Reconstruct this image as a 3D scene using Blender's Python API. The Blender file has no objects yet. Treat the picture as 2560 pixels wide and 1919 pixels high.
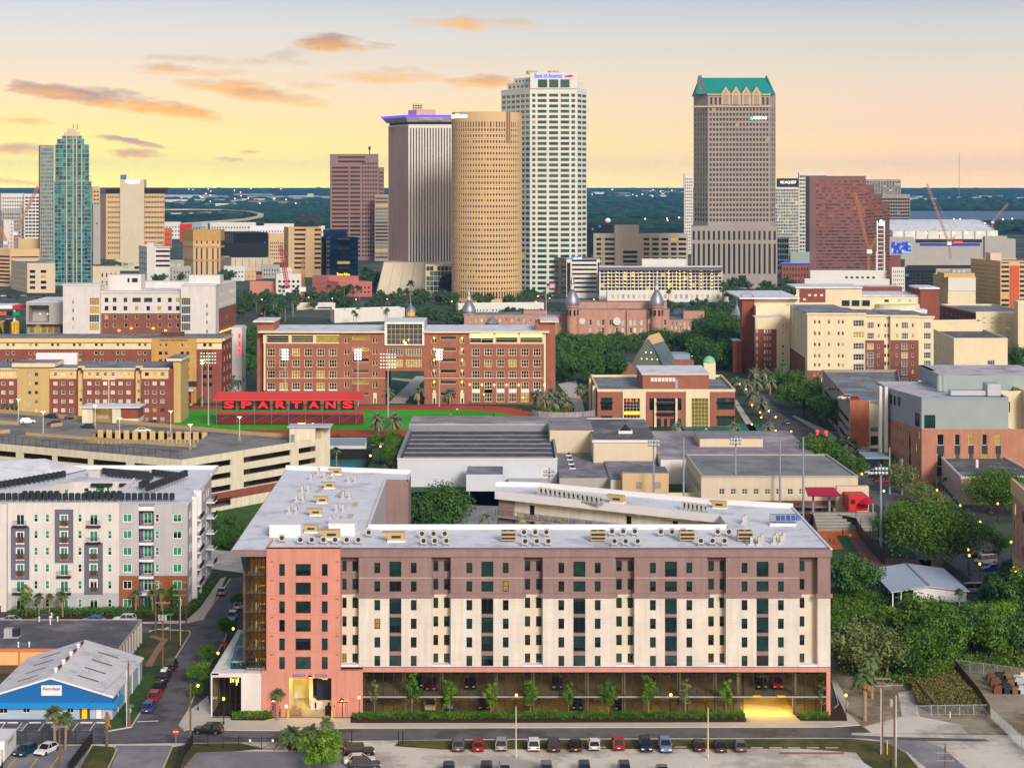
import bpy,math,random
from mathutils import Vector,Matrix
random.seed(7)
R=math.radians
scene=bpy.context.scene
COL=scene.collection
# camera
F,CX,YH,H=4600.0,1280.0,463.0,86.0
cam_d=bpy.data.cameras.new('camera')
cam=bpy.data.objects.new('camera',cam_d)
COL.objects.link(cam)
cam.location=(0,0,H)
cam.rotation_euler=(R(90),0,0)
cam_d.sensor_fit='HORIZONTAL'
cam_d.sensor_width=36.0
cam_d.lens=36.0*F/2560.0
cam_d.shift_y=(YH-959.5)/2560.0
cam_d.clip_start=1.0
cam_d.clip_end=200000.0
scene.camera=cam
# exposure
scene.view_settings.view_transform='Standard'
scene.view_settings.look='None'
scene.view_settings.gamma=1.0
scene.view_settings.exposure=0.42
scene.cycles.max_bounces=6
scene.cycles.diffuse_bounces=3
scene.cycles.glossy_bounces=3
scene.cycles.transmission_bounces=3
scene.cycles.transparent_max_bounces=8
scene.cycles.volume_bounces=0
scene.cycles.sample_clamp_indirect=4.0
scene.cycles.caustics_reflective=False
scene.cycles.caustics_refractive=False
def lin(c):
 out=[]
 for v in c[:3]:
  v=v/255.0
  out.append(v/12.92 if v<=0.04045 else((v+0.055)/1.055)**2.4)
 return tuple(out)+(1.0,)
# sun and sky
SUN_EL,SUN_AZ=24.0,200.0
sl=bpy.data.lights.new('sun','SUN')
sl.energy=2.3
sl.angle=R(14)
sl.color=(1.0,0.94,0.88)
sun=bpy.data.objects.new('sun',sl)
COL.objects.link(sun)
sd=Vector((math.cos(R(SUN_EL))*0.36,-math.cos(R(SUN_EL))*0.93,math.sin(R(SUN_EL))))
sun.rotation_euler=sd.to_track_quat('Z','Y').to_euler()
world=bpy.data.worlds.new('World')
scene.world=world
world.use_nodes=True
wn,wl=world.node_tree.nodes,world.node_tree.links
wn.clear()
def N(nodes,kind,**kw):
 n=nodes.new(kind)
 for k,v in kw.items():
  setattr(n,k,v)
 return n
def wM(op,a,b=None,clamp=False):
 n=wn.new('ShaderNodeMath');n.operation=op;n.use_clamp=clamp
 for i,v in enumerate((a,b)):
  if v is None:continue
  if isinstance(v,(int,float)):n.inputs[i].default_value=v
  else:wl.new(v,n.inputs[i])
 return n.outputs[0]
def wmix(f,a,b):
 n=wn.new('ShaderNodeMix');n.data_type='RGBA';n.clamp_factor=True
 if isinstance(f,(int,float)):n.inputs[0].default_value=f
 else:wl.new(f,n.inputs[0])
 for i,v in((6,a),(7,b)):
  if isinstance(v,tuple):n.inputs[i].default_value=v
  else:wl.new(v,n.inputs[i])
 return n.outputs[2]
def wramp(val,stops):
 n=wn.new('ShaderNodeValToRGB');wl.new(val,n.inputs[0])
 e=n.color_ramp.elements
 while len(e)>1:e.remove(e[-1])
 e[0].position,e[0].color=stops[0][0],stops[0][1]
 for p,c in stops[1:]:
  k=e.new(p);k.color=c
 return n.outputs[0]
tc=wn.new('ShaderNodeTexCoord')
sx=wn.new('ShaderNodeSeparateXYZ');wl.new(tc.outputs['Generated'],sx.inputs[0])
dx,dy,dz=sx.outputs[0],sx.outputs[1],sx.outputs[2]
ay=wM('MAXIMUM',wM('ABSOLUTE',dy),0.02)
U=wM('DIVIDE',dx,ay)
V=wM('DIVIDE',dz,ay)
elev=wM('MULTIPLY',dz,5.0,True)
def S(*st):return[(p,lin(c))for p,c in st]
left=wramp(elev,S((0,(255,240,126)),(.09,(255,236,134)),(.18,(255,230,160)),(.28,(250,226,194)),(.38,(240,228,214)),(.47,(218,220,220)),(.56,(184,198,210)),(1,(160,182,206))))
right=wramp(elev,S((0,(250,206,158)),(.10,(248,208,166)),(.22,(240,213,187)),(.33,(232,218,200)),(.42,(216,213,209)),(.5,(192,198,207)),(.58,(168,182,200)),(1,(150,172,200))))
band=wmix(wM('ADD',wM('MULTIPLY',U,2.3),0.5,True),left,right)
def vnoise(scale,sxx,syy,detail=5.0,seed=0.0):
 cv=wn.new('ShaderNodeCombineXYZ')
 wl.new(wM('MULTIPLY',U,sxx),cv.inputs[0]);wl.new(wM('MULTIPLY',V,syy),cv.inputs[1]);cv.inputs[2].default_value=seed
 n=wn.new('ShaderNodeTexNoise');n.inputs['Scale'].default_value=scale;n.inputs['Detail'].default_value=detail
 n.inputs['Roughness'].default_value=0.6
 wl.new(cv.outputs[0],n.inputs['Vector'])
 return n.outputs['Fac']
nz=vnoise(1.0,28.0,110.0,6.0,3.1)
nz2=vnoise(1.0,60.0,60.0,3.0,9.0)
Vw=wM('ADD',V,wM('MULTIPLY',wM('SUBTRACT',nz2,0.5),0.006))
clouds=[(215,238,150,19,.10,.9,1.0),(400,272,130,17,.12,.12,1.0),(130,225,80,12,.12,.55,.8),(860,108,100,22,.05,.55,1.0),(480,176,110,12,.04,.25,.7),(560,215,110,16,.03,.1,.75),(700,245,110,17,.10,.28,.85),(1010,190,150,15,.02,.05,.6),(1190,203,90,14,.03,.3,1.0),(1220,60,150,14,.04,.05,.55),(330,355,70,7,.16,.8,.9),(345,383,75,9,.08,.55,1.0),(570,398,36,5,.0,.5,.8),(622,381,30,4,.02,.5,.8),(30,370,90,16,.10,.6,.9),(30,455,75,7,.06,.3,.9),(60,302,60,7,.05,.05,.6),(760,210,60,10,.03,.1,.6),(560,150,160,9,.03,.85,.45),(700,140,70,12,-.1,.8,.3)]
skyc=band
for(px,py,hw,hh,sl_,pp,st_)in clouds:
 u0,v0=(px-CX)/F,(YH-py)/F
 du=wM('SUBTRACT',U,u0)
 dv=wM('ADD',wM('SUBTRACT',Vw,v0),wM('MULTIPLY',du,sl_))
 eu=wM('DIVIDE',du,hw/F*1.3);ev=wM('DIVIDE',dv,hh/F*1.4)
 r2=wM('ADD',wM('MULTIPLY',eu,eu),wM('MULTIPLY',ev,ev))
 m=wM('SUBTRACT',1.0,r2)
 m=wM('ADD',m,wM('MULTIPLY',wM('SUBTRACT',nz,0.50),4.2))
 m=wM('MULTIPLY',m,.95*st_,True)
 m=wM('MULTIPLY',m,wM('GREATER_THAN',dy,0.0))
 tint=wM('ADD',wM('MULTIPLY',ev,0.55),pp,True)
 cc=wmix(tint,lin((255,190,98)),lin((186,152,148)))
 skyc=wmix(m,skyc,cc)
nish=wn.new('ShaderNodeTexSky');nish.sky_type='NISHITA';nish.sun_disc=False
nish.sun_elevation=R(SUN_EL);nish.sun_rotation=R(180-21);nish.air_density=1.2;nish.dust_density=2.0
nscale=wn.new('ShaderNodeMix');nscale.data_type='RGBA';nscale.blend_type='MULTIPLY';nscale.inputs[0].default_value=1.0
wl.new(nish.outputs[0],nscale.inputs[6]);nscale.inputs[7].default_value=(0.98,0.86,0.80,1)
bg1=wn.new('ShaderNodeBackground');wl.new(nscale.outputs[2],bg1.inputs[0]);bg1.inputs[1].default_value=0.12
west=wmix(wM('MULTIPLY',dz,2.6,True),lin((255,190,130)),lin((222,214,214)))
west=wmix(wM('MULTIPLY',dz,1.0,True),west,lin((200,205,222)))
skd=wn.new('ShaderNodeMix');skd.data_type='RGBA';skd.blend_type='MULTIPLY';skd.inputs[0].default_value=1.0;wl.new(skyc,skd.inputs[6]);kf=wramp(elev,[(0,(1.5,1.43,1.15,1)),(.06,(1.24,1.19,1.04,1)),(.16,(.98,.96,.91,1)),(.35,(.81,.81,.81,1))]);wl.new(kf,skd.inputs[7]);skyc=skd.outputs[2]
east=wmix(wM('MULTIPLY',wM('SUBTRACT',dz,0.115),6.0,True),skyc,lin((206,213,226)))
cust=wmix(wM('ADD',wM('MULTIPLY',dy,3.0),0.5,True),west,east)
bg2=wn.new('ShaderNodeBackground');wl.new(cust,bg2.inputs[0]);bg2.inputs[1].default_value=1.0
mx=wn.new('ShaderNodeMixShader')
wl.new(wM('MULTIPLY',wM('SUBTRACT',dz,0.12),2.5,True),mx.inputs[0])
wl.new(bg2.outputs[0],mx.inputs[1]);wl.new(bg1.outputs[0],mx.inputs[2])
wo=wn.new('ShaderNodeOutputWorld');wl.new(mx.outputs[0],wo.inputs[0])
# where things are: photo measurements -> metres
def G(px,py,z=0.0):
 "point of the horizontal plane z seen at a photo position"
 Y=F*(H-z)/(py-YH)
 return((px-CX)*Y/F,Y)
def GF(px,py):
 'point of the land: flat to 6100 m, then rising gently to the horizon'
 if py>527:return(*G(px,py),0.0)
 Y=615200/(py-427)
 return((px-CX)*Y/F,Y,.00783*(Y-6100))
def PX(px,Y):return(px-CX)*Y/F
def PZ(py,Y):return H-(py-YH)*Y/F
def PP(px,Y):return((px-CX)*Y/F,Y)
# materials
MATS={}
def pR(name):
 m=bpy.data.materials.new(name);m.use_nodes=True
 nt=m.node_tree
 return m,nt.nodes,nt.links,nt.nodes['Principled BSDF']
def mat(name,rgb,rough=.8,var=.10,scale=.25,streak=0.0,metal=0.0,bump=0.0,bscale=3.0,wave=None,spec=.35,second=None,sec_scale=.05,sec_cut=.55,objcol=False,island=0.0,panel=None):
 "opaque surface: base colour with cloudy variation, optional rain streaks, ribs (wave) and patches of a second colour"
 if name in MATS:return MATS[name]
 m,n,l,b=pR(name)
 tcn=n.new('ShaderNodeTexCoord')
 no=n.new('ShaderNodeTexNoise');no.inputs['Scale'].default_value=scale;no.inputs['Detail'].default_value=6;no.inputs['Roughness'].default_value=.65
 l.new(tcn.outputs['Object'],no.inputs['Vector'])
 c=lin(rgb)
 def mixn(f,a,bb,blend='MIX'):
  x=n.new('ShaderNodeMix');x.data_type='RGBA';x.blend_type=blend;x.clamp_factor=True
  for i,v in((0,f),(6,a),(7,bb)):
   if isinstance(v,(int,float,tuple)):x.inputs[i].default_value=v
   else:l.new(v,x.inputs[i])
  return x.outputs[2]
 def rng(sock,lo,hi,a=0.0,bb=1.0):
  x=n.new('ShaderNodeMapRange');l.new(sock,x.inputs[0])
  x.inputs[1].default_value=lo;x.inputs[2].default_value=hi;x.inputs[3].default_value=a;x.inputs[4].default_value=bb
  return x.outputs[0]
 if objcol:
  oi=n.new('ShaderNodeObjectInfo');base=oi.outputs['Color']
 else:
  base=c
 if second is not None:
  n2=n.new('ShaderNodeTexNoise');n2.inputs['Scale'].default_value=sec_scale;n2.inputs['Detail'].default_value=5;n2.inputs['Roughness'].default_value=.7
  l.new(tcn.outputs['Object'],n2.inputs['Vector'])
  base=mixn(rng(n2.outputs['Fac'],sec_cut-.06,sec_cut+.06),base,lin(second))
 g=rng(no.outputs['Fac'],.3,.7,1-var,1+var)
 if island:
  ge=n.new('ShaderNodeNewGeometry')
  g2=rng(ge.outputs['Random Per Island'],0,1,1-island,1+island)
  mm=n.new('ShaderNodeMath');mm.operation='MULTIPLY';l.new(g,mm.inputs[0]);l.new(g2,mm.inputs[1]);g=mm.outputs[0]
 if streak:
  mp=n.new('ShaderNodeMapping');mp.inputs['Scale'].default_value=(1.1,1.1,.09)
  l.new(tcn.outputs['Object'],mp.inputs[0])
  ns=n.new('ShaderNodeTexNoise');ns.inputs['Scale'].default_value=1.0;ns.inputs['Detail'].default_value=4
  l.new(mp.outputs[0],ns.inputs['Vector'])
  g2=rng(ns.outputs['Fac'],.35,.75,1+streak*.4,1-streak)
  mm=n.new('ShaderNodeMath');mm.operation='MULTIPLY';l.new(g,mm.inputs[0]);l.new(g2,mm.inputs[1]);g=mm.outputs[0]
 cb=n.new('ShaderNodeCombineColor')
 for i in range(3):l.new(g,cb.inputs[i])
 colr=mixn(1.0,base,cb.outputs[0],'MULTIPLY')
 if panel:
  sp3=n.new('ShaderNodeSeparateXYZ');l.new(tcn.outputs['Object'],sp3.inputs[0])
  ad=n.new('ShaderNodeMath');ad.operation='ADD';l.new(sp3.outputs[0],ad.inputs[0]);l.new(sp3.outputs[1],ad.inputs[1])
  cv=n.new('ShaderNodeCombineXYZ');l.new(ad.outputs[0],cv.inputs[0]);l.new(sp3.outputs[2],cv.inputs[1])
  bt_=n.new('ShaderNodeTexBrick');bt_.offset=panel[3]if len(panel)>3 else 0.0;l.new(cv.outputs[0],bt_.inputs['Vector'])
  for k,v in(('Scale',1.0),('Mortar Size',.035),('Mortar Smooth',.1),('Brick Width',panel[0]),('Row Height',panel[1]),('Color1',(1,1,1,1)),('Color2',(.965,.965,.965,1)),('Mortar',(1-panel[2],)*3+(1,))):bt_.inputs[k].default_value=v
  colr=mixn(1.0,colr,bt_.outputs['Color'],'MULTIPLY')
 if wave:
  ax,wsc,amt=wave
  wv=n.new('ShaderNodeTexWave');wv.wave_type='BANDS';wv.bands_direction=ax;wv.inputs['Scale'].default_value=wsc
  l.new(tcn.outputs['Object'],wv.inputs['Vector'])
  w2=rng(wv.outputs['Fac'],0,.35,1-amt,1.0)
  cb2=n.new('ShaderNodeCombineColor')
  for i in range(3):l.new(w2,cb2.inputs[i])
  colr=mixn(1.0,colr,cb2.outputs[0],'MULTIPLY')
 l.new(colr,b.inputs['Base Color'])
 b.inputs['Roughness'].default_value=rough
 b.inputs['Metallic'].default_value=metal
 b.inputs['Specular IOR Level'].default_value=spec
 if bump:
  nb=n.new('ShaderNodeTexNoise');nb.inputs['Scale'].default_value=bscale;nb.inputs['Detail'].default_value=4
  l.new(tcn.outputs['Object'],nb.inputs['Vector'])
  bp=n.new('ShaderNodeBump');bp.inputs['Strength'].default_value=bump;bp.inputs['Distance'].default_value=.2
  l.new(nb.outputs['Fac'],bp.inputs['Height']);l.new(bp.outputs[0],b.inputs['Normal'])
 MATS[name]=m
 return m
def brick(name,rgb,mortar=(150,130,115),var=.12):
 if name in MATS:return MATS[name]
 m=mat(name,rgb,.85,var,.35,streak=.10)
 n,l=m.node_tree.nodes,m.node_tree.links
 b=n['Principled BSDF']
 old=b.inputs['Base Color'].links[0].from_socket
 tcn=n.new('ShaderNodeTexCoord')
 ns=n.new('ShaderNodeTexNoise');ns.inputs['Scale'].default_value=1;ns.inputs['Detail'].default_value=2
 mp=n.new('ShaderNodeMapping');mp.inputs['Scale'].default_value=(.9,.9,7)
 l.new(tcn.outputs['Object'],mp.inputs[0]);l.new(mp.outputs[0],ns.inputs['Vector'])
 r=n.new('ShaderNodeMapRange');l.new(ns.outputs['Fac'],r.inputs[0])
 r.inputs[1].default_value=.45;r.inputs[2].default_value=.8;r.inputs[3].default_value=0;r.inputs[4].default_value=.35
 x=n.new('ShaderNodeMix');x.data_type='RGBA';l.new(r.outputs[0],x.inputs[0]);l.new(old,x.inputs[6]);x.inputs[7].default_value=lin(mortar)
 l.new(x.outputs[2],b.inputs['Base Color'])
 return m
def gS(name,cols,lit=0.0,litcol=(255,200,90),litpow=1.0,rough=.06,ior=1.75,metal=0.0,blind=None):
 "window glass seen from outside: dark rooms behind, each pane its own tone, a share of the rooms lit"
 if name in MATS:return MATS[name]
 m,n,l,b=pR(name)
 oi=n.new('ShaderNodeObjectInfo');ge=n.new('ShaderNodeNewGeometry')
 a=n.new('ShaderNodeMath');a.operation='ADD';l.new(oi.outputs['Random'],a.inputs[0]);l.new(ge.outputs['Random Per Island'],a.inputs[1])
 fr=n.new('ShaderNodeMath');fr.operation='FRACT';l.new(a.outputs[0],fr.inputs[0])
 rp=n.new('ShaderNodeValToRGB');rp.color_ramp.interpolation='CONSTANT';l.new(fr.outputs[0],rp.inputs[0])
 e=rp.color_ramp.elements
 e.remove(e[1])
 for i,c in enumerate(cols):
  k=e[0]if i==0 else e.new(i/len(cols))
  k.position=i/len(cols);k.color=lin(c)
 tcn=n.new('ShaderNodeTexCoord')
 no=n.new('ShaderNodeTexNoise');no.inputs['Scale'].default_value=.9;no.inputs['Detail'].default_value=3
 l.new(tcn.outputs['Object'],no.inputs['Vector'])
 mr=n.new('ShaderNodeMapRange');l.new(no.outputs['Fac'],mr.inputs[0]);mr.inputs[1].default_value=.3;mr.inputs[2].default_value=.7
 mr.inputs[3].default_value=.7;mr.inputs[4].default_value=1.3
 x=n.new('ShaderNodeMix');x.data_type='RGBA';x.blend_type='MULTIPLY';x.inputs[0].default_value=1
 cb=n.new('ShaderNodeCombineColor')
 for i in range(3):l.new(mr.outputs[0],cb.inputs[i])
 src=rp.outputs[0]
 if blind:
  sz=n.new('ShaderNodeSeparateXYZ');l.new(tcn.outputs['Generated'],sz.inputs[0])
  bm_=n.new('ShaderNodeMath');bm_.operation='MULTIPLY';l.new(fr.outputs[0],bm_.inputs[0]);bm_.inputs[1].default_value=13.7
  bf=n.new('ShaderNodeMath');bf.operation='FRACT';l.new(bm_.outputs[0],bf.inputs[0])
  bg_=n.new('ShaderNodeMath');bg_.operation='GREATER_THAN';l.new(sz.outputs[2],bg_.inputs[0]);l.new(bf.outputs[0],bg_.inputs[1])
  bx_=n.new('ShaderNodeMix');bx_.data_type='RGBA';l.new(bg_.outputs[0],bx_.inputs[0]);l.new(src,bx_.inputs[6]);bx_.inputs[7].default_value=lin(blind);src=bx_.outputs[2]
 l.new(src,x.inputs[6]);l.new(cb.outputs[0],x.inputs[7])
 l.new(x.outputs[2],b.inputs['Base Color'])
 b.inputs['Roughness'].default_value=rough;b.inputs['IOR'].default_value=ior;b.inputs['Metallic'].default_value=metal
 b.inputs['Specular IOR Level'].default_value=.5
 nb=n.new('ShaderNodeTexNoise');nb.inputs['Scale'].default_value=.35;nb.inputs['Detail'].default_value=1
 l.new(tcn.outputs['Object'],nb.inputs['Vector'])
 bp=n.new('ShaderNodeBump');bp.inputs['Strength'].default_value=.08;bp.inputs['Distance'].default_value=.3
 l.new(nb.outputs['Fac'],bp.inputs['Height']);l.new(bp.outputs[0],b.inputs['Normal'])
 if lit:
  h=n.new('ShaderNodeMath');h.operation='MULTIPLY';l.new(fr.outputs[0],h.inputs[0]);h.inputs[1].default_value=7.31
  h2=n.new('ShaderNodeMath');h2.operation='FRACT';l.new(h.outputs[0],h2.inputs[0])
  g=n.new('ShaderNodeMath');g.operation='LESS_THAN';l.new(h2.outputs[0],g.inputs[0]);g.inputs[1].default_value=lit
  g2=n.new('ShaderNodeMath');g2.operation='MULTIPLY';l.new(g.outputs[0],g2.inputs[0]);l.new(mr.outputs[0],g2.inputs[1])
  g3=n.new('ShaderNodeMath');g3.operation='MULTIPLY';l.new(g2.outputs[0],g3.inputs[0]);g3.inputs[1].default_value=litpow
  b.inputs['Emission Color'].default_value=lin(litcol);l.new(g3.outputs[0],b.inputs['Emission Strength'])
 MATS[name]=m
 return m
def gW(name,rgb,power):
 if name in MATS:return MATS[name]
 m,n,l,b=pR(name)
 b.inputs['Base Color'].default_value=lin(rgb)
 b.inputs['Emission Color'].default_value=lin(rgb);b.inputs['Emission Strength'].default_value=power
 MATS[name]=m
 return m
def cG(name,rgb,alpha):
 if name in MATS:return MATS[name]
 m,n,l,b=pR(name)
 tr=n.new('ShaderNodeBsdfTransparent');tr.inputs[0].default_value=lin(rgb)
 b.inputs['Base Color'].default_value=(.02,.02,.02,1);b.inputs['Roughness'].default_value=.05;b.inputs['IOR'].default_value=1.6
 mxs=n.new('ShaderNodeMixShader');mxs.inputs[0].default_value=alpha
 l.new(tr.outputs[0],mxs.inputs[1]);l.new(b.outputs[0],mxs.inputs[2])
 l.new(mxs.outputs[0],n['Material Output'].inputs[0])
 MATS[name]=m
 return m
def fO(name,rgb,rgb2,var=.45):
 if name in MATS:return MATS[name]
 m,n,l,b=pR(name)
 oi=n.new('ShaderNodeObjectInfo');ge=n.new('ShaderNodeNewGeometry')
 tcn=n.new('ShaderNodeTexCoord')
 no=n.new('ShaderNodeTexNoise');no.inputs['Scale'].default_value=.55;no.inputs['Detail'].default_value=3
 l.new(tcn.outputs['Object'],no.inputs['Vector'])
 ns=n.new('ShaderNodeMapRange');l.new(no.outputs['Fac'],ns.inputs[0]);ns.inputs[1].default_value=.36;ns.inputs[2].default_value=.64
 a=n.new('ShaderNodeMath');a.operation='MULTIPLY_ADD';l.new(ge.outputs['Random Per Island'],a.inputs[0]);a.inputs[1].default_value=.5;l.new(ns.outputs[0],a.inputs[2])
 a2=n.new('ShaderNodeMath');a2.operation='MULTIPLY_ADD';l.new(oi.outputs['Random'],a2.inputs[0]);a2.inputs[1].default_value=.9;l.new(a.outputs[0],a2.inputs[2])
 mr=n.new('ShaderNodeMapRange');l.new(a2.outputs[0],mr.inputs[0]);mr.inputs[1].default_value=.2;mr.inputs[2].default_value=2.2
 x=n.new('ShaderNodeMix');x.data_type='RGBA';l.new(mr.outputs[0],x.inputs[0]);x.inputs[6].default_value=lin(rgb);x.inputs[7].default_value=lin(rgb2)
 l.new(x.outputs[2],b.inputs['Base Color'])
 b.inputs['Roughness'].default_value=.6;b.inputs['Specular IOR Level'].default_value=.25
 MATS[name]=m
 return m
# mesh and object helpers
class MB:
 def __init__(s):s.v,s.f,s.m=[],[],[]
 def poly(s,pts,m=0):
  i=len(s.v);s.v.extend(tuple(p)for p in pts);s.f.append(tuple(range(i,i+len(pts))));s.m.append(m)
 def quad(s,a,b,c,d,m=0):s.poly((a,b,c,d),m)
 def box(s,x0,y0,z0,x1,y1,z1,m=0,top=None):
  i=len(s.v)
  s.v.extend(((x0,y0,z0),(x1,y0,z0),(x1,y1,z0),(x0,y1,z0),(x0,y0,z1),(x1,y0,z1),(x1,y1,z1),(x0,y1,z1)))
  s.f.extend(((i,i+3,i+2,i+1),(i+4,i+5,i+6,i+7),(i,i+1,i+5,i+4),(i+1,i+2,i+6,i+5),(i+2,i+3,i+7,i+6),(i+3,i,i+4,i+7)))
  s.m.extend((m,m if top is None else top,m,m,m,m))
 def obox(s,o,d,u0,u1,w0,w1,z0,z1,m=0,top=None):
  "box along direction d from o: u along d, w to the right-hand outside"
  n=(d[1],-d[0])
  P=lambda u,w,z:(o[0]+d[0]*u+n[0]*w,o[1]+d[1]*u+n[1]*w,z)
  i=len(s.v)
  s.v.extend((P(u0,w1,z0),P(u1,w1,z0),P(u1,w0,z0),P(u0,w0,z0),P(u0,w1,z1),P(u1,w1,z1),P(u1,w0,z1),P(u0,w0,z1)))
  s.f.extend(((i,i+3,i+2,i+1),(i+4,i+5,i+6,i+7),(i,i+1,i+5,i+4),(i+1,i+2,i+6,i+5),(i+2,i+3,i+7,i+6),(i+3,i,i+4,i+7)))
  s.m.extend((m,m if top is None else top,m,m,m,m))
 def prism(s,pts,z0,z1,m=0,top=None,bottom=False):
  k=len(pts);i=len(s.v)
  s.v.extend((p[0],p[1],z0)for p in pts);s.v.extend((p[0],p[1],z1)for p in pts)
  for a in range(k):
   b=(a+1)%k
   s.f.append((i+a,i+b,i+k+b,i+k+a));s.m.append(m)
  s.f.append(tuple(range(i+k,i+2*k)));s.m.append(m if top is None else top)
  if bottom:s.f.append(tuple(range(i+k-1,i-1,-1)));s.m.append(m)
 def tube(s,p0,p1,r0,r1=None,n=8,m=0,cap=True):
  r1=r0 if r1 is None else r1
  p0,p1=Vector(p0),Vector(p1);d=(p1-p0)
  if d.length<1e-6:return
  d.normalize();a=d.orthogonal().normalized();b=d.cross(a)
  i=len(s.v)
  for p,r in((p0,r0),(p1,r1)):
   for k in range(n):
    t=2*math.pi*k/n
    s.v.append(tuple(p+a*(r*math.cos(t))+b*(r*math.sin(t))))
  for k in range(n):
   j=(k+1)%n
   s.f.append((i+k,i+j,i+n+j,i+n+k));s.m.append(m)
  if cap:
   s.f.append(tuple(range(i+n-1,i-1,-1)));s.m.append(m)
   s.f.append(tuple(range(i+n,i+2*n)));s.m.append(m)
 def lathe(s,c,prof,n=16,m=0):
  i=len(s.v);k=len(prof)
  for r,z in prof:
   for a in range(n):
    t=2*math.pi*a/n
    s.v.append((c[0]+r*math.cos(t),c[1]+r*math.sin(t),z))
  for q in range(k-1):
   for a in range(n):
    b=(a+1)%n
    s.f.append((i+q*n+a,i+q*n+b,i+(q+1)*n+b,i+(q+1)*n+a));s.m.append(m)
  s.f.append(tuple(range(i+(k-1)*n,i+k*n)));s.m.append(m)
 def ball(s,c,r,n=8,m=0,sz=1.0):
  k=max(4,n//2)
  s.lathe((c[0],c[1]),[(max(.001,r*math.sin(math.pi*q/k)),c[2]-r*sz*math.cos(math.pi*q/k))for q in range(k+1)],n,m)
 def mesh(s,name,mats,smooth=False):
  me=bpy.data.meshes.new(name)
  me.from_pydata(s.v,[],s.f)
  for mm in(mats if isinstance(mats,(list,tuple))else[mats]):me.materials.append(mm)
  if any(s.m):me.polygons.foreach_set('material_index',s.m)
  if smooth:me.polygons.foreach_set('use_smooth',[True]*len(s.f))
  me.update()
  return me
 def bD(s,name,mats,parent=None,smooth=False):
  return put(name,s.mesh(name,mats,smooth),parent)
def put(name,me,parent=None,loc=None,rz=0.0):
 o=bpy.data.objects.new(name,me)
 COL.objects.link(o)
 l=Vector(loc)if loc is not None else Vector((0,0,0))
 if parent is not None:
  o.parent=parent
  off=parent.get('_o')
  if off is not None:l=l-Vector(off)
  elif parent.parent is not None:pass
 o.location=l
 if rz:o.rotation_euler=(0,0,rz)
 return o
def tag(o,label=None,cat=None,group=None,kind=None):
 if label:o['label']=label
 if cat:o['category']=cat
 if group:o['group']=group
 if kind:o['kind']=kind
 return o
ROOTS=[]
def tH(name,label,cat,base=(0,0,0),group=None):
 "an Empty at the base of a thing; parts are modelled in world coordinates and hang under it"
 o=bpy.data.objects.new(name,None);COL.objects.link(o)
 o.location=base;o['_o']=list(base);o.empty_display_size=1
 tag(o,label,cat,group);ROOTS.append(o)
 return o
def pT(name,label=None,cat=None,group=None):
 o=bpy.data.objects.new(name,None);COL.objects.link(o);o.empty_display_size=1
 tag(o,label,cat,group)
 return o
USED=set()
def pL(root,loc,rz=0.0,scale=1.0,label=None,group=None,colour=None,part='body'):
 "first call moves the thing itself, later calls move a copy of it, its parts and their parts"
 if root.name in USED:
  r=root.copy();COL.objects.link(r)
  def rec(a,b):
   for ch in kids[a.name]:
    c=ch.copy();COL.objects.link(c);c.parent=b
    rec(ch,c)
  kids=KIDS[root.name]
  rec(root,r)
 else:
  USED.add(root.name);r=root
  kids={}
  def walk(a):
   kids[a.name]=list(a.children)
   for ch in a.children:walk(ch)
  walk(root);KIDS[root.name]=kids
 r.location=loc;r.rotation_euler=(0,0,rz)
 r.scale=(scale,scale,scale)if isinstance(scale,(int,float))else scale
 if label:r['label']=label
 if group:r['group']=group
 if colour is not None:
  for ch in r.children:
   if ch.name.split('.')[0]==part:ch.color=lin(colour)
  if r.type=='MESH':r.color=lin(colour)
 return r
KIDS={}
WCACHE={}
def win_meshes(w,h,st):
 key=(round(w,2),round(h,2),st)
 if key in WCACHE:return WCACHE[key]
 g,fr,fw,nx,ny=STYLES[st][:5]
 a=MB();a.quad((0,0,0),(w,0,0),(w,0,h),(0,0,h))
 gm=a.mesh('window',MATS[g])
 fm=None
 if fr:
  b=MB();t=.07
  b.box(0,-t,0,fw,.0,h);b.box(w-fw,-t,0,w,.0,h);b.box(fw,-t,0,w-fw,.0,fw);b.box(fw,-t,h-fw,w-fw,.0,h)
  mw=fw*.7
  for i in range(1,nx):b.box(w*i/nx-mw/2,-t*.8,fw,w*i/nx+mw/2,.0,h-fw)
  for i in range(1,ny):b.box(fw,-t*.7,h*i/ny-mw/2,w-fw,.0,h*i/ny+mw/2)
  fm=b.mesh('frame',MATS[fr])
 WCACHE[key]=(gm,fm)
 return WCACHE[key]
STYLES={}
COUNT,REST={},{}
def wN(root,o,d,hole,depth,st,name='window',limit=100):
 u0,z0,u1,z1=hole
 n=(d[1],-d[0])
 c=COUNT.get((root.name,name),0)
 if c<limit:
  COUNT[(root.name,name)]=c+1
  gm,fm=win_meshes(u1-u0,z1-z0,st)
  w=put(name,gm,root,(o[0]+d[0]*u0-n[0]*depth,o[1]+d[1]*u0-n[1]*depth,z0),math.atan2(d[1],d[0]))
  if fm is not None:
   f=bpy.data.objects.new('frame',fm);COL.objects.link(f);f.parent=w
 else:
  g,fr,fw,nx,ny=STYLES[st][:5]
  b=REST.setdefault((root.name,name),(MB(),root,g,fr))[0]
  P=lambda u,w_,z:(o[0]+d[0]*u-n[0]*w_,o[1]+d[1]*u-n[1]*w_,z)
  b.quad(P(u0,depth,z0),P(u1,depth,z0),P(u1,depth,z1),P(u0,depth,z1),0)
  if fr and nx>1:
   for i in range(1,nx):
    uu=u0+(u1-u0)*i/nx;b.obox(o,d,uu-fw*.35,uu+fw*.35,-depth,-depth+.06,z0,z1,1)
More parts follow.
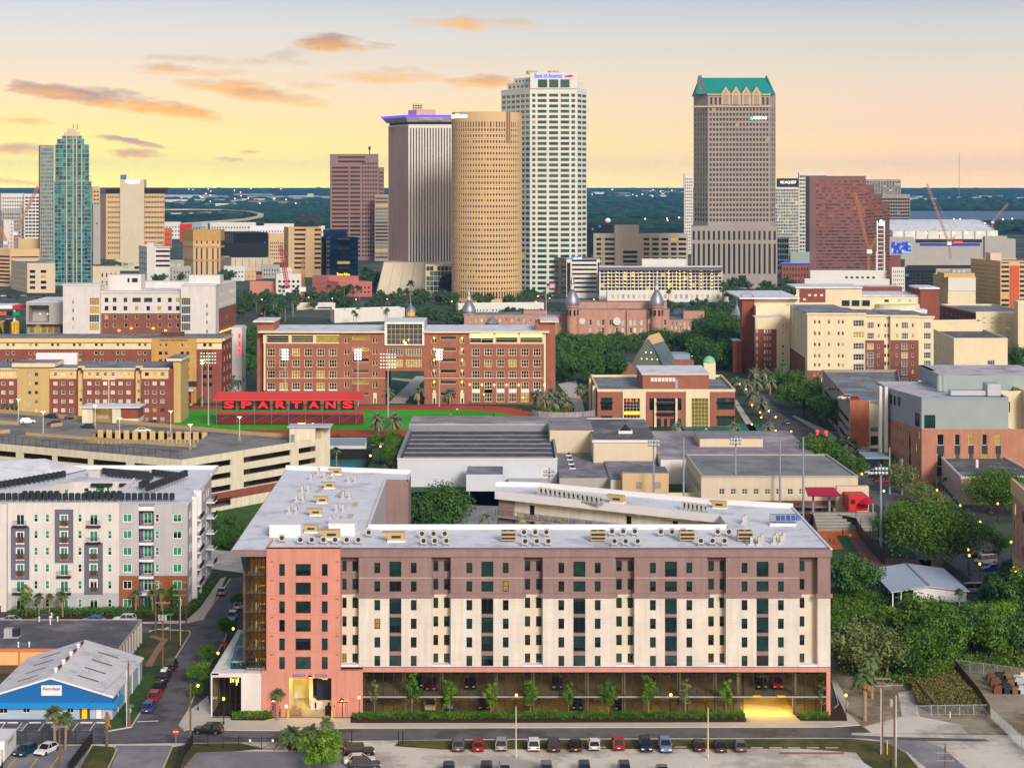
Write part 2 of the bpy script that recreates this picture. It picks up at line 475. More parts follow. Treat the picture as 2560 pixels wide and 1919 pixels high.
def flush_windows():
 for(rn,name),(b,root,g,fr)in REST.items():
  o=b.bD(name,[MATS[g],MATS[fr or g]],root)
  o['kind']='stuff'
def wA(root,o,d,u0,u1,z0,z1,holes,m,depth=.25,name='wall',reveal=None,both=False):
 "wall sheet with real openings; the outside is on the right-hand side of direction d"
 b=MB();n=(d[1],-d[0])
 P=lambda u,z,w=0.0:(o[0]+d[0]*u-n[0]*w,o[1]+d[1]*u-n[1]*w,z)
 hs=[(max(a,u0),max(bb,z0),min(c,u1),min(e,z1))for a,bb,c,e in holes]
 hs=[q for q in hs if q[2]-q[0]>1e-4 and q[3]-q[1]>1e-4]
 zs=sorted({z0,z1}|{q[1]for q in hs}|{q[3]for q in hs})
 for za,zb in zip(zs,zs[1:]):
  if zb-za<1e-5:continue
  zm=(za+zb)/2
  cut=sorted((q[0],q[2])for q in hs if q[1]<zm<q[3])
  u=u0
  for a,c in cut:
   if a>u+1e-4:b.quad(P(u,za),P(a,za),P(a,zb),P(u,zb))
   u=max(u,c)
  if u1>u+1e-4:b.quad(P(u,za),P(u1,za),P(u1,zb),P(u,zb))
 k=1 if reveal else 0
 if depth>0:
  for a,za,c,zb in hs:
   b.quad(P(a,za),P(a,za,depth),P(a,zb,depth),P(a,zb),k)
   b.quad(P(c,za,depth),P(c,za),P(c,zb),P(c,zb,depth),k)
   b.quad(P(a,zb),P(a,zb,depth),P(c,zb,depth),P(c,zb),k)
   b.quad(P(a,za,depth),P(a,za),P(c,za),P(c,za,depth),k)
 return b.bD(name,[m,reveal or m],root)
def fC(root,p0,p1,z0,z1,holes,m,st,depth=.25,wname='window',name='wall',limit=100,reveal=None):
 dx_,dy_=p1[0]-p0[0],p1[1]-p0[1];L=math.hypot(dx_,dy_);d=(dx_/L,dy_/L)
 w=wA(root,p0,d,0,L,z0,z1,holes,m,depth,name,reveal)
 if st:
  for h in holes:wN(root,p0,d,h,depth,st,wname,limit)
 return w
def grid(L,n,wf,zs,hts,m0=0.0,m1=0.0):
 "openings: n columns over length L (each wf of its bay), one row for every z in zs with height hts"
 out=[];bay=(L-m0-m1)/n
 for j,z in enumerate(zs):
  h=hts[j]if isinstance(hts,(list,tuple))else hts
  for i in range(n):
   c=m0+bay*(i+.5)
   out.append((c-bay*wf/2,z,c+bay*wf/2,z+h))
 return out
def floors(zb,zt,n):return[zb+(zt-zb)*i/n for i in range(n)]
def inset(pts,t):
 k=len(pts);out=[]
 for i in range(k):
  p,q,r=Vector(pts[i-1][:2]),Vector(pts[i][:2]),Vector(pts[(i+1)%k][:2])
  a,b=(q-p).normalized(),(r-q).normalized()
  na,nb=Vector((-a.y,a.x)),Vector((-b.y,b.x))
  mvec=na+nb;mvec=mvec/max(.25,mvec.dot(na))if mvec.length>1e-6 else na
  out.append((q.x+mvec.x*t,q.y+mvec.y*t))
 return out
def fR_(root,pts,z,m,par=.8,pm=None,th=.35,name='roof',lip=.06):
 "roof sheet with a parapet round it (pts counter-clockwise)"
 b=MB();b.poly([(p[0],p[1],z)for p in inset(pts,.02)]);b.bD(name,m,root)
 if par>0:
  b=MB();i1=inset(pts,-lip);i2=inset(pts,th);k=len(pts)
  for i in range(k):
   j=(i+1)%k
   zt,zb=z+par,z-.12
   b.quad((*i1[i],zb),(*i1[j],zb),(*i1[j],zt),(*i1[i],zt))
   b.quad((*i1[i],zt),(*i1[j],zt),(*i2[j],zt),(*i2[i],zt))
   b.quad((*i2[j],z),(*i2[i],z),(*i2[i],zt),(*i2[j],zt))
   b.quad((*i1[i],zb),(*inset(pts,.01)[i],zb),(*inset(pts,.01)[j],zb),(*i1[j],zb))
  b.bD('parapet',pm or m,root)
def centre(pts):return(sum(p[0]for p in pts)/len(pts),sum(p[1]for p in pts)/len(pts))
def bK(name,label,cat,pts,z0,z1,wm,rm,fac=None,par=.8,pm=None,group=None,root=None,th=.35):
 "building of one prism: pts counter-clockwise, fac = {edge index: dict of window grid}"
 if root is None:
  c=centre(pts);root=tH(name,label,cat,(c[0],c[1],z0),group)
 plain=MB();k=len(pts);fac=fac or{}
 for i in range(k):
  p,q=pts[i],pts[(i+1)%k]
  f=fac.get(i)
  if f is None:
   plain.quad((*p,z0),(*q,z0),(*q,z1),(*p,z1));continue
  L=math.hypot(q[0]-p[0],q[1]-p[1])
  if 'holes' in f:hs=f['holes'](L)if callable(f['holes'])else f['holes']
  else:
   zb,zt=z0+f.get('zb',1.0),z1-f.get('zt',1.5)
   zs=floors(zb,zt,f['rows']);fh=(zt-zb)/f['rows']
   hs=grid(L,f['n'],f.get('w',.6),[z+fh*f.get('sill',.25)for z in zs],fh*f.get('h',.55),f.get('m0',1.0),f.get('m1',1.0))
  fC(root,p,q,z0,z1,hs,f.get('m',wm),f.get('st','plain'),f.get('d',.3),f.get('wname','window'))
 if plain.f:plain.bD('wall',wm,root)
 fR_(root,pts,z1,rm,par,pm or wm,th)
 return root
def rect(x0,y0,x1,y1):return[(x0,y0),(x1,y0),(x1,y1),(x0,y1)]
FONTS={}
def text_mesh(txt,size,depth,m,bold=.0):
 cu=bpy.data.curves.new('lettering','FONT');cu.body=txt;cu.size=size;cu.extrude=depth;cu.offset=bold
 cu.align_x='CENTER';cu.align_y='CENTER';cu.resolution_u=3
 ob=bpy.data.objects.new('lettering',cu);COL.objects.link(ob)
 bpy.context.view_layer.update()
 me=bpy.data.meshes.new_from_object(ob.evaluated_get(bpy.context.evaluated_depsgraph_get()))
 bpy.data.objects.remove(ob);bpy.data.curves.remove(cu)
 me.materials.clear();me.materials.append(m);me.name='lettering'
 return me
def lT(root,txt,size,pos,m,rz=0.0,depth=.08,bold=.0,width=None,name='lettering'):
 me=text_mesh(txt,size,depth,m,bold)
 if width:
  xs=[v.co.x for v in me.vertices];k=width/(max(xs)-min(xs))
  for v in me.vertices:v.co.x*=k
 for v in me.vertices:v.co=(v.co.x,v.co.z*-1,v.co.y)
 return put(name,me,root,pos,rz)
ORD=['first','second','third','fourth','fifth','sixth','seventh','eighth','ninth','tenth','eleventh','twelfth','thirteenth','fourteenth','fifteenth','sixteenth','seventeenth','eighteenth','nineteenth','twentieth']
def nth(i):
 if i<20:return ORD[i]
 tens=['','','twenty','thirty','forty','fifty','sixty','seventy','eighty','ninety'][((i+1)//10)%10]
 u=(i+1)%10
 return(tens[:-1]+'ieth')if u==0 else tens+'-'+ORD[u-1]
class MM_:
 def __getattr__(s,k):return MATS[k]
MM=MM_()
# palette
mat('cream',(211,204,192),.85,.07,.35,streak=.13,panel=(2.48,3.01,.16),bump=.15)
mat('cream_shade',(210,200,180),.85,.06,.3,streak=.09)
mat('mauve',(142,118,114),.85,.07,.35,streak=.14,panel=(2.48,3.01,.16),bump=.15)
mat('salmon',(200,138,120),.85,.06,.35,streak=.12,bump=.15)
mat('white_wall',(214,208,202),.8,.05,.3,streak=.08,panel=(3.0,3.5,.08))
mat('panel_grey',(182,180,180),.75,.05,.3,streak=.08,panel=(2.4,3.5,.12))
mat('slate_trim',(98,102,116),.7,.05)
mat('wood_panel',(142,88,46),.7,.12,.8,streak=.2)
mat('brown_slat',(92,58,38),.7,.1)
mat('membrane',(224,226,231),.65,.09,.25,second=(192,193,198),sec_scale=.11,sec_cut=.58,panel=(1.8,60,.14))
mat('parapet_white',(226,222,222),.7,.05)
mat('roof_grey',(136,137,143),.85,.18,.12,second=(108,109,116),sec_scale=.08,sec_cut=.52)
mat('roof_dark',(92,90,94),.9,.22,.2,second=(124,122,124),sec_scale=.12,sec_cut=.55)
mat('roof_purple',(140,132,138),.85,.25,.1,second=(172,168,170),sec_scale=.07,sec_cut=.56)
mat('roof_streak',(146,144,147),.85,.15,.3,second=(112,112,117),sec_scale=.25,sec_cut=.5,wave=('X',.6,.25))
mat('roof_metal_white',(190,190,194),.5,.10,.2,streak=.0,wave=('X',1.2,.10),second=(160,160,166),sec_scale=.12,sec_cut=.58)
mat('roof_metal_blue',(176,186,204),.45,.05,.2,wave=('Y',1.6,.08))
mat('tan',(196,168,112),.8,.06,.2,streak=.08)
mat('yellow_tan',(222,192,132),.8,.05,.2,streak=.06)
mat('cream_hall',(222,208,172),.8,.05,.2,streak=.06)
mat('ochre',(190,150,84),.8,.06,.2,streak=.08)
mat('concrete_cream',(214,206,180),.85,.08,.25,streak=.16)
mat('concrete',(150,146,138),.9,.10,.3,streak=.10)
mat('deck',(138,132,124),.9,.12,.15,second=(112,108,104),sec_scale=.1,sec_cut=.52)
mat('deck_tan',(172,150,112),.9,.10,.15)
mat('metal_panel',(150,162,160),.55,.05,.3,wave=('X',2.5,.14))
mat('metal_panel_blue',(138,152,166),.5,.05,.3)  # bluish panel tone; also puts side shade into the grey hall's colour
mat('metal_siding',(198,204,210),.5,.05,.2,wave=('X',1.8,.08))
mat('blue_siding',(18,102,166),.6,.06,.3,wave=('X',2.0,.12))
mat('blue_awning',(36,140,204),.5,.04)
mat('pale_blue_wall',(166,186,206),.8,.05,.3,wave=('Z',2.2,.06))
mat('steel',(150,154,160),.45,.08,1.0,metal=.6)
mat('galv',(176,180,184),.5,.08,1.0,metal=.3)
mat('dark_metal',(38,36,38),.5,.10)
mat('black',(20,20,22),.5,.1)
mat('white_paint',(228,228,226),.5,.03)
mat('yellow_paint',(232,186,24),.55,.05)
mat('red_paint',(204,26,28),.5,.05)
mat('red_roof',(222,62,48),.5,.04,wave=('X',1.0,.06))
mat('red_seat',(196,34,36),.55,.12,.6)
mat('hvac_tan',(184,158,112),.6,.06)
mat('hvac_grey',(188,184,172),.5,.06)
mat('hvac_black',(40,46,50),.5,.12)
mat('granite_pink',(166,138,132),.5,.06,.05)
mat('granite_grey',(152,144,136),.6,.06,.05)
mat('stone_tan',(206,176,132),.8,.06,.05,streak=.05)
mat('stone_beige',(206,192,166),.8,.06,.05,streak=.06)
mat('stone_white',(214,212,204),.7,.05,.05,streak=.04)
mat('stone_grey',(170,166,160),.8,.06,.1,streak=.06)
mat('tower_mauve',(134,108,102),.6,.08,.05)
mat('tower_brown',(112,80,76),.45,.10,.04)
mat('teal_frame',(128,156,156),.5,.06,.05)
mat('copper_roof',(36,138,128),.55,.05,.1)
mat('silver_dome',(150,152,160),.45,.06,metal=.7)
mat('brass',(196,150,60),.35,.06,metal=.7)
mat('terracotta_red',(196,92,60),.8,.05)
mat('rust',(104,72,54),.9,.2)
mat('timber_pole',(116,92,66),.9,.15,1.5,streak=.2)
mat('bark',(96,78,62),.9,.2,1.5)
mat('bark_pale',(150,128,104),.9,.2,1.5)
mat('rubber',(22,22,23),.8,.1)
mat('rim',(150,152,156),.3,.05,metal=.8)
mat('car_paint',(255,255,255),.3,.02,objcol=True,spec=.4)
mat('tail',(180,16,14),.3,.02)
mat('plate',(224,214,150),.5,.02)
mat('skin',(190,140,112),.6,.03)
mat('cloth',(255,255,255),.8,.05,objcol=True)
mat('hair',(50,34,26),.7,.05)
mat('green_sign',(0,150,90),.4,.02)
mat('stop_red',(210,24,28),.4,.02)
mat('sign_blue',(40,52,170),.5,.02)
mat('fabric_red',(180,26,58),.7,.05)
brick('brick',(152,92,72));brick('brick_dark',(132,76,62));brick('brick_dorm',(136,76,62),(120,80,66))
brick('brick_pale',(176,122,98));brick('brick_old',(184,138,118),(176,150,130));brick('brick_pink',(186,108,100))
brick('brick_salmon',(178,104,72))
gS('g_dark',[(16,22,26),(20,34,38),(24,50,50),(14,16,20),(30,60,54),(22,40,44),(12,14,18)],lit=.012,litcol=(220,170,30),litpow=.4,blind=(26,56,52))
gS('g_green',[(40,130,96),(30,60,54),(30,56,52),(44,120,90),(26,26,28),(24,36,36)],blind=(50,142,108))
gS('g_grey',[(60,62,58),(82,82,74),(34,34,34),(24,24,26),(70,70,62),(96,92,80)],lit=.10,litcol=(230,190,60),litpow=.5)
gS('g_hall',[(52,50,36),(66,62,44),(30,28,24),(20,20,18),(84,78,50)],lit=.09,litcol=(236,200,60),litpow=.35)
gS('g_white',[(176,186,170),(206,206,176),(60,62,80),(130,136,126),(40,40,52),(196,204,190)],lit=.05,litcol=(240,200,60),litpow=.5)
gS('g_bronze',[(64,40,40),(54,34,36),(72,46,44),(58,38,38)],metal=.25)
gS('g_tower',[(60,38,26),(46,30,24),(74,46,30),(38,26,24)],lit=.03,litcol=(250,170,40),litpow=.4)
gS('g_city',[(34,36,42),(48,46,48),(26,28,32),(60,54,50)],lit=.03,litcol=(250,190,70),litpow=.6)
gS('g_bofa',[(46,100,80),(54,110,88),(36,84,72),(48,100,74)],metal=.3,lit=.003,litcol=(250,190,70),litpow=.4)
gS('g_teal',[(40,128,134),(60,150,150),(30,104,118),(76,164,158),(24,84,100)],metal=.4)
gS('g_blue',[(6,30,66),(8,38,78),(6,26,56),(12,46,84)],lit=.02,litcol=(240,210,90),litpow=.5)
gS('g_black',[(14,18,26),(20,26,36),(10,14,20),(30,36,44)],lit=.015,litcol=(90,140,255),litpow=.6)
gS('g_regions',[(78,72,74),(70,66,70),(84,76,76),(66,64,70)],metal=.45,lit=.004,litcol=(250,200,80),litpow=.4)
gS('g_pinktower',[(112,68,66),(98,60,60),(120,74,70),(88,54,56)],metal=.5)
gS('g_brownglass',[(150,100,94),(130,86,82),(168,114,104),(110,74,72)],metal=.6)
gS('g_curtain',[(96,120,112),(70,92,92),(120,140,128),(58,74,78)],metal=.2,lit=.04,litcol=(250,200,90),litpow=.5)
gS('g_shop',[(120,104,30),(64,60,30),(150,120,30),(40,40,30)],lit=.45,litcol=(230,180,40),litpow=.5)
gW('lamp_warm',(255,196,96),5.0)
gW('lamp_white',(246,255,246),9.0)
gW('strip_warm',(255,206,100),2.2)
gW('room_yellow',(255,222,110),1.6)
gW('red_glow',(255,50,30),2.0)
gW('green_glow',(30,230,140),3.0)
gW('violet_glow',(96,60,255),1.5)
gW('sign_white',(255,255,255),1.0)
gW('sign_bluelit',(20,90,255),1.3)
gW('sign_yellow',(255,214,30),1.6)
gW('sign_red',(240,24,30),.55)
cG('storefront',(226,222,200),.16)
cG('guard_glass',(150,210,210),.25)
mat('asphalt',(104,102,104),.9,.14,.35,second=(80,78,81),sec_scale=.16,sec_cut=.54,bump=.2)
mat('asphalt_old',(126,124,128),.9,.12,.2,second=(146,144,146),sec_scale=.09,sec_cut=.52)
mat('sidewalk',(196,188,174),.85,.06,.3)
mat('sand',(214,206,194),.95,.10,.12,second=(176,168,158),sec_scale=.09,sec_cut=.52)
mat('dirt',(122,108,80),.95,.2,.3,second=(160,148,128),sec_scale=.06,sec_cut=.5)
mat('dry_grass',(96,88,44),.95,.22,.5,second=(66,72,30),sec_scale=.12,sec_cut=.5,bump=.3)
mat('lawn',(58,92,34),.95,.18,.4,second=(44,74,28),sec_scale=.08,sec_cut=.52,bump=.3)
mat('turf',(62,170,26),.9,.06,.12,wave=None,second=(50,150,22),sec_scale=.03,sec_cut=.52)
mat('mulch',(66,38,30),.95,.2,1.0)
mat('track_red',(178,66,52),.85,.06,.3)
mat('clay',(206,108,44),.9,.06,.2)
mat('clay_dark',(132,88,72),.9,.1,.2)
mat('water',(70,92,124),.5,.05,.004,spec=.25)
mat('court_blue',(28,110,160),.7,.04)
mat('court_green',(40,110,92),.7,.04)
mat('citybase',(86,88,84),.95,.25,.02,second=(50,66,42),sec_scale=.012,sec_cut=.47)
mat('farland',(44,60,42),1.0,.35,.004,second=(72,80,66),sec_scale=.0022,sec_cut=.6,spec=.0)
mat('paint_blue',(110,150,190),.8,.05)
STYLES.update(dict(plain=('g_city',None,0,1,1),dark=('g_dark','dark_metal',.10,1,2),darkwide=('g_dark','dark_metal',.10,2,1),apt=('g_green','white_paint',.12,1,2),aptdouble=('g_green','white_paint',.14,2,1),hall=('g_hall','cream_hall',.22,3,2),hallslim=('g_hall','cream_hall',.14,1,1),hallband=('g_hall','cream_hall',.16,1,3),hallbig=('g_hall','cream_hall',.2,6,4),dorm=('g_white','white_paint',.14,1,2),dormgrey=('g_grey','cream_hall',.16,1,1),dormwide=('g_grey','white_paint',.16,4,2),slot=('g_city',None,0,1,1),bronze=('g_bronze',None,0,1,1),round=('g_tower',None,0,1,1),bofa=('g_bofa',None,0,3,1),teal=('g_teal',None,0,1,1),blue=('g_blue',None,0,1,1),black=('g_black',None,0,1,1),regions=('g_regions',None,0,1,1),pinktower=('g_pinktower',None,0,1,1),brownglass=('g_brownglass',None,0,1,1),curtain=('g_curtain',None,0,1,1),shop=('g_shop','white_paint',.12,4,4),shopdark=('g_dark','dark_metal',.12,3,3),greyplain=('g_grey',None,0,1,1),whiteplain=('g_white',None,0,1,1),lobby=('g_dark','dark_metal',.10,5,1),))
# ground, roads, water
def sH(name,pts,z,m,kind='structure'):
 b=MB();b.poly([(p[0],p[1],z)for p in pts]);return tag(b.bD(name,m),kind=kind)
def gp(*pp):return[G(a,b)for a,b in pp]
def slab(name,pts,z0,z1,m,kind='structure'):
 b=MB();b.prism(pts,z0,z1);return tag(b.bD(name,m),kind=kind)
b=MB()
ys=[-400,150,300,500,800,1200,2000,3200]
for y0,y1 in zip(ys,ys[1:]):
 xs=[-2600,-900,-300,0,300,900,2600]
 for x0,x1 in zip(xs,xs[1:]):b.quad((x0,y0,-.05),(x1,y0,-.05),(x1,y1,-.05),(x0,y1,-.05),0)
ground=b.bD('ground',MM.citybase);tag(ground,kind='structure')
b=MB()
ys=[3200,4400,6100,8000,10000,12000,14400]
hz_y=lambda y:-.05+max(0,.00783*(y-6100))
for y0,y1 in zip(ys,ys[1:]):
 xs=[-9000,-3000,-1000,0,1000,3000,9000]
 for x0,x1 in zip(xs,xs[1:]):b.quad((x0,y0,hz_y(y0)),(x1,y0,hz_y(y0)),(x1,y1,hz_y(y1)),(x0,y1,hz_y(y1)),0)
for x0,x1 in((-9000,-2600),(2600,9000)):b.quad((x0,-400,-.05),(x1,-400,-.05),(x1,3200,-.05),(x0,3200,-.05))
tag(b.bD('far_terrain',MM.farland),kind='structure')
sH('bay_water',gp((1850,529),(2100,528),(2640,528),(2640,559),(2300,559),(2100,556),(1850,557)),.3,MM.water)
sH('inlet_water',gp((1540,529),(1600,528),(1640,530),(1700,530),(1725,532),(1725,553),(1690,545),(1640,534),(1560,530)),.3,MM.water)
sH('channel_water',gp((1550,549),(1590,546),(1612,550),(1560,553)),.3,MM.water)
sH('river_water',gp((1150,786),(1500,780),(1850,764),(1980,756),(1980,770),(1850,778),(1500,795),(1150,800)),.02,MM.water)
sH('sandy_lot',gp((-300,1990),(2900,1990),(2900,1846),(2620,1834),(2180,1830),(-300,1846)),-.02,MM.sand)
sH('lane',gp((290,1862),(430,1862),(404,1960),(250,1960)),-.008,MM.asphalt_old)
sH('front_road',gp((-300,1815),(2120,1816),(2130,1836),(2215,1840),(2460,1846),(2475,1852),(2290,1850),(2120,1843),(1300,1845),(-300,1866)),0.0,MM.asphalt)
sH('road_branch',gp((2130,1838),(2300,1846),(2360,1870),(2500,1990),(2370,1990),(2330,1930),(2270,1880),(2200,1850)),-.004,MM.asphalt_old)
sH('parking_apron',gp((-200,1800),(285,1800),(285,1840),(-200,1860)),.004,MM.asphalt)
sH('side_street',gp((290,1845),(330,1817),(344,1792),(428,1662),(470,1590),(480,1573),(355,1578),(330,1556),(469,1555),(506,1549),(576,1447),(606,1440),(602,1500),(560,1605),(500,1695),(462,1786),(450,1812),(470,1840)),.004,MM.asphalt)
sH('cross_street',gp((-200,1558),(400,1556),(400,1580),(-200,1586)),-.004,MM.asphalt)
sH('verge',gp((350,1588),(395,1573),(470,1576),(479,1582),(428,1663),(345,1664)),.012,MM.dry_grass)
sH('corner_lawn',gp((262,1828),(330,1816),(350,1780),(400,1704),(420,1668),(380,1668),(345,1700),(290,1770)),.02,MM.lawn)
sH('brick_path',gp((362,1665),(388,1620),(402,1601),(372,1592),(380,1586),(420,1597),(392,1640),(380,1666)),.024,mat('path_brick',(152,118,104),.9,.1))
slab('front_sidewalk',gp((462,1824),(450,1812),(470,1780),(520,1740),(530,1795),(700,1795),(890,1796),(890,1808),(1870,1806),(1885,1795),(1860,1788),(1990,1788),(2000,1800),(2060,1803),(2110,1800),(2085,1770),(2095,1760),(2078,1700),(2090,1700),(2122,1758),(2112,1776),(2150,1812),(2080,1817),(870,1820),(700,1826)),-.02,.12,MM.sidewalk)
sH('planting_soil',gp((877,1788),(1860,1788),(1868,1802),(1862,1806),(1300,1808),(876,1808)),.15,MM.mulch)
sH('planting_soil',gp((1988,1790),(2072,1786),(2098,1762),(2092,1740),(2116,1790),(2118,1803),(2002,1803),(1994,1797)),.15,MM.mulch)
sH('planting_soil',gp((578,1790),(680,1786),(684,1796),(660,1802),(577,1801)),.15,MM.mulch)
sH('verge',gp((1000,1850),(1300,1848),(2120,1845),(2210,1853),(2265,1880),(2330,1960),(2250,1960),(2160,1905),(2140,1880),(2000,1870),(1100,1872),(985,1864)),.008,MM.dry_grass)
sH('verge',gp((700,1850),(860,1850),(905,1860),(880,1872),(720,1875)),.008,MM.dry_grass)
sH('verge',gp((432,1866),(480,1858),(600,1856),(660,1870),(600,1876),(490,1880),(450,1930),(400,1960),(396,1960)),.008,MM.dry_grass)
sH('verge',gp((232,1862),(285,1866),(292,1880),(260,1960),(180,1960),(215,1890)),.008,MM.dry_grass)
sH('gated_yard',gp((480,1876),(860,1878),(890,1960),(440,1960)),-.01,MM.asphalt_old)
sH('fenced_lot',gp((-200,1866),(228,1862),(180,1960),(-200,1960)),-.004,MM.asphalt_old)
sH('woodland_floor',gp((2078,1560),(2640,1500),(2640,1838),(2180,1832),(2150,1812),(2100,1760),(2078,1690)),-.012,MM.dirt)
sH('dirt_track',gp((2255,1790),(2245,1730),(2280,1725),(2300,1790),(2400,1810),(2420,1832),(2180,1832),(2160,1815)),.002,MM.sand)
slab('apartment_sidewalk',gp((420,1552),(465,1552),(500,1520),(550,1448),(565,1442),(556,1462),(510,1548),(470,1557),(360,1558)),-.02,.12,MM.sidewalk)
sH('shrub_bed',gp((10,1536),(468,1524),(500,1490),(520,1452),(545,1448),(498,1518),(462,1550),(160,1548),(10,1552)),.02,MM.mulch)
sH('gravel_strip',gp((525,1372),(600,1380),(610,1432),(525,1420)),0.0,MM.sand)
sH('scrub',gp((440,1290),(700,1230),(700,1372),(525,1375)),-.006,MM.lawn)
sH('campus_lawn',gp((440,1075),(1500,1075),(1900,1230),(1700,1280),(830,1250),(800,1120),(440,1120)),0.0,MM.lawn)
sH('track',gp((430,1014),(1160,1013),(1260,1017),(1345,1033),(1350,1050),(1320,1075),(1150,1090),(430,1090)),.02,MM.track_red)
sH('field',gp((430,1023),(1160,1024),(1235,1029),(1300,1040),(1320,1052),(1300,1064),(1150,1074),(430,1074)),.05,MM.turf)
sH('hall_lawn',gp((640,1010),(1460,1008),(1500,1075),(1350,1030),(1260,1014),(1160,1011)),.01,MM.lawn)
sH('campus_walk',gp((1395,960),(1440,950),(1455,1000),(1466,1045),(1440,1047),(1432,1005)),.03,MM.sidewalk)
sH('quad_lawn',gp((940,905),(1400,905),(1390,1000),(940,1000)),0.0,MM.lawn)
sH('quad_walk',gp((1040,940),(1070,940),(1050,960),(1012,1008),(970,1008),(1025,955),(980,948),(980,944),(1030,948)),.02,MM.sidewalk)
sH('diagonal_street',gp((1845,960),(1880,955),(1960,1040),(2060,1080),(2130,1150),(2215,1210),(2330,1300),(2400,1420),(2560,1520),(2500,1580),(2400,1500),(2330,1450),(2250,1330),(2150,1210),(2060,1160),(1980,1100),(1935,1070),(1900,1030)),0.0,MM.asphalt)
sH('diagonal_sidewalk',gp((1830,1000),(1842,1000),(1902,1090),(1882,1090)),.02,MM.sidewalk)
sH('diagonal_sidewalk',gp((1980,1040),(1985,1038),(2075,1078),(2150,1150),(2180,1180),(2165,1180),(2060,1088)),.02,MM.sidewalk)
sH('plaza',gp((1690,1060),(1900,1060),(1940,1100),(1680,1100)),.02,MM.court_green)
sH('parking_street',gp((2320,1385),(2560,1380),(2600,1500),(2400,1470)),.02,MM.asphalt)
sH('infield_clay',gp((2010,1314),(2080,1313),(2146,1322),(2148,1343),(2096,1340),(2110,1372),(2030,1378)),.03,MM.clay)
sH('infield_dirt',gp((2118,1340),(2150,1338),(2180,1350),(2220,1415),(2180,1420),(2140,1380)),.02,MM.clay_dark)
sH('outfield_lawn',gp((2090,1338),(2118,1338),(2142,1375),(2140,1420),(2070,1420),(2060,1378),(2110,1374)),.04,MM.lawn)
sH('courtyard_paving',gp((2140,1390),(2340,1400),(2340,1440),(2180,1430)),0.0,MM.clay_dark)
sH('tennis_court',gp((830,1150),(925,1150),(905,1185),(815,1185)),.02,MM.court_green)
sH('tennis_court',gp((835,1158),(890,1158),(884,1172),(830,1172)),.04,MM.court_blue)
sH('garden_walk',gp((827,1112),(960,1106),(960,1112),(827,1118)),.02,MM.sidewalk)
sH('courtyard_yard',gp((1025,1230),(1250,1225),(1240,1330),(1025,1330)),0.0,MM.asphalt_old)
sH('riverside_lawn',gp((820,765),(1130,762),(1130,785),(880,790)),.02,MM.lawn)
sH('riverside_road',gp((900,752),(1160,750),(1700,742),(1700,750),(1160,760),(900,762)),.02,MM.asphalt)
b=MB()
def strip(a,c,w):
 p,q=Vector(G(*a)),Vector(G(*c));d=(q-p).normalized();n=Vector((-d.y,d.x))*w/2
 return[(p+n),(q+n),(q-n),(p-n)]
for a,c,w in(((342,1803),(396,1801),.45),((421,1567),(412,1573),.9)):
 b.poly([(v.x,v.y,.014)for v in strip(a,c,w)])
tag(b.bD('stop_line',MM.white_paint),kind='structure')
b=MB()
for a,c in(((13,1806),(-4,1828)),((55,1806),(37,1828)),((70,1806),(52,1828)),((112,1805),(95,1827)),((196,1806),(180,1827)),((238,1805),(224,1826)),((154,1806),(138,1828))):
 b.poly([(v.x,v.y,.016)for v in strip(a,c,.16)])
for k in range(5):
 b.poly([(v.x,v.y,.018)for v in strip((57-k*3.6,1809+k*4),(67-k*3.6,1809+k*4),.12)])
tag(b.bD('bay_line',MM.white_paint),kind='structure')
b=MB()
for a,c in(((45,1890),(18,1919)),((95,1893),(75,1919)),((150,1886),(120,1925))):b.poly([(v.x,v.y,.012)for v in strip(a,c,.16)])
tag(b.bD('bay_line',MM.yellow_paint),kind='structure')
def kerb(pp,w=.25,h=.15,m='sidewalk'):
 b=MB();pts=[G(*p)for p in pp]
 for p,q in zip(pts,pts[1:]):
  L=math.hypot(q[0]-p[0],q[1]-p[1]);d=((q[0]-p[0])/L,(q[1]-p[1])/L)
  b.obox(p,d,0,L,-w/2,w/2,-.02,h)
 return tag(b.bD('kerb',MATS[m]),kind='structure')
kerb([(262,1829),(328,1817),(344,1792),(428,1662),(476,1584),(474,1577),(395,1573),(372,1578)])
kerb([(462,1826),(448,1813),(470,1778),(505,1692),(560,1603),(600,1500)])
kerb([(506,1549),(576,1447)]);kerb([(-100,1556),(466,1556),(506,1549)])
kerb([(432,1864),(408,1919),(398,1960)],.2,.1);kerb([(292,1870),(288,1882),(266,1930)],.2,.1)
kerb([(1988,1789),(1994,1800),(2005,1806)]);kerb([(1860,1789),(1868,1803)])
# the long hall in front
Y0,Y1,YT=298.3,300.0,297.7
fx=lambda px:PX(px,Y0)
fz=lambda py:PZ(py,Y0)
ZR=26.9
ZB,ZC,ZP=fz(1491),fz(1666),fz(1679)
hall=tH('residence_hall','long cream and mauve residence hall with salmon tower above an open parking level','building',(4,298,0))
A0,A1=(0,Y0),(0,Y1)
E=(1,0)
def hw(x0,x1,z0,z1,holes,m,y=Y0,depth=.22,st='dark',wname='window',name='wall'):
 w=wA(hall,(0,y),E,x0,x1,z0,z1,holes,m,depth,name)
 for h in holes:wN(hall,(0,y),E,h,depth,st,wname)
panels=[(897,1080),(1127,1310),(1357,1539),(1586,1769),(1815,1998)]
recs=[(851,897),(1080,1127),(1310,1357),(1539,1586),(1769,1815),(1998,2044)]
rowsN=[(1406,1432),(1452,1478)],[(1499+46.4*i,1525+46.4*i)for i in range(4)]
rowsW=[(1403,1441),(1452,1478)],[(1496,1534),(1542,1581),(1589,1627),(1637.5,1664)]
rowsR=[(1401,1427),(1446,1473)],[(1493+46.4*i,1519+46.4*i)for i in range(4)]
ZL=fz(1484)
mv,cr,cs,sa=MM.mauve,MM.cream,MM.cream_shade,MM.salmon
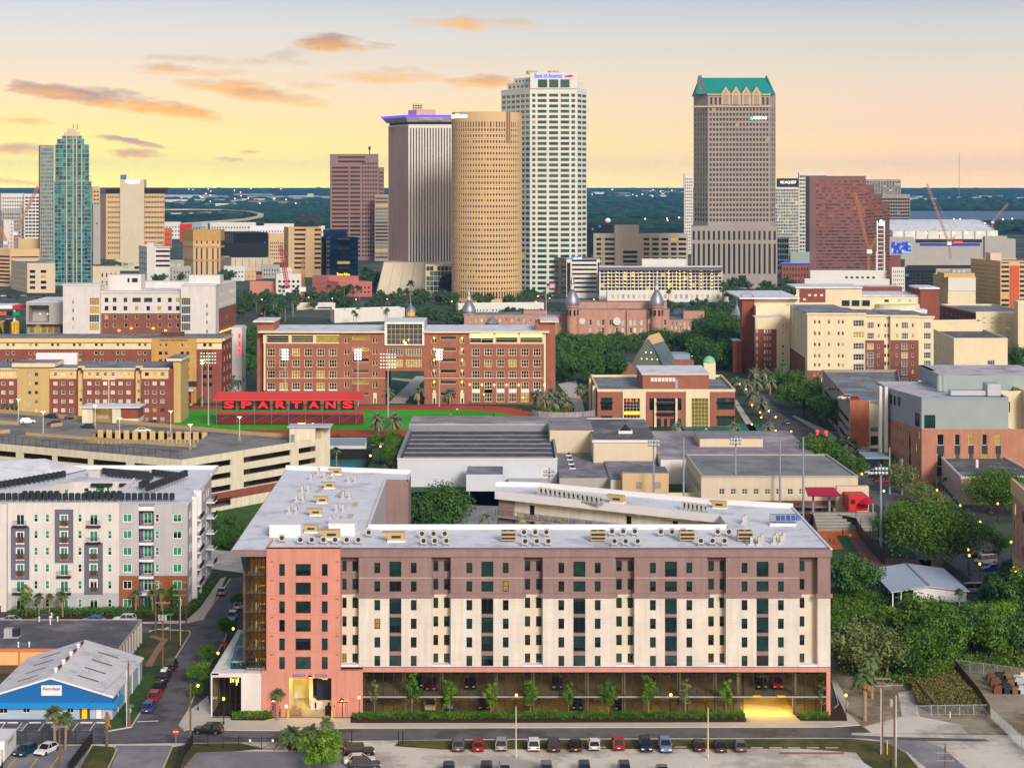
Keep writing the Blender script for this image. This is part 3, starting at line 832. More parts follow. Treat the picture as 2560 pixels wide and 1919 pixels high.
spand=MB();ledge=MB()
for(a,c)in panels:
 xa,xc=fx(a),fx(c)
 n1,w,n2=(a+39,a+53.5),(a+76.3,a+106.3),(a+130,a+144.5)
 for zz,k,m,st in(((ZL,ZR-1.1),0,mv,'a'),((ZC,ZL),1,cr,'b')):
  hn=[(fx(q[0]),fz(r[1]),fx(q[1]),fz(r[0]))for q in(n1,n2)for r in rowsN[k]]
  hwd=[(fx(w[0]),fz(r[1]),fx(w[1]),fz(r[0]))for r in rowsW[k]]
  wA(hall,A0,E,xa,xc,zz[0],zz[1],hn+hwd,m,.22)
  for h in hn:wN(hall,A0,E,h,.22,'dark','window')
  for h in hwd:wN(hall,A0,E,h,.18,'darkwide','wide_window')
 for r,s in zip(rowsW[1],rowsW[1][1:]):
  spand.box(fx(w[0]),Y0-.03,fz(s[0]),fx(w[1]),Y0+.1,fz(r[1]))
 spand.box(fx(w[0]),Y0-.03,fz(1496),fx(w[1]),Y0+.1,fz(1492))
 ledge.box(xa-.35,Y0-.38,fz(1492.5),xc+.35,Y0+.05,fz(1483))
 ledge.box(xa-.2,Y0-.2,fz(1483),xc+.2,Y0+.05,fz(1481.5))
pa,pc=fx(2044),fx(2076)
wA(hall,A0,E,pa,pc,ZL,ZR-1.1,[],mv,0);wA(hall,A0,E,pa,pc,ZC,ZL,[],cr,0)
ledge.box(pa-.3,Y0-.38,fz(1492.5),pc+.3,Y0+.05,fz(1483))
pass
for i,(a,c)in enumerate(recs):
 xa,xc=fx(a),fx(c)
 cols=[(a+1.5,a+15.5),(a+30,a+44)]if i<5 else[(a+1,a+13)]
 s=Y1/Y0
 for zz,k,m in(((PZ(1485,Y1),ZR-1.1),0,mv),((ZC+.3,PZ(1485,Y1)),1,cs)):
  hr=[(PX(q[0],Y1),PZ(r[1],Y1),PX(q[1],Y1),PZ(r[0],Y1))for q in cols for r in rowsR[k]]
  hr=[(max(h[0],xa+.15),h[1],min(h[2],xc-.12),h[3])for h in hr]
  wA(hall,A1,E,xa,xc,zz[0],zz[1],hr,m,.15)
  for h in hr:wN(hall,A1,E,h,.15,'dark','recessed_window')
  rb=MB();rb.quad((xa,Y0,zz[0]),(xa,Y1,zz[0]),(xa,Y1,zz[1]),(xa,Y0,zz[1]));rb.quad((xc,Y1,zz[0]),(xc,Y0,zz[0]),(xc,Y0,zz[1]),(xc,Y1,zz[1]));rb.bD('recess_side',m,hall)
 sill=MB();sill.box(xa,Y0+.05,ZC,xc,Y1,ZC+.3);sill.bD('sill',MM.parapet_white,hall)
spand.bD('spandrel',mv,hall);ledge.bD('ledge',mv,hall);pass
frz=MB();frz.box(fx(851),Y0-.25,ZR-1.1,pc+.25,Y1+.1,ZR+.06);frz.bD('cornice',mv,hall)
jn=MB()
for z in(fz(1443.5),):
 for(a,c)in panels:jn.box(fx(a),Y0-.02,z-.03,fx(c),Y0+.05,z+.03)
for r in rowsN[1]:
 for(a,c)in panels:
  for xa,xc in((a,a+75),(a+107.5,c)):jn.box(fx(xa),Y0-.012,fz(r[1]+9)-.02,fx(xc),Y0+.05,fz(r[1]+9)+.02)
jn.bD('joint',cs,hall)
wl_=MB()
for(a,c)in panels:
 for py in(1400,1446):
  for q in(a+6,c-6):wl_.box(fx(q)-.12,Y0-.14,fz(py)-.1,fx(q)+.12,Y0,fz(py)+.1)
wl_.bD('wall_box',MM.granite_grey,hall)
tx=lambda px:PX(px,YT);tz=lambda py:PZ(py,YT)
rT=[(1409,1439),(1455.4,1486),(1502,1532.5),(1548.5,1578.5),(1595,1625),(1641,1672)]
hn=[(tx(q[0]),tz(r[1]),tx(q[1]),tz(r[0]))for q in((698,712),(804.5,819))for r in rT]
hwd=[(tx(739),tz(r[1]),tx(777),tz(r[0]))for r in rT]
ZT=PZ(1368,YT)
wA(hall,(0,YT),E,tx(666),tx(851),tz(1676),ZT,hn+hwd,sa,.3)
for h in hn:wN(hall,(0,YT),E,h,.3,'dark','tower_window')
for h in hwd:wN(hall,(0,YT),E,h,.3,'darkwide','wide_tower_window')
dock=(tx(722.6),0.0,tx(828.5),tz(1694))
doorh=[(tx(676),0,tx(690),2.3),(tx(842),0,tx(869),2.5)]
wA(hall,(0,YT),E,tx(654),tx(907),0,tz(1676),[dock]+doorh,sa,.35)
b=MB()
b.quad((tx(851),YT,tz(1676)),(tx(851),Y1,tz(1676)),(tx(851),Y1,ZT),(tx(851),YT,ZT))
b.quad((tx(666),Y1+6,tz(1676)),(tx(666),YT,tz(1676)),(tx(666),YT,ZT),(tx(666),Y1+6,ZT))
b.quad((tx(654),Y1+6,0),(tx(654),YT,0),(tx(654),YT,tz(1676)),(tx(654),Y1+6,tz(1676)))
b.box(tx(666),YT,ZT-.2,tx(851),YT+.3,ZT)
b.quad((tx(851),YT,tz(1676)),(tx(907),YT,tz(1676)),(tx(907),Y0+.5,tz(1676)),(tx(851),Y0+.5,tz(1676)))
b.quad((tx(654),YT,tz(1676)),(tx(666),YT,tz(1676)),(tx(666),Y1+6,tz(1676)),(tx(654),Y1+6,tz(1676)))
b.bD('wall',sa,hall)
b=MB()
for q in((676,690),(842,855),(856,869)):b.box(tx(q[0])+.03,YT+.2,0,tx(q[1])-.03,YT+.3,2.3)
b.bD('door',sa,hall)
b=MB()
for i in range(6):
 for q in(680,843):b.box(tx(q)-.25,YT-.06,tz(1403.5+46.4*i)-.1,tx(q)+.25,YT,tz(1403.5+46.4*i)+.1)
b.bD('vent',mat('vent_salmon',(160,96,84),.7),hall)
b=MB()
for i in range(1,6):
 b.box(tx(666),YT-.012,tz(1397+46.4*i)-.02,tx(851),YT+.02,tz(1397+46.4*i)+.02)
for q in(739,777):b.box(tx(q)-.02,YT-.012,tz(1676),tx(q)+.02,YT+.02,ZT)
for q in(688,712,842,865,885):b.box(tx(q)-.02,YT-.012,.1,tx(q)+.02,YT+.02,tz(1680))
b.bD('joint',mat('joint_salmon',(186,104,84),.8),hall)
x0,x1,zt=dock[0],dock[2],dock[3]
b=MB();b.quad((x0-.4,YT+.35,.02),(x1+.4,YT+.35,.02),(x1+.4,YT+11,.02),(x0-.4,YT+11,.02));b.bD('dock_floor',MM.concrete,hall)
b=MB()
b.quad((x0-.4,YT+11,0),(x1+.4,YT+11,0),(x1+.4,YT+11,zt),(x0-.4,YT+11,zt));b.quad((x0-.4,YT+.36,0),(x0-.4,YT+11,0),(x0-.4,YT+11,zt),(x0-.4,YT+.36,zt))
b.quad((x1+.4,YT+11,0),(x1+.4,YT+.36,0),(x1+.4,YT+.36,zt),(x1+.4,YT+11,zt));b.quad((x0-.4,YT+.36,zt+.02),(x0-.4,YT+11,zt+.02),(x1+.4,YT+11,zt+.02),(x1+.4,YT+.36,zt+.02))
b.box(x0+2.6,YT+6,0,x0+3.2,YT+11,zt)
b.bD('dock_wall',MM.concrete_cream,hall)
b=MB();b.box(x0+3.0,YT+4.2,.03,x1+.3,YT+10.9,1.35);b.bD('dock_platform',MM.cream,hall)
b=MB()
for q in(.72,2.9):b.box(x0+3.0+q,YT+4.05,.3,x0+3.25+q,YT+4.2,1.25)
b.bD('bumper',MM.rubber,hall)
b=MB();b.box(x0+.6,YT+2,zt-.15,x0+1.0,YT+9,zt-.05);b.box(x0+4.2,YT+1.2,zt-.15,x0+4.5,YT+3.8,zt-.05);b.bD('ceiling_lamp',gW('dock_glow',(255,214,96),34.0),hall)
b=MB()
for q in(684,775.5,855):
 zz=2.9 if q!=775.5 else zt+.35
 b.lathe((tx(q),YT-.5),[(.45,zz),(.1,zz+.25),(.03,zz+.3)],10)
 b.box(tx(q)-.03,YT-.5,zz+.22,tx(q)+.03,YT,zz+.28)
b.bD('barn_lamp',MM.dark_metal,hall)
b=MB()
for q in(684,775.5,855):
 zz=2.9 if q!=775.5 else zt+.35
 b.ball((tx(q),YT-.5,zz-.02),.16,8)
b.bD('lamp_bulb',gW('bulb',(255,190,90),30.0),hall)
for txt,q0,q1 in(('LOADING DOCK',733,763),("CLEARANCE 13'-2\"",788,817)):
 b=MB();b.box(tx(q0),YT-.06,tz(1690),tx(q1),YT,tz(1685));b.bD('sign_board',MM.sign_blue,hall)
 lT(hall,txt,.26,(tx((q0+q1)/2),YT-.07,tz(1687.5)),MM.white_paint,depth=.005,width=(q1-q0)/15.45*.85)
b=MB();b.box(tx(712),YT-.05,tz(1769),tx(720),YT,tz(1760));b.bD('notice',MM.white_paint,hall)
b=MB();b.box(tx(680.5),YT-.05,tz(1774),tx(685),YT,tz(1764));b.box(tx(680.5),YT-.05,tz(1759),tx(685),YT,tz(1755));b.box(tx(834),YT-.05,tz(1766),tx(837),YT,tz(1762));b.bD('door_sign',MM.sign_blue,hall)
for nm,lab,cat,args,m in(('dumpster','navy blue steel dumpster on the dock platform inside the lit loading bay','dumpster',(x0+3.9,YT+5,1.36,x1-.6,YT+8.6,zt-.5),mat('navy',(22,32,62),.5)),('wheeled_bin','black wheeled bin at the right side of the loading dock opening','bin',(x1-1.1,YT+1.0,.03,x1-.1,YT+2.0,1.25),MM.black)):
 t=tH(nm,lab,cat,((args[0]+args[3])/2,args[1],args[2]))
 b=MB();b.box(*args);
 for k in range(5):
  xx=args[0]+(args[3]-args[0])*(k+.5)/5;b.box(xx-.06,args[1]-.08,args[2],xx+.06,args[1],args[5])
 b.bD('container',m,t)
 b=MB();b.box(args[0]-.06,args[1]-.1,args[5],args[3]+.06,args[4],args[5]+.08);b.bD('lid',m,t)
 if nm=='dumpster':
  b=MB();b.box(args[0]+.4,args[1]-.1,args[5]-.9,args[0]+1.2,args[1]-.08,args[5]-.55);b.box(args[3]-1.4,args[1]-.1,args[5]-1.1,args[3]-.5,args[1]-.08,args[5]-.3);b.bD('sticker',MM.plate,t)
t=tH('pallet_load','cardboard boxes on a pallet inside the lit loading dock','boxes',(x0+.9,YT+1.6,0))
b=MB();b.box(x0+.2,YT+.9,.16,x0+1.7,YT+2.2,1.0);b.box(x0+.3,YT+1.0,1.0,x0+1.0,YT+1.9,1.5);b.bD('carton',mat('carton',(150,120,84),.9),t)
b=MB();b.box(x0+.1,YT+.8,.03,x0+1.8,YT+2.3,.16);b.bD('pallet',MM.timber_pole,t)
for i,q in enumerate((720.5,830.5)):
 o=MB();xx=tx(q);o.lathe((xx,YT-.5),[(.13,0),(.13,1.15),(.08,1.25)],10)
 oo=o.bD('bollard',MM.yellow_paint);tag(oo,'yellow steel bollard at the %s jamb of the loading dock'%('left','right')[i],'bollard','bollards at the loading dock')
gx0,gx1=fx(907),fx(2066)
zs_,ze_=fz(1743),fz(1739)
b=MB();b.box(gx0,Y0-.05,ZP,pc,Y0+.6,ZC-.02);b.box(gx1,Y0-.05,0,pc,Y0+.8,ZP);b.bD('band',sa,hall)
b=MB();b.box(fx(851),Y0-.12,ZC-.08,pc+.05,Y0+.3,ZC);b.bD('drip_edge',MM.slate_trim,hall)
b=MB();b.box(gx0,Y0-.1,zs_,pc,Y0+18,ze_);b.bD('parking_slab',MM.concrete,hall)
b=MB();b.quad((gx0,Y0,.05),(pc,Y0,.05),(pc,Y0+18,.05),(gx0,Y0+18,.05));b.bD('parking_floor',MM.asphalt_old,hall)
b=MB();b.quad((gx0,Y0+18,0),(pc,Y0+18,0),(pc,Y0+18,ZC),(gx0,Y0+18,ZC));b.quad((gx0,Y0,0),(gx0,Y0+18,0),(gx0,Y0+18,ZC),(gx0,Y0,ZC))
b.quad((pc,Y0+18,0),(pc,Y0+.8,0),(pc,Y0+.8,ZC),(pc,Y0+18,ZC));b.quad((gx0,Y0+.5,ZP+.01),(gx0,Y0+18,ZP+.01),(pc,Y0+18,ZP+.01),(pc,Y0+.5,ZP+.01))
b.bD('parking_wall',mat('parking_wall',(150,142,112),.9,.08,.2,streak=.1),hall)
for px in(1010,1104,1240,1332,1467,1559,1697,1787,1846,1986):
 x=PX(px,Y0+1.2);b=MB();b.box(x-.3,Y0+.9,.05,x+.3,Y0+1.5,ZP);b.bD('column',MM.concrete,hall)
for k in range(9):
 x=gx0+4+k*8.4
 for z in(zs_,ZP):
  b=MB();b.box(x,Y0+4,z-.16,x+1.2,Y0+4.25,z-.04);b.box(x+3,Y0+10,z-.16,x+4.2,Y0+10.25,z-.04);b.bD('parking_lamp',gW('low_glow',(255,196,50),40.0)if z<4 else gW('parking_glow',(255,206,96),15.0),hall)
b=MB();b.box(fx(1858),Y0+1,zs_-.12,fx(1985),Y0+1.3,zs_-.03);b.bD('entrance_lamp',gW('low_glow',0,0),hall)
b=MB()
for q in(1882,1943):b.box(fx(q),Y0-.14,fz(1741.5),fx(q+20),Y0-.1,fz(1737));
b.bD('clearance_bar',MM.yellow_paint,hall)
edges=[907,1010,1104,1240,1332,1467,1559,1697,1787,1858,1985,2066]
for a,c in zip(edges,edges[1:]):
 for z0,z1 in((ze_,ZP),(.25,zs_)):
  if z0<1 and a==1858:continue
  b=MB();xa,xc=fx(a),fx(c);k=max(2,round((c-a)/24))
  b.quad((xa,Y0+.25,z0),(xc,Y0+.25,z0),(xc,Y0+.25,z1),(xa,Y0+.25,z1),0)
  for i in range(k+1):
   x=xa+(xc-xa)*i/k;b.box(x-.055,Y0+.1,z0,x+.055,Y0+.26,z1,1)
  b.box(xa,Y0+.12,z1-.09,xc,Y0+.26,z1,1);b.box(xa,Y0+.12,z0,xc,Y0+.26,z0+.09,1);b.box(xa,Y0+.12,z1-.62,xc,Y0+.25,z1-.55,1)
  b.bD('glazing',[MM.storefront,MM.dark_metal],hall)
b=MB();b.box(gx0,Y0,0,fx(1858),Y0+.3,.25);b.box(fx(1985),Y0,0,gx1,Y0+.3,.25);b.bD('plinth',MM.concrete,hall)
sH('driveway',[(fx(1860),Y0+17),(fx(1985),Y0+17),(fx(1988),Y0-.4),(fx(1996),Y0-3.4),(fx(1866),Y0-3.4),(fx(1860),Y0-.4)],.14,mat('driveway',(196,186,160),.9,.06,.3))
SX0,SX1,SY=PX(615,299.4),PX(664,299.4),299.4
zf=[tz(1676)+(ZR-1.3-tz(1676))*i/6 for i in range(7)]
for i in range(6):
 b=MB();za,zb=zf[i],zf[i+1]
 b.quad((SX0,SY,za),(SX1,SY,za),(SX1,SY,zb),(SX0,SY,zb),0);b.quad((SX0,SY+9,za),(SX0,SY,za),(SX0,SY,zb),(SX0,SY+9,zb),0)
 for k in range(6):
  x=SX0+(SX1-SX0)*k/5;b.box(x-.08,SY-.1,za,x+.08,SY,zb,1)
 b.box(SX0-.1,SY-.12,zb-.22,SX1,SY+.01,zb,1);b.box(SX0-.1,SY,zb-.22,SX0+.01,SY+9,zb,1)
 b.bD('glazing',[MM.storefront,MM.dark_metal],hall)
b=MB()
for i in range(7):b.box(SX0+.02,SY+.02,zf[i]-.18,SX1+.6,SY+8.9,zf[i]-.02)
b.bD('stair_floor',MM.concrete,hall)
b=MB();b.quad((SX0,SY+5.5,zf[0]),(SX1+.6,SY+5.5,zf[0]),(SX1+.6,SY+5.5,zf[6]),(SX0,SY+5.5,zf[6]));b.quad((SX1+.3,SY+5.5,zf[0]),(SX1+.3,SY+.1,zf[0]),(SX1+.3,SY+.1,zf[6]),(SX1+.3,SY+5.5,zf[6]));b.bD('lounge_wall',mat('lounge_wall',(196,164,40),.9,.15,.6),hall)
for i in range(6):
 b=MB();b.box(SX0+1.6,SY+1.6,zf[i+1]-.3,SX0+2.6,SY+2.4,zf[i+1]-.2);b.bD('lounge_lamp',gW('lounge_glow',(255,206,80),13.0),hall)
 b=MB();b.box(SX0+2.0,SY+2.2,zf[i]+.7,SX0+2.9,SY+3.0,zf[i]+.78);b.box(SX0+2.4,SY+2.5,zf[i],SX0+2.5,SY+2.6,zf[i]+.7);b.box(SX0+1.2,SY+2.2,zf[i],SX0+1.7,SY+2.7,zf[i]+.5);b.box(SX0+1.2,SY+2.65,zf[i]+.5,SX0+1.7,SY+2.7,zf[i]+.95);b.bD('furniture',MM.cream,hall)
b=MB();b.box(-44.3,303,0,SX0-.05,330,22.2);b.bD('wall',mv,hall);b=MB();b.box(SX1+.03,SY-.2,tz(1676),tx(666),SY+2,ZR-1.2);b.bD('wall',mv,hall)
RP=[(-45.5,298.1),(pc+.3,298.0),(51.5,337),(36.7,342),(5.3,361),(-3.2,361.7),(-3.2,353.7),(37.1,328.4),(37.2,316.5),(-24.7,316.5),(-25.2,368),(-20.7,368),(-20.7,377),(-47,383)]
b=MB();b.poly([(p[0],p[1],ZR)for p in RP]);b.bD('roof',MM.membrane,hall)
b=MB();b.box(-45.6,297.95,ZR-1.0,tx(666),298.25,ZR+.05);b.box(-45.6,298.25,ZR-.05-.5,tx(666),303,ZR-.1)
b.quad((-47.05,383,ZR-1),(-45.55,298.1,ZR-1),(-45.55,298.1,ZR+.05),(-47.05,383,ZR+.05));b.bD('eave',mv,hall)
def para(p,q,h,m=MM.parapet_white,th=.3,name='parapet',zb=ZR):
 L=math.hypot(q[0]-p[0],q[1]-p[1]);d=((q[0]-p[0])/L,(q[1]-p[1])/L)
 b=MB();b.obox(p,d,0,L,-th,.02,zb-.1,zb+h);b.bD(name,m,hall)
para((36.9,316.5),(-24.7,316.5),.85);para((pc+.3,298.3),(51.5,337),.25);para((51.5,337),(36.7,342),.9);para((36.7,342),(5.3,361),.9);para((5.3,361),(-3.2,361.7),.9)
para((-20.7,368),(-20.7,377),.3);para((-20.7,377),(-47,383),.9);para((-24.7,316.5),(-25.2,368),.35)
b=MB();b.quad((-24.7,316.6,0),(-25.2,368,0),(-25.2,368,ZR),(-24.7,316.6,ZR));b.bD('wall',MM.panel_grey,hall)
b=MB();b.quad((-25.2,368,0),(-20.7,368,0),(-20.7,368,ZR+.3),(-25.2,368,ZR+.3));b.quad((-20.7,368,0),(-20.7,377,0),(-20.7,377,ZR),(-20.7,368,ZR));b.quad((51.6,298.3,ZP),(51.5,337,0),(51.5,337,ZR),(51.6,298.3,ZR))
for z in(8.2,11.2,14.2,17.2,20.2,23.2,26.0):b.box(-25.2,367.95,z-.03,-20.7,368,z+.03)
b.bD('wall',mv,hall)
b=MB()
for k in range(4):
 y=326+k*11
 for z in(8,11,14,17,20,23):b.quad((-24.75-(y-316)*.0097,y,z),(-24.75-(y-316)*.0097,y+1.2,z),(-24.75-(y-316)*.0097,y+1.2,z+1.7),(-24.75-(y-316)*.0097,y,z+1.7))
b.bD('court_window',MM.g_dark,hall)
gA,gB=(-3.2,353.7),(37.1,328.4)
gl=math.hypot(gB[0]-gA[0],gB[1]-gA[1]);gd=((gB[0]-gA[0])/gl,(gB[1]-gA[1])/gl)
b=MB();b.obox(gA,gd,-.1,gl,-.3,.05,ZR-1.15,ZR+.35)
b.quad((37.1,328.4,ZR-1.2),(37.2,316.5,ZR-1.2),(37.2,316.5,ZR+.3),(37.1,328.4,ZR+.3));b.bD('fascia',MM.parapet_white,hall)
doors=[(u,z,u+1.05,z+2.3)for z in(22.6,19.4,16.2,13.0)for u in(6.6,27.6,37.2)]
hs=doors
w=wA(hall,gA,gd,3.2,gl,0,ZR-.2,hs,MM.cream,0,'gallery_wall')
w.location=Vector(w.location)+Vector((-gd[1]*1.9,gd[0]*1.9,0))
for h in hs:
 b=MB();b.obox(gA,gd,h[0],h[2],-2.0,-1.93,h[1],h[3]);b.bD('door',MM.black,hall)
for z in(22.5,19.3,16.1,12.9):
 b=MB();b.obox(gA,gd,0,gl,-2.0,.02,z-.25,z);b.bD('gallery_floor',MM.concrete,hall)
 b=MB();b.obox(gA,gd,0,gl,-.06,-.02,z+1.05,z+1.12)
 for k in range(29):b.obox(gA,gd,k*1.65,k*1.65+.06,-.06,-.01,z,z+1.1)
 b.bD('railing',MM.dark_metal,hall)
 for k in range(3,26):
  b=MB();u=k*1.65;b.obox(gA,gd,u+.1,u+1.6,-.05,-.03,z+.15,z+1.0)
  b.bD('rail_panel',mat('mural%d'%(k%4),[(150,140,70),(120,120,160),(170,130,140),(120,150,140)][k%4],.7,.45,1.2,second=[(90,90,170),(190,170,60),(90,110,190),(190,150,90)][k%4],sec_scale=1.1,sec_cut=.52),hall)
b=MB()
for u in[5+3.6*k for k in range(11)]:
 for z in(ZR-.45,22.2):b.obox(gA,gd,u,u+.3,-1.6,-1.3,z-.05,z)
b.bD('gallery_lamp',gW('gallery_lamp',(255,224,120),18.0),hall)
b=MB();b.obox(gA,gd,0,3.2,-8,-1.2,0,ZR-.3);b.bD('wall',mv,hall)
b=MB();q0=G(1925,1314,ZR);q1=G(1992,1316,ZR)
b.box(q0[0],q0[1]-.1,ZR,q1[0],q1[1]+2.5,ZR+.45);b.bD('terrace_kerb',MM.parapet_white,hall)
b=MB()
for k in range(14):
 x=q0[0]+(q1[0]-q0[0])*k/13;b.box(x-.04,q0[1],ZR+.45,x+.04,q0[1]+.08,ZR+2.0)
b.box(q0[0],q0[1],ZR+1.95,q1[0],q0[1]+.08,ZR+2.05);b.box(q0[0],q0[1],ZR+.55,q1[0],q0[1]+.08,ZR+.62)
b.bD('terrace_fence',MM.dark_metal,hall)
b=MB()
for k in range(5):
 x=q0[0]+1+k*.9;b.box(x,q0[1]+.15,ZR+.9,x+.75,q0[1]+.2,ZR+1.8)
b.bD('terrace_panel',mat('blue_panel',(70,110,190),.6,.3,1.5),hall)
lobY=297.9
lx=lambda px:PX(px,lobY);lz=lambda py:PZ(py,lobY)
lob=tH('lobby_block','low white lobby block with roof terrace and dark glass front numbered 311','building',(lx(590),lobY,0))
zl=lz(1682);xA,xB,xG0,xG1=lx(527),tx(654),lx(531),lx(603)
wA(lob,(0,lobY),E,xA,xB,0,zl,[(xG0,0,xG1,lz(1692))],MM.white_wall,.3)
b=MB();b.quad((xG0,lobY+.28,.02),(xG1,lobY+.28,.02),(xG1,lobY+.28,lz(1692)),(xG0,lobY+.28,lz(1692)),0)
for k in range(6):
 x=xG0+(xG1-xG0)*k/5;b.box(x-.05,lobY+.1,0,x+.05,lobY+.3,lz(1692),1)
b.box(xG0,lobY+.1,lz(1692)-.12,xG1,lobY+.3,lz(1692),1);b.bD('glazing',[MM.storefront,MM.dark_metal],lob)
b=MB();b.quad((xG0-.2,lobY+9,0),(xG1+.4,lobY+9,0),(xG1+.4,lobY+9,zl),(xG0-.2,lobY+9,zl));b.quad((xG1+.3,lobY+9,0),(xG1+.3,lobY+.3,0),(xG1+.3,lobY+.3,zl),(xG1+.3,lobY+9,zl));b.quad((xG0-.2,lobY+.3,.03),(xG1+.4,lobY+.3,.03),(xG1+.4,lobY+9,.03),(xG0-.2,lobY+9,.03));b.bD('lobby_room',mat('lobby_room',(74,64,52),.9,.3,.8),lob)
b=MB()
for q,z0,z1 in((571,1703,1715),(577,1706,1714),(583,1703,1714),(586,1707,1722),(590,1699,1715)):b.box(lx(q)-.07,lobY+2.4,lz(z1),lx(q)+.07,lobY+2.5,lz(z0))
b.bD('chandelier',gW('tube_lamp',(255,190,90),6.0),lob)
lT(lob,'311',.55,(lx(537.5),lobY+.08,lz(1744)),MM.white_paint,depth=.02)
TP=[(xA,lobY),(xB,lobY),(xB,326.5),(-48.5,326.5)]
b=MB();b.quad((xA,lobY,zl-.05),(xB,lobY,zl-.05),(xB,326.5,zl-.05),(-48.6,326.5,zl-.05));b.bD('roof',MM.membrane,lob)
b=MB();b.obox((-48.6,326.5),(0,-1),0,326.5-lobY,-1.1,.05,zl-.3,zl+.12);b.quad((-48.6,326.5,0),(xA,lobY,0),(xA,lobY,zl),(-48.6,326.5,zl));b.bD('parapet',MM.parapet_white,lob)
b=MB();x=PX(577,300.6)
b.quad((x,300.6,zl),(tx(666),300.4,zl),(tx(666),300.4,zl+1.15),(x,300.6,zl+1.15),0);b.quad((x-1.6,324,zl),(x,300.6,zl),(x,300.6,zl+1.15),(x-1.6,324,zl+1.15),0)
b.box(x,300.55,zl+1.12,tx(666),300.65,zl+1.18,1)
b.bD('guard',[MM.guard_glass,MM.galv],lob)
b=MB();b.quad((x,300.7,zl+.02),(SX0+3,300.7,zl+.02),(SX0+3,324,zl+.02),(x-1.5,324,zl+.02));b.bD('terrace_floor',mat('terrace',(120,140,150),.7,.1),lob)
def table_(nm,lab,x,y,z,col,w=1.1):
 t=tH(nm,lab,'table',(x,y,z));b=MB();b.box(x-w/2,y-.4,z+.7,x+w/2,y+.4,z+.76);b.bD('tabletop',col,t)
 for sx_ in(-1,1):
  for sy_ in(-1,1):
   b=MB();b.tube((x+sx_*w*.45,y+sy_*.32,z),(x+sx_*w*.3,y+sy_*.25,z+.7),.03,n=6);b.bD('leg',MM.white_paint,t)
table_('terrace_table','small pale table with splayed legs beside the seated woman on the roof terrace',PX(587,302),302,zl+.03,MM.white_paint)
table_('terrace_table','long teal topped table farther back on the roof terrace',PX(607,312),312,zl+.03,mat('teal_top',(60,170,160),.4),2.2)
for k,q in enumerate((632,650)):
 t=tH('lounge_pouf','%s dark round lounge seat behind the terrace glass'%('wide','small')[k],'seat',(PX(q,303),303,zl));w=(.95,.5)[k]
 b=MB();b.lathe((PX(q,303),303),[(w,zl+.03),(w*1.05,zl+.4),(w*.8,zl+.5)],14);b.bD('cushion',MM.hvac_black,t,True)
 b=MB();b.lathe((PX(q,303),303.3),[(w*.9,zl+.4),(w,zl+.8)],14);b.bD('backrest',MM.hvac_black,t,True)
# white apartment block on the left
YA=372.5
ax=lambda x:PX(x/3.455,YA)
az=lambda y:PZ(1120+y/3.455,YA)
apt=tH('apartment_block','white and grey six storey apartment block with slate window frames and dark railings','building',(-95,YA,0))
ZAp=az(487)
rows=[(567,637),(710,781),(853,925),(997,1071),(1142,1216),(1300,1373)]
def aw(x0,x1,z0,z1,holes,m,y=YA,st='apt',wname='window',depth=.14):
 wA(apt,(0,y),E,x0,x1,z0,z1,holes,m,depth)
 for h in holes:wN(apt,(0,y),E,h,depth,st,wname)
xl,xm,xr=ax(70),ax(1027),ax(1620)
small=[(x-18,x+18)for x in(310,408,690,948)]
hol=lambda cols,rr:[(ax(a),az(r[1]),ax(b_),az(r[0]))for a,b_ in cols for r in rr]
zg,zw=az(1250),az(1100)
bdoors=[(139,212),(519,591),(774,846)]
for rr,z0,z1,m in((rows[:5],zg,ZAp+.35,MM.white_wall),(rows[5:],0,zg,MM.panel_grey)):
 hs=hol(small,rr);hd=hol(bdoors,[(r[0]+3,r[1]+28)for r in rr])
 wA(apt,(0,YA),E,xl,xm,z0,z1,hs+hd,m,.14)
 for h in hs:wN(apt,(0,YA),E,h,.14,'apt','window')
 for h in hd:wN(apt,(0,YA),E,h,.14,'aptdouble','balcony_door')
gs=[(1341,1375)];gd_=[(1062,1139),(1493,1570)];gb=[(1228,1302)]
for rr,z0,z1,m in((rows[:4],zw,ZAp,MM.panel_grey),(rows[4:],0,zw,MM.wood_panel)):
 for(c0,c1)in((1027,1199),(1328,1620)):
  hs=[h for h in hol(gs,rr)if c0>1200];hd=hol([q for q in gd_ if c0<q[0]<c1],rr)
  wA(apt,(0,YA),E,ax(c0),ax(c1),z0,z1,hs+hd,m,.14)
  for h in hs:wN(apt,(0,YA),E,h,.14,'apt','window')
  for h in hd:wN(apt,(0,YA),E,h,.14,'aptdouble','double_window')
hd=hol(gb,[(r[0]-2,r[1]+26)for r in rows])
wA(apt,(0,YA+1.4),E,ax(1199),ax(1328),0,ZAp,hd,MM.slate_trim,.12)
for h in hd:wN(apt,(0,YA+1.4),E,h,.12,'aptdouble','balcony_door')
b=MB()
for x,s in((1199,0),(1328,1)):
 q=[(ax(x),YA,0),(ax(x),YA+1.4,0),(ax(x),YA+1.4,ZAp),(ax(x),YA,ZAp)]
 b.poly(q if s==0 else q[::-1])
b.bD('wall',MM.slate_trim,apt)
for r in rows:
 b=MB();z=az(r[1]+55);b.box(ax(1199)+.02,YA-.25,z,ax(1328)-.02,YA+1.38,z+.55);b.bD('balcony_slab',MM.parapet_white,apt)
b=MB();b.box(ax(1196),YA-.3,ZAp-1.2,ax(1331),YA+1.4,ZAp-.35);b.bD('balcony_roof',MM.parapet_white,apt)
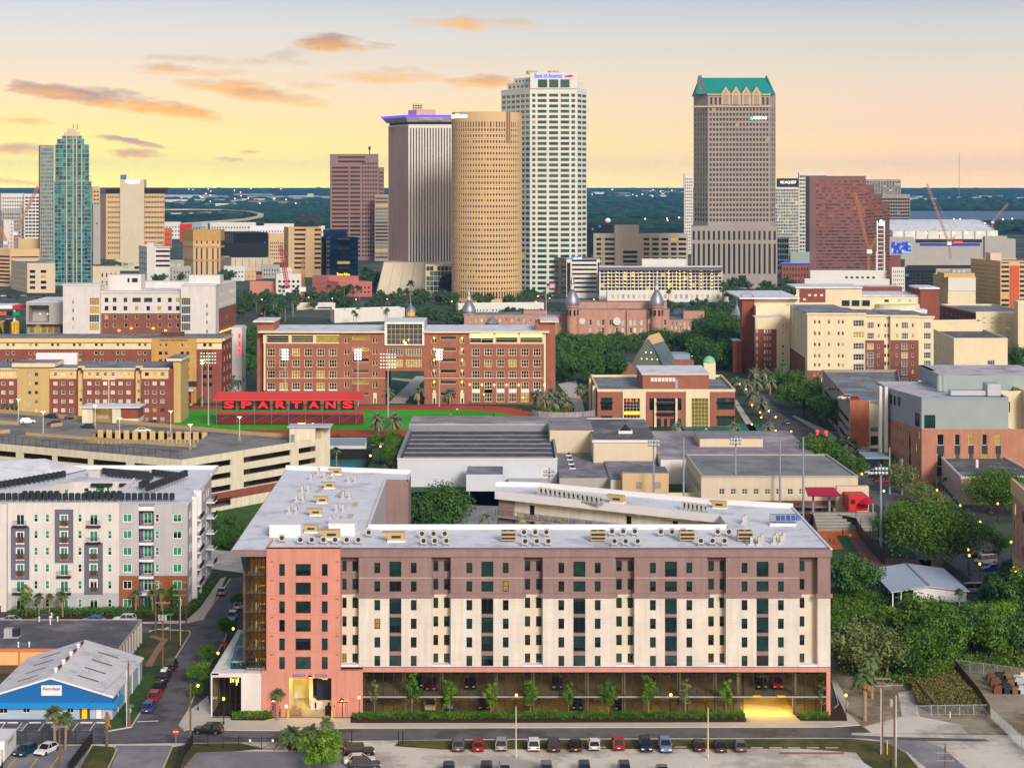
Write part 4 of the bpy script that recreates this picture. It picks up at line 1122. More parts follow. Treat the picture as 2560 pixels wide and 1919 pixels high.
def rL(x0,x1,z0,y,slat):
 b=MB()
 if slat:
  for k in range(6):b.box(x0,y-.06,z0+k*.19,x1,y,z0+k*.19+.165)
  b.bD('slat_railing',MM.brown_slat,apt)
 else:
  for zz in(z0,z0+1.02):b.box(x0,y-.05,zz,x1,y,zz+.06)
  n=max(4,int((x1-x0)/.28))
  for k in range(n+1):
   xx=x0+(x1-x0)*k/n;b.box(xx-.015,y-.04,z0,xx+.015,y-.01,z0+1.05)
  b.tube((x0,y-.03,z0+.05),(x0+(x1-x0)/3,y-.03,z0+1.0),.02,n=4);b.tube((x1,y-.03,z0+.05),(x1-(x1-x0)/3,y-.03,z0+1.0),.02,n=4)
  b.bD('railing',MM.dark_metal,apt)
for i,r in enumerate(rows):
 rL(ax(1205),ax(1323),az(r[1]+30),YA-.1,False)
 for c,framed in((176,i in(1,2,3)),(555,i in(0,1,2)),(810,i in(2,3,4))):
  if framed:rL(ax(c-46),ax(c+46),az(r[1]+32),YA-.12,True)
  else:
   rL(ax(c-60),ax(c+60),az(r[1]+30),YA-.75,False)
   b=MB();b.box(ax(c-62),YA-.8,az(r[1]+42),ax(c+62),YA,az(r[1]+30));b.bD('balcony_slab',MM.dark_metal,apt)
for c,y0,y1 in((176,673,1131),(555,527,986),(810,815,1258)):
 b=MB();x0,x1,z0,z1=ax(c-79),ax(c+78),az(y1),az(y0);t=.95
 b.box(x0,YA-.25,z0,x0+t,YA,z1);b.box(x1-t,YA-.25,z0,x1,YA,z1);b.box(x0+t,YA-.25,z1-t,x1-t,YA,z1)
 n=3
 for k in range(n):b.box(x0+t,YA-.25,z0+(z1-z0-t)*k/n,x1-t,YA,z0+(z1-z0-t)*k/n+.55)
 b.bD('bay_frame',MM.slate_trim,apt)
 for k in range(3):
  b=MB();zz=z0+(z1-z0-t)*k/n+.55;ze=z0+(z1-z0-t)*(k+1)/n
  b.box(x0+t,YA-.16,zz,x0+t+.28,YA,ze);b.box(x1-t-.28,YA-.16,zz,x1-t,YA,ze);b.box(x0+t+.28,YA-.16,ze-.3,x1-t-.28,YA,ze);b.bD('bay_lining',MM.parapet_white,apt)
wA(apt,(0,YA-1.2),E,-140,xl,0,ZAp+.3,[(ax(-10),az(1400),ax(22),az(1345))],MM.white_wall,.2)
b=MB();b.quad((xl,YA-1.2,0),(xl,YA,0),(xl,YA,ZAp+.3),(xl,YA-1.2,ZAp+.3));b.bD('wall',MM.white_wall,apt)
hs=[]
for r in rows:
 z0,z1=az(r[1]),az(r[0])
 for u in(2.2,4.2,15.5,18.5,24,28,31):hs.append((u,z0,u+1.2,z1))
fC(apt,(xr,YA),(-66.8,409),0,ZAp,hs,MM.panel_grey,'apt',.14,'side_window')
for r in rows:
 b=MB();z=az(r[1]+32);b.box(xr-.2,YA+7,z-.35,xr+1.5,YA+12,z+.0);b.bD('balcony_slab',MM.parapet_white,apt)
 b=MB();b.box(xr+1.35,YA+7,z,xr+1.42,YA+12,z+1.0);b.bD('railing',MM.dark_metal,apt)
 b=MB();b.box(xr-1.2,YA+28,z-.35,xr+.9,YA+32,z);b.bD('balcony_slab',MM.parapet_white,apt)
 b=MB();b.box(xr+.85,YA+28,z,xr+.9,YA+32,z+1.0);b.bD('railing',MM.dark_metal,apt)
b=MB();b.box(xr-.3,YA+6.6,0,xr+.8,YA+7,ZAp+.5);b.box(xr-.3,YA+12,0,xr+.8,YA+12.4,ZAp+.9);b.box(xr-.9,YA+12.4,ZAp-.3,xr+.1,YA+20,ZAp+.9);b.bD('wall',MM.parapet_white,apt)
zr=ZAp-.15
ct=[(-106,384.5),(-82,384.5),(-82.4,402),(-95.6,402)]
cw=[(2,zr-3,3.2,zr-1.2),(4.6,zr-3,6.6,zr-.9),(7,zr-3,7.7,zr-1),(10.4,zr-3,11.2,zr-1),(11.7,zr-3,12.7,zr-1)]
fC(apt,(-95.6,402),(-82.4,402),0,zr,[h for h in cw],MM.white_wall,'apt',.1,'court_window')
fC(apt,(-106,384.5),(-95.6,402),0,zr,[(9,zr-3.6,11.6,zr-1.6),(13.2,zr-3.6,14.2,zr-1.4),(17.4,zr-3.4,18.6,zr-1.2)],MM.white_wall,'apt',.1,'court_window')
b=MB();b.quad((-82.4,402,0),(-82,384.5,0),(-82,384.5,zr),(-82.4,402,zr));b.bD('wall',MM.white_wall,apt)
b=MB();b.box(-91.8,400.8,zr-.75,-87.2,402,zr-.25);b.box(-85.6,400.8,zr-.75,-83.6,402,zr-.25);b.bD('canopy',MM.dark_metal,apt)
b=MB()
for q in([(-140,YA-1.2),(xl,YA-1.2),(xl,YA+.02),(xr,YA+.02),(xr,384.5),(-140,384.5)],[(-82,384.5),(xr,384.5),(-66.8,409),(-67,420),(-82.4,420)],[(-95.6,402),(-82.4,402),(-82.4,420),(-95.6,420)],[(-140,384.5),(-106,384.5),(-95.6,402),(-95.6,420),(-140,420)]):b.poly([(x,y,zr)for x,y in q])
b.bD('roof',MM.membrane,apt)
b=MB();b.poly([(-140,402,24.6),(-105.5,415,24.4),(-104.5,400,zr+.3),(-140,386,zr+.3)]);b.poly([(-105.5,415,24.4),(-96.5,418,zr+.3),(-104.5,400,zr+.3)]);b.poly([(-140,402,24.6),(-140,425,22),(-96.5,419,zr+.2),(-96.5,418,zr+.3),(-105.5,415,24.4)]);b.bD('pitched_roof',MM.membrane,apt)
def para_a(p,q,h,name='parapet'):
 L=math.hypot(q[0]-p[0],q[1]-p[1]);d=((q[0]-p[0])/L,(q[1]-p[1])/L);b=MB();b.obox(p,d,0,L,-.28,.03,zr-.05,zr+h);b.bD(name,MM.parapet_white,apt)
para_a((xr,YA+.3),(-66.8,409),.35);para_a((-66.8,409),(-67,420),.8);para_a((-67,420),(-140,420),.9);para_a((-82,384.8),(-82.4,402),.9)
cond=MB();cond.box(-.42,-.42,.3,.42,.42,1.2,0);cond.lathe((0,0),[(.36,1.2),(.36,1.27),(.1,1.27)],10,1)
for sx_ in(-.38,.38):
 cond.box(sx_-.04,-.4,0,sx_+.04,.4,.3,2)
for k in range(5):cond.box(-.43,-.43,.4+k*.16,.43,.43,.44+k*.16,1)
cond_me=cond.mesh('roof_condenser',[MM.hvac_black,MM.dark_metal,MM.galv])
def cD(x,y,z,lab,s=1.0):
 o=put('roof_condenser',cond_me,None,(x,y,z));o.scale=(s*1.12,s*1.1,s*1.4);tag(o,lab,'condenser','black condensers on the apartment roof')
for k in range(28):
 x,y=G((20+k*54.3)/3.455,1253.5,zr);cD(x,y,zr,'black condenser in the front roof row of the apartment block, %s from the left'%nth(k))
for k in range(12):
 x,y=G((215+k*55)/3.455 if k<6 else(770+(k-6)*52)/3.455,1248,zr);cD(x,y,zr,'black condenser just behind the front roof row, %s from the left'%nth(k))
for k in range(14):
 x,y=G((8+k*41.5)/3.455,1223-k*2.05,zr);cD(x,y,zr,'black condenser in the slanting row beside the pitched white roof, %s from the left'%nth(k))
for k in range(13):
 x,y=G((900+k*31)/3.455,1189+k*.75,zr);cD(x,y,zr,'black condenser in the rear roof row near the garage, %s from the left'%nth(k))
for k in range(12):
 x,y=G((940+k*33)/3.455,1192.5+k*.85,zr);cD(x,y,zr,'black condenser in front of the rear roof row, %s from the left'%nth(k))
for k in range(7):
 x,y=G((1330+k*32)/3.455,1193+k*1.1,zr);cD(x,y,zr,'shiny black condenser continuing the rear roof row rightwards, %s from the left'%nth(k))
for k in range(14):
 cD(-67.5-4.2-k*.35,404-k*1.45,zr+.5,'black condenser in the rack along the right wing roof, %s from the rear'%nth(k),1.0)
for k in range(4):cD(-78.2-k*.2,394.5-k*1.2,zr+.1,'black condenser in the short rack beside the courtyard, %s from the rear'%nth(k))
b=MB();x,y=G(237,1191,zr);b.box(x-1.3,y-.6,zr,x+1.3,y+.8,zr+1.5);b.box(x+.2,y-.66,zr+.3,x+1.2,y-.6,zr+1.3)
tag(b.bD('rooftop_unit',MM.hvac_grey),'beige box air unit at the left end of the rear condenser row','air unit')
# cream parking garage behind it
gar=tH('parking_garage','cream concrete parking garage with open slot levels and brick band','garage',(-100,520,0))
gA_,gC_,gB_=(-170,521.3),(-85.4,476),(-51.5,520)
LL=math.hypot(gC_[0]-gA_[0],gC_[1]-gA_[1]);LR=math.hypot(gB_[0]-gC_[0],gB_[1]-gC_[1])
lev=[(11.6,13.1),(8.3,9.8),(5.0,6.5),(1.7,3.2)]
hl=[(a,z0,c,z1)for a,c in((2,13),(15,26),(28,39),(41.5,52),(53.5,64.5),(66,77.5),(80,94.5))for z0,z1 in lev]
fC(gar,gA_,gC_,0,15,hl,MM.concrete_cream,None,.5)
hr_=[(a,z0,c,z1)for a,c in((1.2,17.5),(22,40),(43,50))for z0,z1 in lev[:3]]
fC(gar,gC_,gB_,4.8,15,[h for h in hr_ if h[1]>4.9],MM.concrete_cream,None,.5)
fC(gar,gC_,gB_,2.6,4.8,[(1.2,2.7,17.5,3.1)],MM.brick_dorm,None,.4)
fC(gar,gC_,gB_,0,2.6,[(1.2,1.0,17.5,2.6)],MM.concrete_cream,None,.4)
DK=[(-170,521.3),(-85.4,476),(-51.5,520),(-73.6,529.5),(-170,588)]
di=inset(DK,.6)
well=rect(-121,513,-88,535)
b=MB()
zt_=14.0
def cutline(x):
 fy=476+(x+85.4)*(-(521.3-476)/84.6)if x<-85.4 else 476+(x+85.4)*44/33.9
 by=529.5+(x+73.6)*-.607 if x<-73.6 else 529.5+(x+73.6)*(-9.5/22.1)
 return fy+.5,by-.3
def dstrip(x0,x1,lo=None,hi=None):
 f0,k0=cutline(x0);f1,k1=cutline(x1)
 b.quad((x0,f0 if lo is None else lo,zt_),(x1,f1 if lo is None else lo,zt_),(x1,k1 if hi is None else hi,zt_),(x0,k0 if hi is None else hi,zt_))
dstrip(-169.5,-121);dstrip(-121,-88,None,513);dstrip(-121,-88,535,None);dstrip(-88,-85.4);dstrip(-85.4,-73.6);dstrip(-73.6,-52.3)
b.bD('deck',MM.deck,gar)
for z in(10.7,7.4,4.1,.8):
 b=MB();b.poly([(x,y,z)for x,y in di]);b.bD('floor_slab',MM.concrete,gar)
b=MB()
for(x,y)in((-150,530),(-130,535),(-110,505),(-90,505),(-75,505),(-70,515)):b.box(x-3,y-3,0,x+3,y+3,13.9)
b.bD('core',MM.concrete,gar)
b=MB()
for k in range(12):
 for z in(13.5,10.2,6.9):
  u=6+k*7.4;d=((gC_[0]-gA_[0])/LL,(gC_[1]-gA_[1])/LL);b.obox(gA_,d,u,u+.9,-5,-4.6,z-.5,z-.38)
for k in range(6):
 for z in(13.5,10.2,6.9,3.6):
  u=5+k*8.4;d=((gB_[0]-gC_[0])/LR,(gB_[1]-gC_[1])/LR);b.obox(gC_,d,u,u+.8,-4,-3.6,z-.5,z-.38)
b.bD('garage_lamp',MM.lamp_warm,gar)
for p,q in((gB_,(-73.6,529.5)),((-73.6,529.5),(-170,588))):
 L=math.hypot(q[0]-p[0],q[1]-p[1]);d=((q[0]-p[0])/L,(q[1]-p[1])/L);b=MB();b.obox(p,d,0,L,-.3,0,0,15.1);b.bD('parapet',MM.deck_tan,gar)
for p,q,nm in((gA_,gC_,1),(gC_,gB_,1)):
 L=math.hypot(q[0]-p[0],q[1]-p[1]);d=((q[0]-p[0])/L,(q[1]-p[1])/L);b=MB();b.obox(p,d,.02,L-.02,-.35,-.02,13.9,15.02);b.bD('parapet',MM.concrete_cream,gar)
b=MB();d=((gC_[0]-gA_[0])/LL,(gC_[1]-gA_[1])/LL)
for k in range(40):b.obox(gA_,d,k*2.42,k*2.42+.07,-.25,-.18,15.0,17.2)
b.obox(gA_,d,0,LL,-.24,-.19,17.1,17.2)
for z in[15.15+.16*k for k in range(12)]:b.obox(gA_,d,0,LL,-.225,-.21,z,z+.018)
b.bD('deck_fence',MM.dark_metal,gar)
b=MB();b.quad((-121,535,10.8),(-88,535,10.8),(-88,535,12.2),(-121,535,12.2));b.quad((-121,513,10.72),(-88,513,10.72),(-88,535,10.72),(-121,535,10.72));b.bD('ramp_floor',MM.deck,gar)
for k in range(13):
 x=-120.4+k*2.52
 b=MB();b.box(x,534.7,12.0,x+1.6,535,15.0-k*.06);b.box(x,534.7,10.75,x+.4,535,12.0);b.box(x+1.2,534.7,10.75,x+1.6,535,12.0);b.bD('ramp_panel',MM.tan,gar)
b=MB();b.quad((-121,535,13.95),(-121,513,13.95),(-121,513,10.8),(-121,535,10.8));b.quad((-88,513,10.8),(-88,535,10.8),(-88,535,13.95),(-88,513,13.95));b.bD('ramp_side',MM.tan,gar)
p,q=(-140,529.5),(-86.5,504.5);L=math.hypot(q[0]-p[0],q[1]-p[1]);d=((q[0]-p[0])/L,(q[1]-p[1])/L)
for k in range(17):
 b=MB();b.obox(p,d,k*L/17+.1,(k+1)*L/17-.1,-.1,.1,14.05,15.0);b.bD('ramp_rail',MM.deck_tan,gar)
b=MB()
for(s0,s1)in(((0,1060),(48,1062)),((127,1068),(156,1064)),((0,1084),(25,1082))):
 P0,P1=G(*s0,14),G(*s1,14);L=math.hypot(P1[0]-P0[0],P1[1]-P0[1]);dd=((P1[0]-P0[0])/L,(P1[1]-P0[1])/L);b.obox(P0,dd,0,L,-.15,.15,14.02,15.1)
b.bD('deck_barrier',MM.deck_tan,gar)
b=MB();b.box(-62.2,514.5,13.9,-55.0,519.5,18.3);b.obox(gC_,((gB_[0]-gC_[0])/LR,(gB_[1]-gC_[1])/LR),LR-3.6,LR,-4,.12,0,18.3);b.bD('stair_tower',MM.concrete_cream,gar)
b=MB();b.box(-62.8,513.9,18.3,-50.6,521,18.6);b.bD('tower_roof',MM.roof_metal_blue,gar)
b=MB();b.box(-61.9,514.4,14.0,-60.8,514.5,16.4);b.bD('door',MM.steel,gar)
lh=tH('lift_house','cream and brick lift shelter with flat pale roof on the garage deck','shelter',(-121,556,14))
lx0,ly0=G(205,1057,14);lx1=PX(346,ly0)
b=MB();b.box(lx0,ly0,14.02,lx0+3.2,ly0+8,18.6);b.box(lx0+9.2,ly0-.4,14.02,lx0+11.8,ly0+8,18.6);b.box(lx0+3.2,ly0+6,14.02,lx0+9.2,ly0+8,18.6);b.box(lx0+11.8,ly0,14.02,lx1,ly0+8,15.3);b.bD('wall',MM.concrete_cream,lh)
b=MB();b.box(lx0+11.8,ly0+.2,15.3,lx1-.1,ly0+7.9,18.6);b.bD('brick_wall',MM.brick_dorm,lh)
b=MB();b.box(lx0-.6,ly0-1,18.6,lx1+.6,ly0+8.8,18.9,0);b.bD('roof',MM.membrane,lh)
b=MB();b.box(lx0+4,ly0+4,18.4,lx0+8,ly0+4.4,18.5);b.bD('ceiling_lamp',MM.lamp_warm,lh)
b=MB();b.box(lx0+8.2,ly0+5.9,14.05,lx0+9.1,ly0+6,16.4);b.bD('door',MM.steel,lh)
lp=pT('deck_lamp','x','lamp post')
b=MB();b.tube((0,0,0),(0,0,6.8),.09,.07,8);b.bD('post',MM.white_paint,lp)
b=MB();b.box(-.75,-.22,6.75,.75,.22,6.9);b.bD('lamp_arm',MM.galv,lp)
b=MB();b.box(-.6,-.18,6.68,-.2,.18,6.75);b.box(.2,-.18,6.68,.6,.18,6.75);b.lathe((0,0),[(.03,6.0),(.16,6.5),(.2,6.7)],8);b.bD('lamp_head',gW('deck_lamp_glow',(255,214,130),6.0),lp)
b=MB();b.box(-.35,-.35,0,.35,.35,.9);b.bD('pedestal',MM.concrete,lp)
for k,(a,c)in enumerate(((46,1052),(108,1087),(238,1070),(299,1104),(427,1085),(476,1122),(599,1101))):
 x,y=G(a,c,14)
 pL(lp,(x,y,14.0),0,1.0,'white lamp post on the garage deck, %s from the left'%nth(k),'lamp posts on the garage deck')
# flat grey roofed shop and the blue gabled shop
sh=tH('flat_shop','low peach walled shop with wide weathered grey flat roof behind the blue building','building',(-100,324,0))
b=MB();b.quad((-140,324.3,1.5),(-69.3,324.3,1.5),(-69.3,324.3,4.3),(-140,324.3,4.3));b.bD('wall',mat('peach',(236,178,118),.8,.05,.3,streak=.08),sh)
b=MB();b.quad((-140,324.35,0),(-69.3,324.35,0),(-69.3,324.35,1.5),(-140,324.35,1.5));b.bD('base_wall',mat('base_brown',(92,74,62),.9),sh)
b=MB();b.quad((-69.3,324.3,0),(-69.7,346.4,0),(-69.7,346.4,4.3),(-69.3,324.3,4.3));b.bD('side_wall',MM.stone_grey,sh)
b=MB()
for k in range(5):x=-92+k*5;b.box(x,324.15,0,x+.3,324.3,4.0)
b.box(-140,324.1,3.9,-69.3,324.3,4.36);b.bD('trim',mat('orange_trim',(206,120,60),.8),sh)
fR_(sh,[(-140,324.3),(-69.3,324.3),(-69.7,346.4),(-140,346.4)],4.25,MM.roof_dark,.12,MM.stone_grey,.2)
for k in range(8):
 b=MB();y=326+k*2.6;b.box(-69.62-k*.04,y,.4,-69.2,y+.12,4.2);b.bD('rib',MM.stone_grey,sh)
ac=tH('rooftop_unit','weathered metal air unit on the grey flat roof','air unit',(PX(29,332),332,4.3))
x=PX(30,333);b=MB();b.box(x-1.3,332.3,4.45,x+.2,333.8,5.9);b.box(x-1.4,332.2,4.26,x+1.4,333.9,4.5);b.bD('housing',MM.galv,ac);b=MB();b.box(x+.2,332.4,4.5,x+1.3,333.7,5.85);b.bD('coil',MM.hvac_black,ac)
for k,(a,c)in enumerate(((98,1549),(125,1548),(129,1540),(126,1556),(144,1549),(46,1613),(73,1613))):
 x,y=G(a,c+4,4.25);b=MB();b.tube((x,y,4.25),(x,y,5.0),.12,n=8);b.lathe((x,y),[(.2,5.0),(.2,5.15),(.05,5.25)],8)
 tag(b.bD('roof_vent',MM.white_paint),'white vent pipe on the grey flat roof, %s from the left'%nth([1,2,4,3,6,0,5][k]if False else k),'vent','white vent pipes on the grey flat roof')
bs=tH('blue_shop','blue gabled shop with weathered white metal roof and small white sign','building',(-74.3,296.6,0))
bY=296.6;bx0,bx1,bxm=-84.2,-64.4,-74.3
sc4=lambda x:PX(x/4.892,bY);sz4=lambda y:PZ(1580+y/4.892,bY)
hs=[(sc4(-10),sz4(990),sc4(95),sz4(900)),(sc4(278),sz4(982),sc4(368),sz4(893)),(sc4(815),sz4(985),sc4(902),sz4(893))]
dh=[(sc4(975),.1,sc4(1100),sz4(880)),(sc4(1170),.1,sc4(1245),sz4(875))]
wA(bs,(0,bY),E,bx0,bx1,0,2.5,hs+dh,MM.pale_blue_wall,.15)
STYLES['shopwin']=('g_grey','white_paint',.08,2,1)
for h in hs:wN(bs,(0,bY),E,h,.12,'shopwin','window')
b=MB();b.poly([(bx0,bY-.05,2.5),(bx1,bY-.05,2.5),(bx1,bY-.05,3.75),(bxm,bY-.05,6.75),(bx0,bY-.05,3.75)]);b.bD('gable',MM.blue_siding,bs)
b=MB();b.quad((bx0-.3,bY-1.0,2.15),(bx1+.9,bY-1.0,2.15),(bx1+.02,bY-.06,2.65),(bx0-.3,bY-.06,2.65));b.quad((bx0-.3,bY-1.0,2.0),(bx1+.9,bY-1.0,2.0),(bx1+.9,bY-1.0,2.15),(bx0-.3,bY-1.0,2.15));b.quad((bx1+.9,bY-1.0,2.15),(bx1+.9,bY+5.5,2.15),(bx1+.02,bY+5.5,2.65),(bx1+.02,bY-.06,2.65));b.quad((bx1+.9,bY-1,2.0),(bx1+.9,bY+5.5,2.0),(bx1+.9,bY+5.5,2.15),(bx1+.9,bY-1,2.15));b.bD('awning',MM.blue_awning,bs)
b=MB();b.quad((bx1,bY,0),(bx1,320.4,0),(bx1,320.4,2.6),(bx1,bY,2.6));b.quad((bx1,bY+5.5,2.6),(bx1,320.4,2.6),(bx1,320.4,3.7),(bx1,bY+5.5,3.7));b.bD('side_wall',MM.pale_blue_wall,bs)
b=MB();b.quad((bx1+.02,bY,2.6),(bx1+.02,bY+5.5,2.6),(bx1+.02,bY+5.5,3.75),(bx1+.02,bY,3.75));b.bD('side_band',MM.blue_siding,bs)
for k in range(4):
 b=MB();y=bY+4+k*5.6;b.box(bx1,y,0,bx1+.12,y+.16,3.6);b.bD('downpipe',MM.white_paint,bs)
ro=.35
b=MB()
for s in(-1,1):
 e=bx1+.25 if s>0 else bx0-.25
 q=[(bxm,bY-ro,6.85),(e,bY-ro,3.75),(e,320.7,3.75),(bxm,320.7,6.85)]
 b.poly(q if s>0 else q[::-1],0)
 w_=[(bxm,bY-ro-.03,6.88),(e,bY-ro-.03,3.78),(e,bY-ro-.03,3.45),(bxm,bY-ro-.03,6.55)]
 b.poly(w_[::-1]if s>0 else w_,1)
b.box(bx1+.1,bY-ro,3.5,bx1+.27,320.7,3.74,1)
mr_=mat('roof_shop',(216,216,217),.5,.12,.25,wave=('Y',1.1,.10),second=(182,180,180),sec_scale=.3,sec_cut=.58)
b.bD('roof',[mr_,MM.parapet_white],bs)
for s in(-1,1):
 for k in range(4):
  b=MB();y=bY+4.2+k*5.0
  P=lambda t,yy:(bxm+s*(9.9+.25)*t,yy,6.9-3.1*t)
  q=[P(.32,y),P(.66,y),P(.66,y+.55),P(.32,y+.55)]
  b.poly(q if s>0 else q[::-1]);b.bD('skylight',mat('skylight',(120,98,94),.6,.1),bs)
for k in range(4):
 y=bY+3.0+k*5.2;b=MB();b.tube((bxm,y,6.8),(bxm,y,7.2),.25,n=10);b.ball((bxm,y,7.35),.42,10,0,.6);b.bD('roof_vent',MM.white_paint,bs,True)
 b=MB();b.box(bxm-.2,y+1.2,6.8,bxm+.2,y+3.4,7.15);b.bD('ridge_vent',MM.rust,bs)
b=MB();b.box(sc4(508),bY-.16,sz4(768),sc4(757),bY-.06,sz4(643));b.bD('sign',MM.white_paint,bs)
mrn=mat('sign_maroon',(120,40,70),.6);
lT(bs,'Awnclean',.75,((sc4(508)+sc4(757))/2,bY-.18,sz4(685)),mrn,depth=.01,bold=.012,width=2.8)
lT(bs,'the awning cleaners'[:0]+'·  ·  ·  ·  ·',.3,((sc4(508)+sc4(757))/2,bY-.18,sz4(735)),mat('sign_orange',(210,130,60),.6),depth=.01,width=2.6)
b=MB();b.box(sc4(1000),bY+.05,.1,sc4(1066),bY+.1,sz4(885));b.bD('yellow_door',gW('door_yellow_glow',(236,176,20),.35),bs)  # door panel has a weak glow added to its colour, it is no lamp
b=MB();b.box(sc4(975),bY-.03,.1,sc4(1000),bY+.1,sz4(880));b.box(sc4(1066),bY-.03,.1,sc4(1100),bY+.1,sz4(880));b.box(sc4(975),bY-.03,sz4(884),sc4(1100),bY+.1,sz4(876));b.bD('door_frame',MM.brown_slat,bs)
b=MB();b.box(sc4(1174),bY+.02,.1,sc4(1241),bY+.1,sz4(880));b.bD('white_door',MM.white_paint,bs)
b=MB();b.box(sc4(1000),bY-1.6,0,sc4(1290),bY,.1);b.bD('door_step',MM.asphalt,bs)
for k in range(6):
 x=sc4(-60+k*287 if k<5 else 1268);x=PX([6,32,90,133,218,258][k],295.0)
 o=MB();o.box(x-.95,294.4,.004,x+.95,294.62,.16);tag(o.bD('wheel_stop',MM.white_paint),'white concrete wheel stop before the blue shop, %s from the left'%nth(k),'wheel stop','wheel stops before the blue shop')
class FR:
 "frontal plane at distance Y, addressed in the coordinates of an enlarged view (scale s, origin ox, oy)"
 def __init__(s,Y,sc=1.0,ox=0,oy=0):s.Y,s.s,s.ox,s.oy=Y,sc,ox,oy
 def x(s,a):return PX(s.ox+a/s.s,s.Y)
 def z(s,b):return PZ(s.oy+b/s.s,s.Y)
 def h(s,a,b,c,d):return(s.x(a),s.z(d),s.x(b),s.z(c))
 def cols(s,xs,ys,w,h):return[(s.x(x-w/2),s.z(y+h/2),s.x(x+w/2),s.z(y-h/2))for y in ys for x in xs]
def fw(root,fr,x0,x1,y0,y1,holes,m,st='plain',depth=.25,wname='window',dy=0.0,name='wall',zz=None):
 "frontal wall from enlarged-view x0..x1, y0 (top) .. y1 (bottom)"
 za,zb=(fr.z(y1),fr.z(y0))if zz is None else zz
 wA(root,(0,fr.Y+dy),E,fr.x(x0),fr.x(x1),max(0,za),zb,holes,m,depth,name)
 if st:
  for h in holes:wN(root,(0,fr.Y+dy),E,h,depth,st,wname)
def sO(root,name,m,*boxes,top=None):
 for q in boxes:b=MB();b.box(*q,0,1 if top else None);o=b.bD(name,[m,top]if top else m,root)
 return o
# brick academic hall with the glazed bridge
m2=FR(723,3.455,600,680);m3=FR(723,3.317,1200,680)
bh=tH('brick_hall','long brick hall with white roof edge and glazed bridge over a passage','building',(-45,723,0))
hY,hz=723,m2.z(515)
xL,xR,xP0,xP1=m2.x(205),m3.x(545),m2.x(1255),m2.x(1590)
br=MM.brick
threeL=m2.cols((270,377,484,590,697,803),(692,788,883,986),70,66)
pairs=m2.cols((910,935,1153,1178),(592,689,786,880,976),20,44)
bands=[m2.h(972,1115,y,y+31)for y in(553,650,744,840,935,1035)]
ribL=[m2.h(a,c,548,610)for a,c in((230,420),(442,632),(655,852))]
drs=[m2.h(1150,1183,1040,1135)]
fw(bh,m2,205,1255,515,1145,threeL+pairs+bands+ribL+drs,br,None,.35)
for h in threeL:wN(bh,(0,hY),E,h,.3,'hall','window')
for h in pairs:wN(bh,(0,hY),E,h,.3,'hallslim','slim_window')
for h in bands:wN(bh,(0,hY),E,h,.3,'hallslim','band_window')
for h in ribL:wN(bh,(0,hY),E,h,.5,'hallband','ribbon_window')
threeR=m2.cols((2038,2144),(692,788,883,980),70,66)+m3.cols((69,170,271,373,474),(663,755,847,940),66,63)
pairsR=m2.cols((1665,1690,1908,1932),(592,689,786,880,976),20,44)
bandsR=[m2.h(1728,1870,y,y+31)for y in(553,650,744,840,935,1035)]
ribR=[m2.h(1985,2185,532,610)]+[m3.h(a,c,507,585)for a,c in((0-18,108),(130,310),(333,515))][1:]+[m3.h(8,108,507,585)]
ground_R=m2.cols((2038,2144),(1082,),70,76)+m3.cols((69,170,271,373,474),(1040,),66,74)
drsR=[m2.h(1660,1697,1040,1135),m2.h(1902,1938,1040,1135)]
wA(bh,(0,hY),E,xP1,xR,0,hz,threeR+pairsR+bandsR+ribR+ground_R+drsR,br,.35)
for h in threeR:wN(bh,(0,hY),E,h,.3,'hall','window')
for h in ground_R:wN(bh,(0,hY),E,h,.3,'hall','window')
for h in pairsR:wN(bh,(0,hY),E,h,.3,'hallslim','slim_window')
for h in bandsR:wN(bh,(0,hY),E,h,.3,'hallslim','band_window')
for h in ribR:wN(bh,(0,hY),E,h,.5,'hallband','ribbon_window')
for h in drs+drsR:
 b=MB();b.box(h[0],hY+.2,0,h[2],hY+.3,h[3]);b.bD('door',MM.cream_hall,bh)
 b=MB();b.box(h[0]+.5,hY+.1,.2,h[2]-.5,hY+.22,h[3]*.5);b.bD('door_glass',MM.g_dark,bh)
mid=[m2.h(1272,1410,657,723),m2.h(1433,1570,657,723),m2.h(1272,1410,752,818),m2.h(1433,1570,752,818)]
gl_=m2.h(1268,1575,448,626)
zpas=m2.z(853)
wA(bh,(0,hY),E,xP0,xP1,zpas,m2.z(630),mid,br,.35)
for h in mid:wN(bh,(0,hY),E,h,.3,'hallbig','bridge_window')
bx=m2.h(1250,1592,430,632)
b=MB();b.box(bx[0],hY-.8,bx[1],gl_[0],hY+.5,bx[3]);b.box(gl_[2],hY-.8,bx[1],bx[2],hY+.5,bx[3]);b.box(gl_[0],hY-.8,bx[1],gl_[2],hY+.5,gl_[1]);b.box(gl_[0],hY-.8,gl_[3],gl_[2],hY+.5,bx[3]);b.bD('bridge_frame',MM.parapet_white,bh)
STYLES['atrium']=('g_grey','cream_hall',.14,8,4)
wN(bh,(0,hY),E,gl_,.1,'atrium','bridge_glazing')
sO(bh,'bridge_box',MM.stone_grey,(bx[0],hY+.5,hz-2,bx[2],hY+24,bx[3]-.02),top=MM.membrane)
sO(bh,'chandelier',gW('atrium_lamp',(255,220,110),12.0),(m2.x(1410),hY-.05,m2.z(606),m2.x(1418),hY,m2.z(592)),(m2.x(1425),hY-.05,m2.z(624),m2.x(1438),hY,m2.z(606)),(m2.x(1452),hY-.05,m2.z(590),m2.x(1457),hY,m2.z(583)))
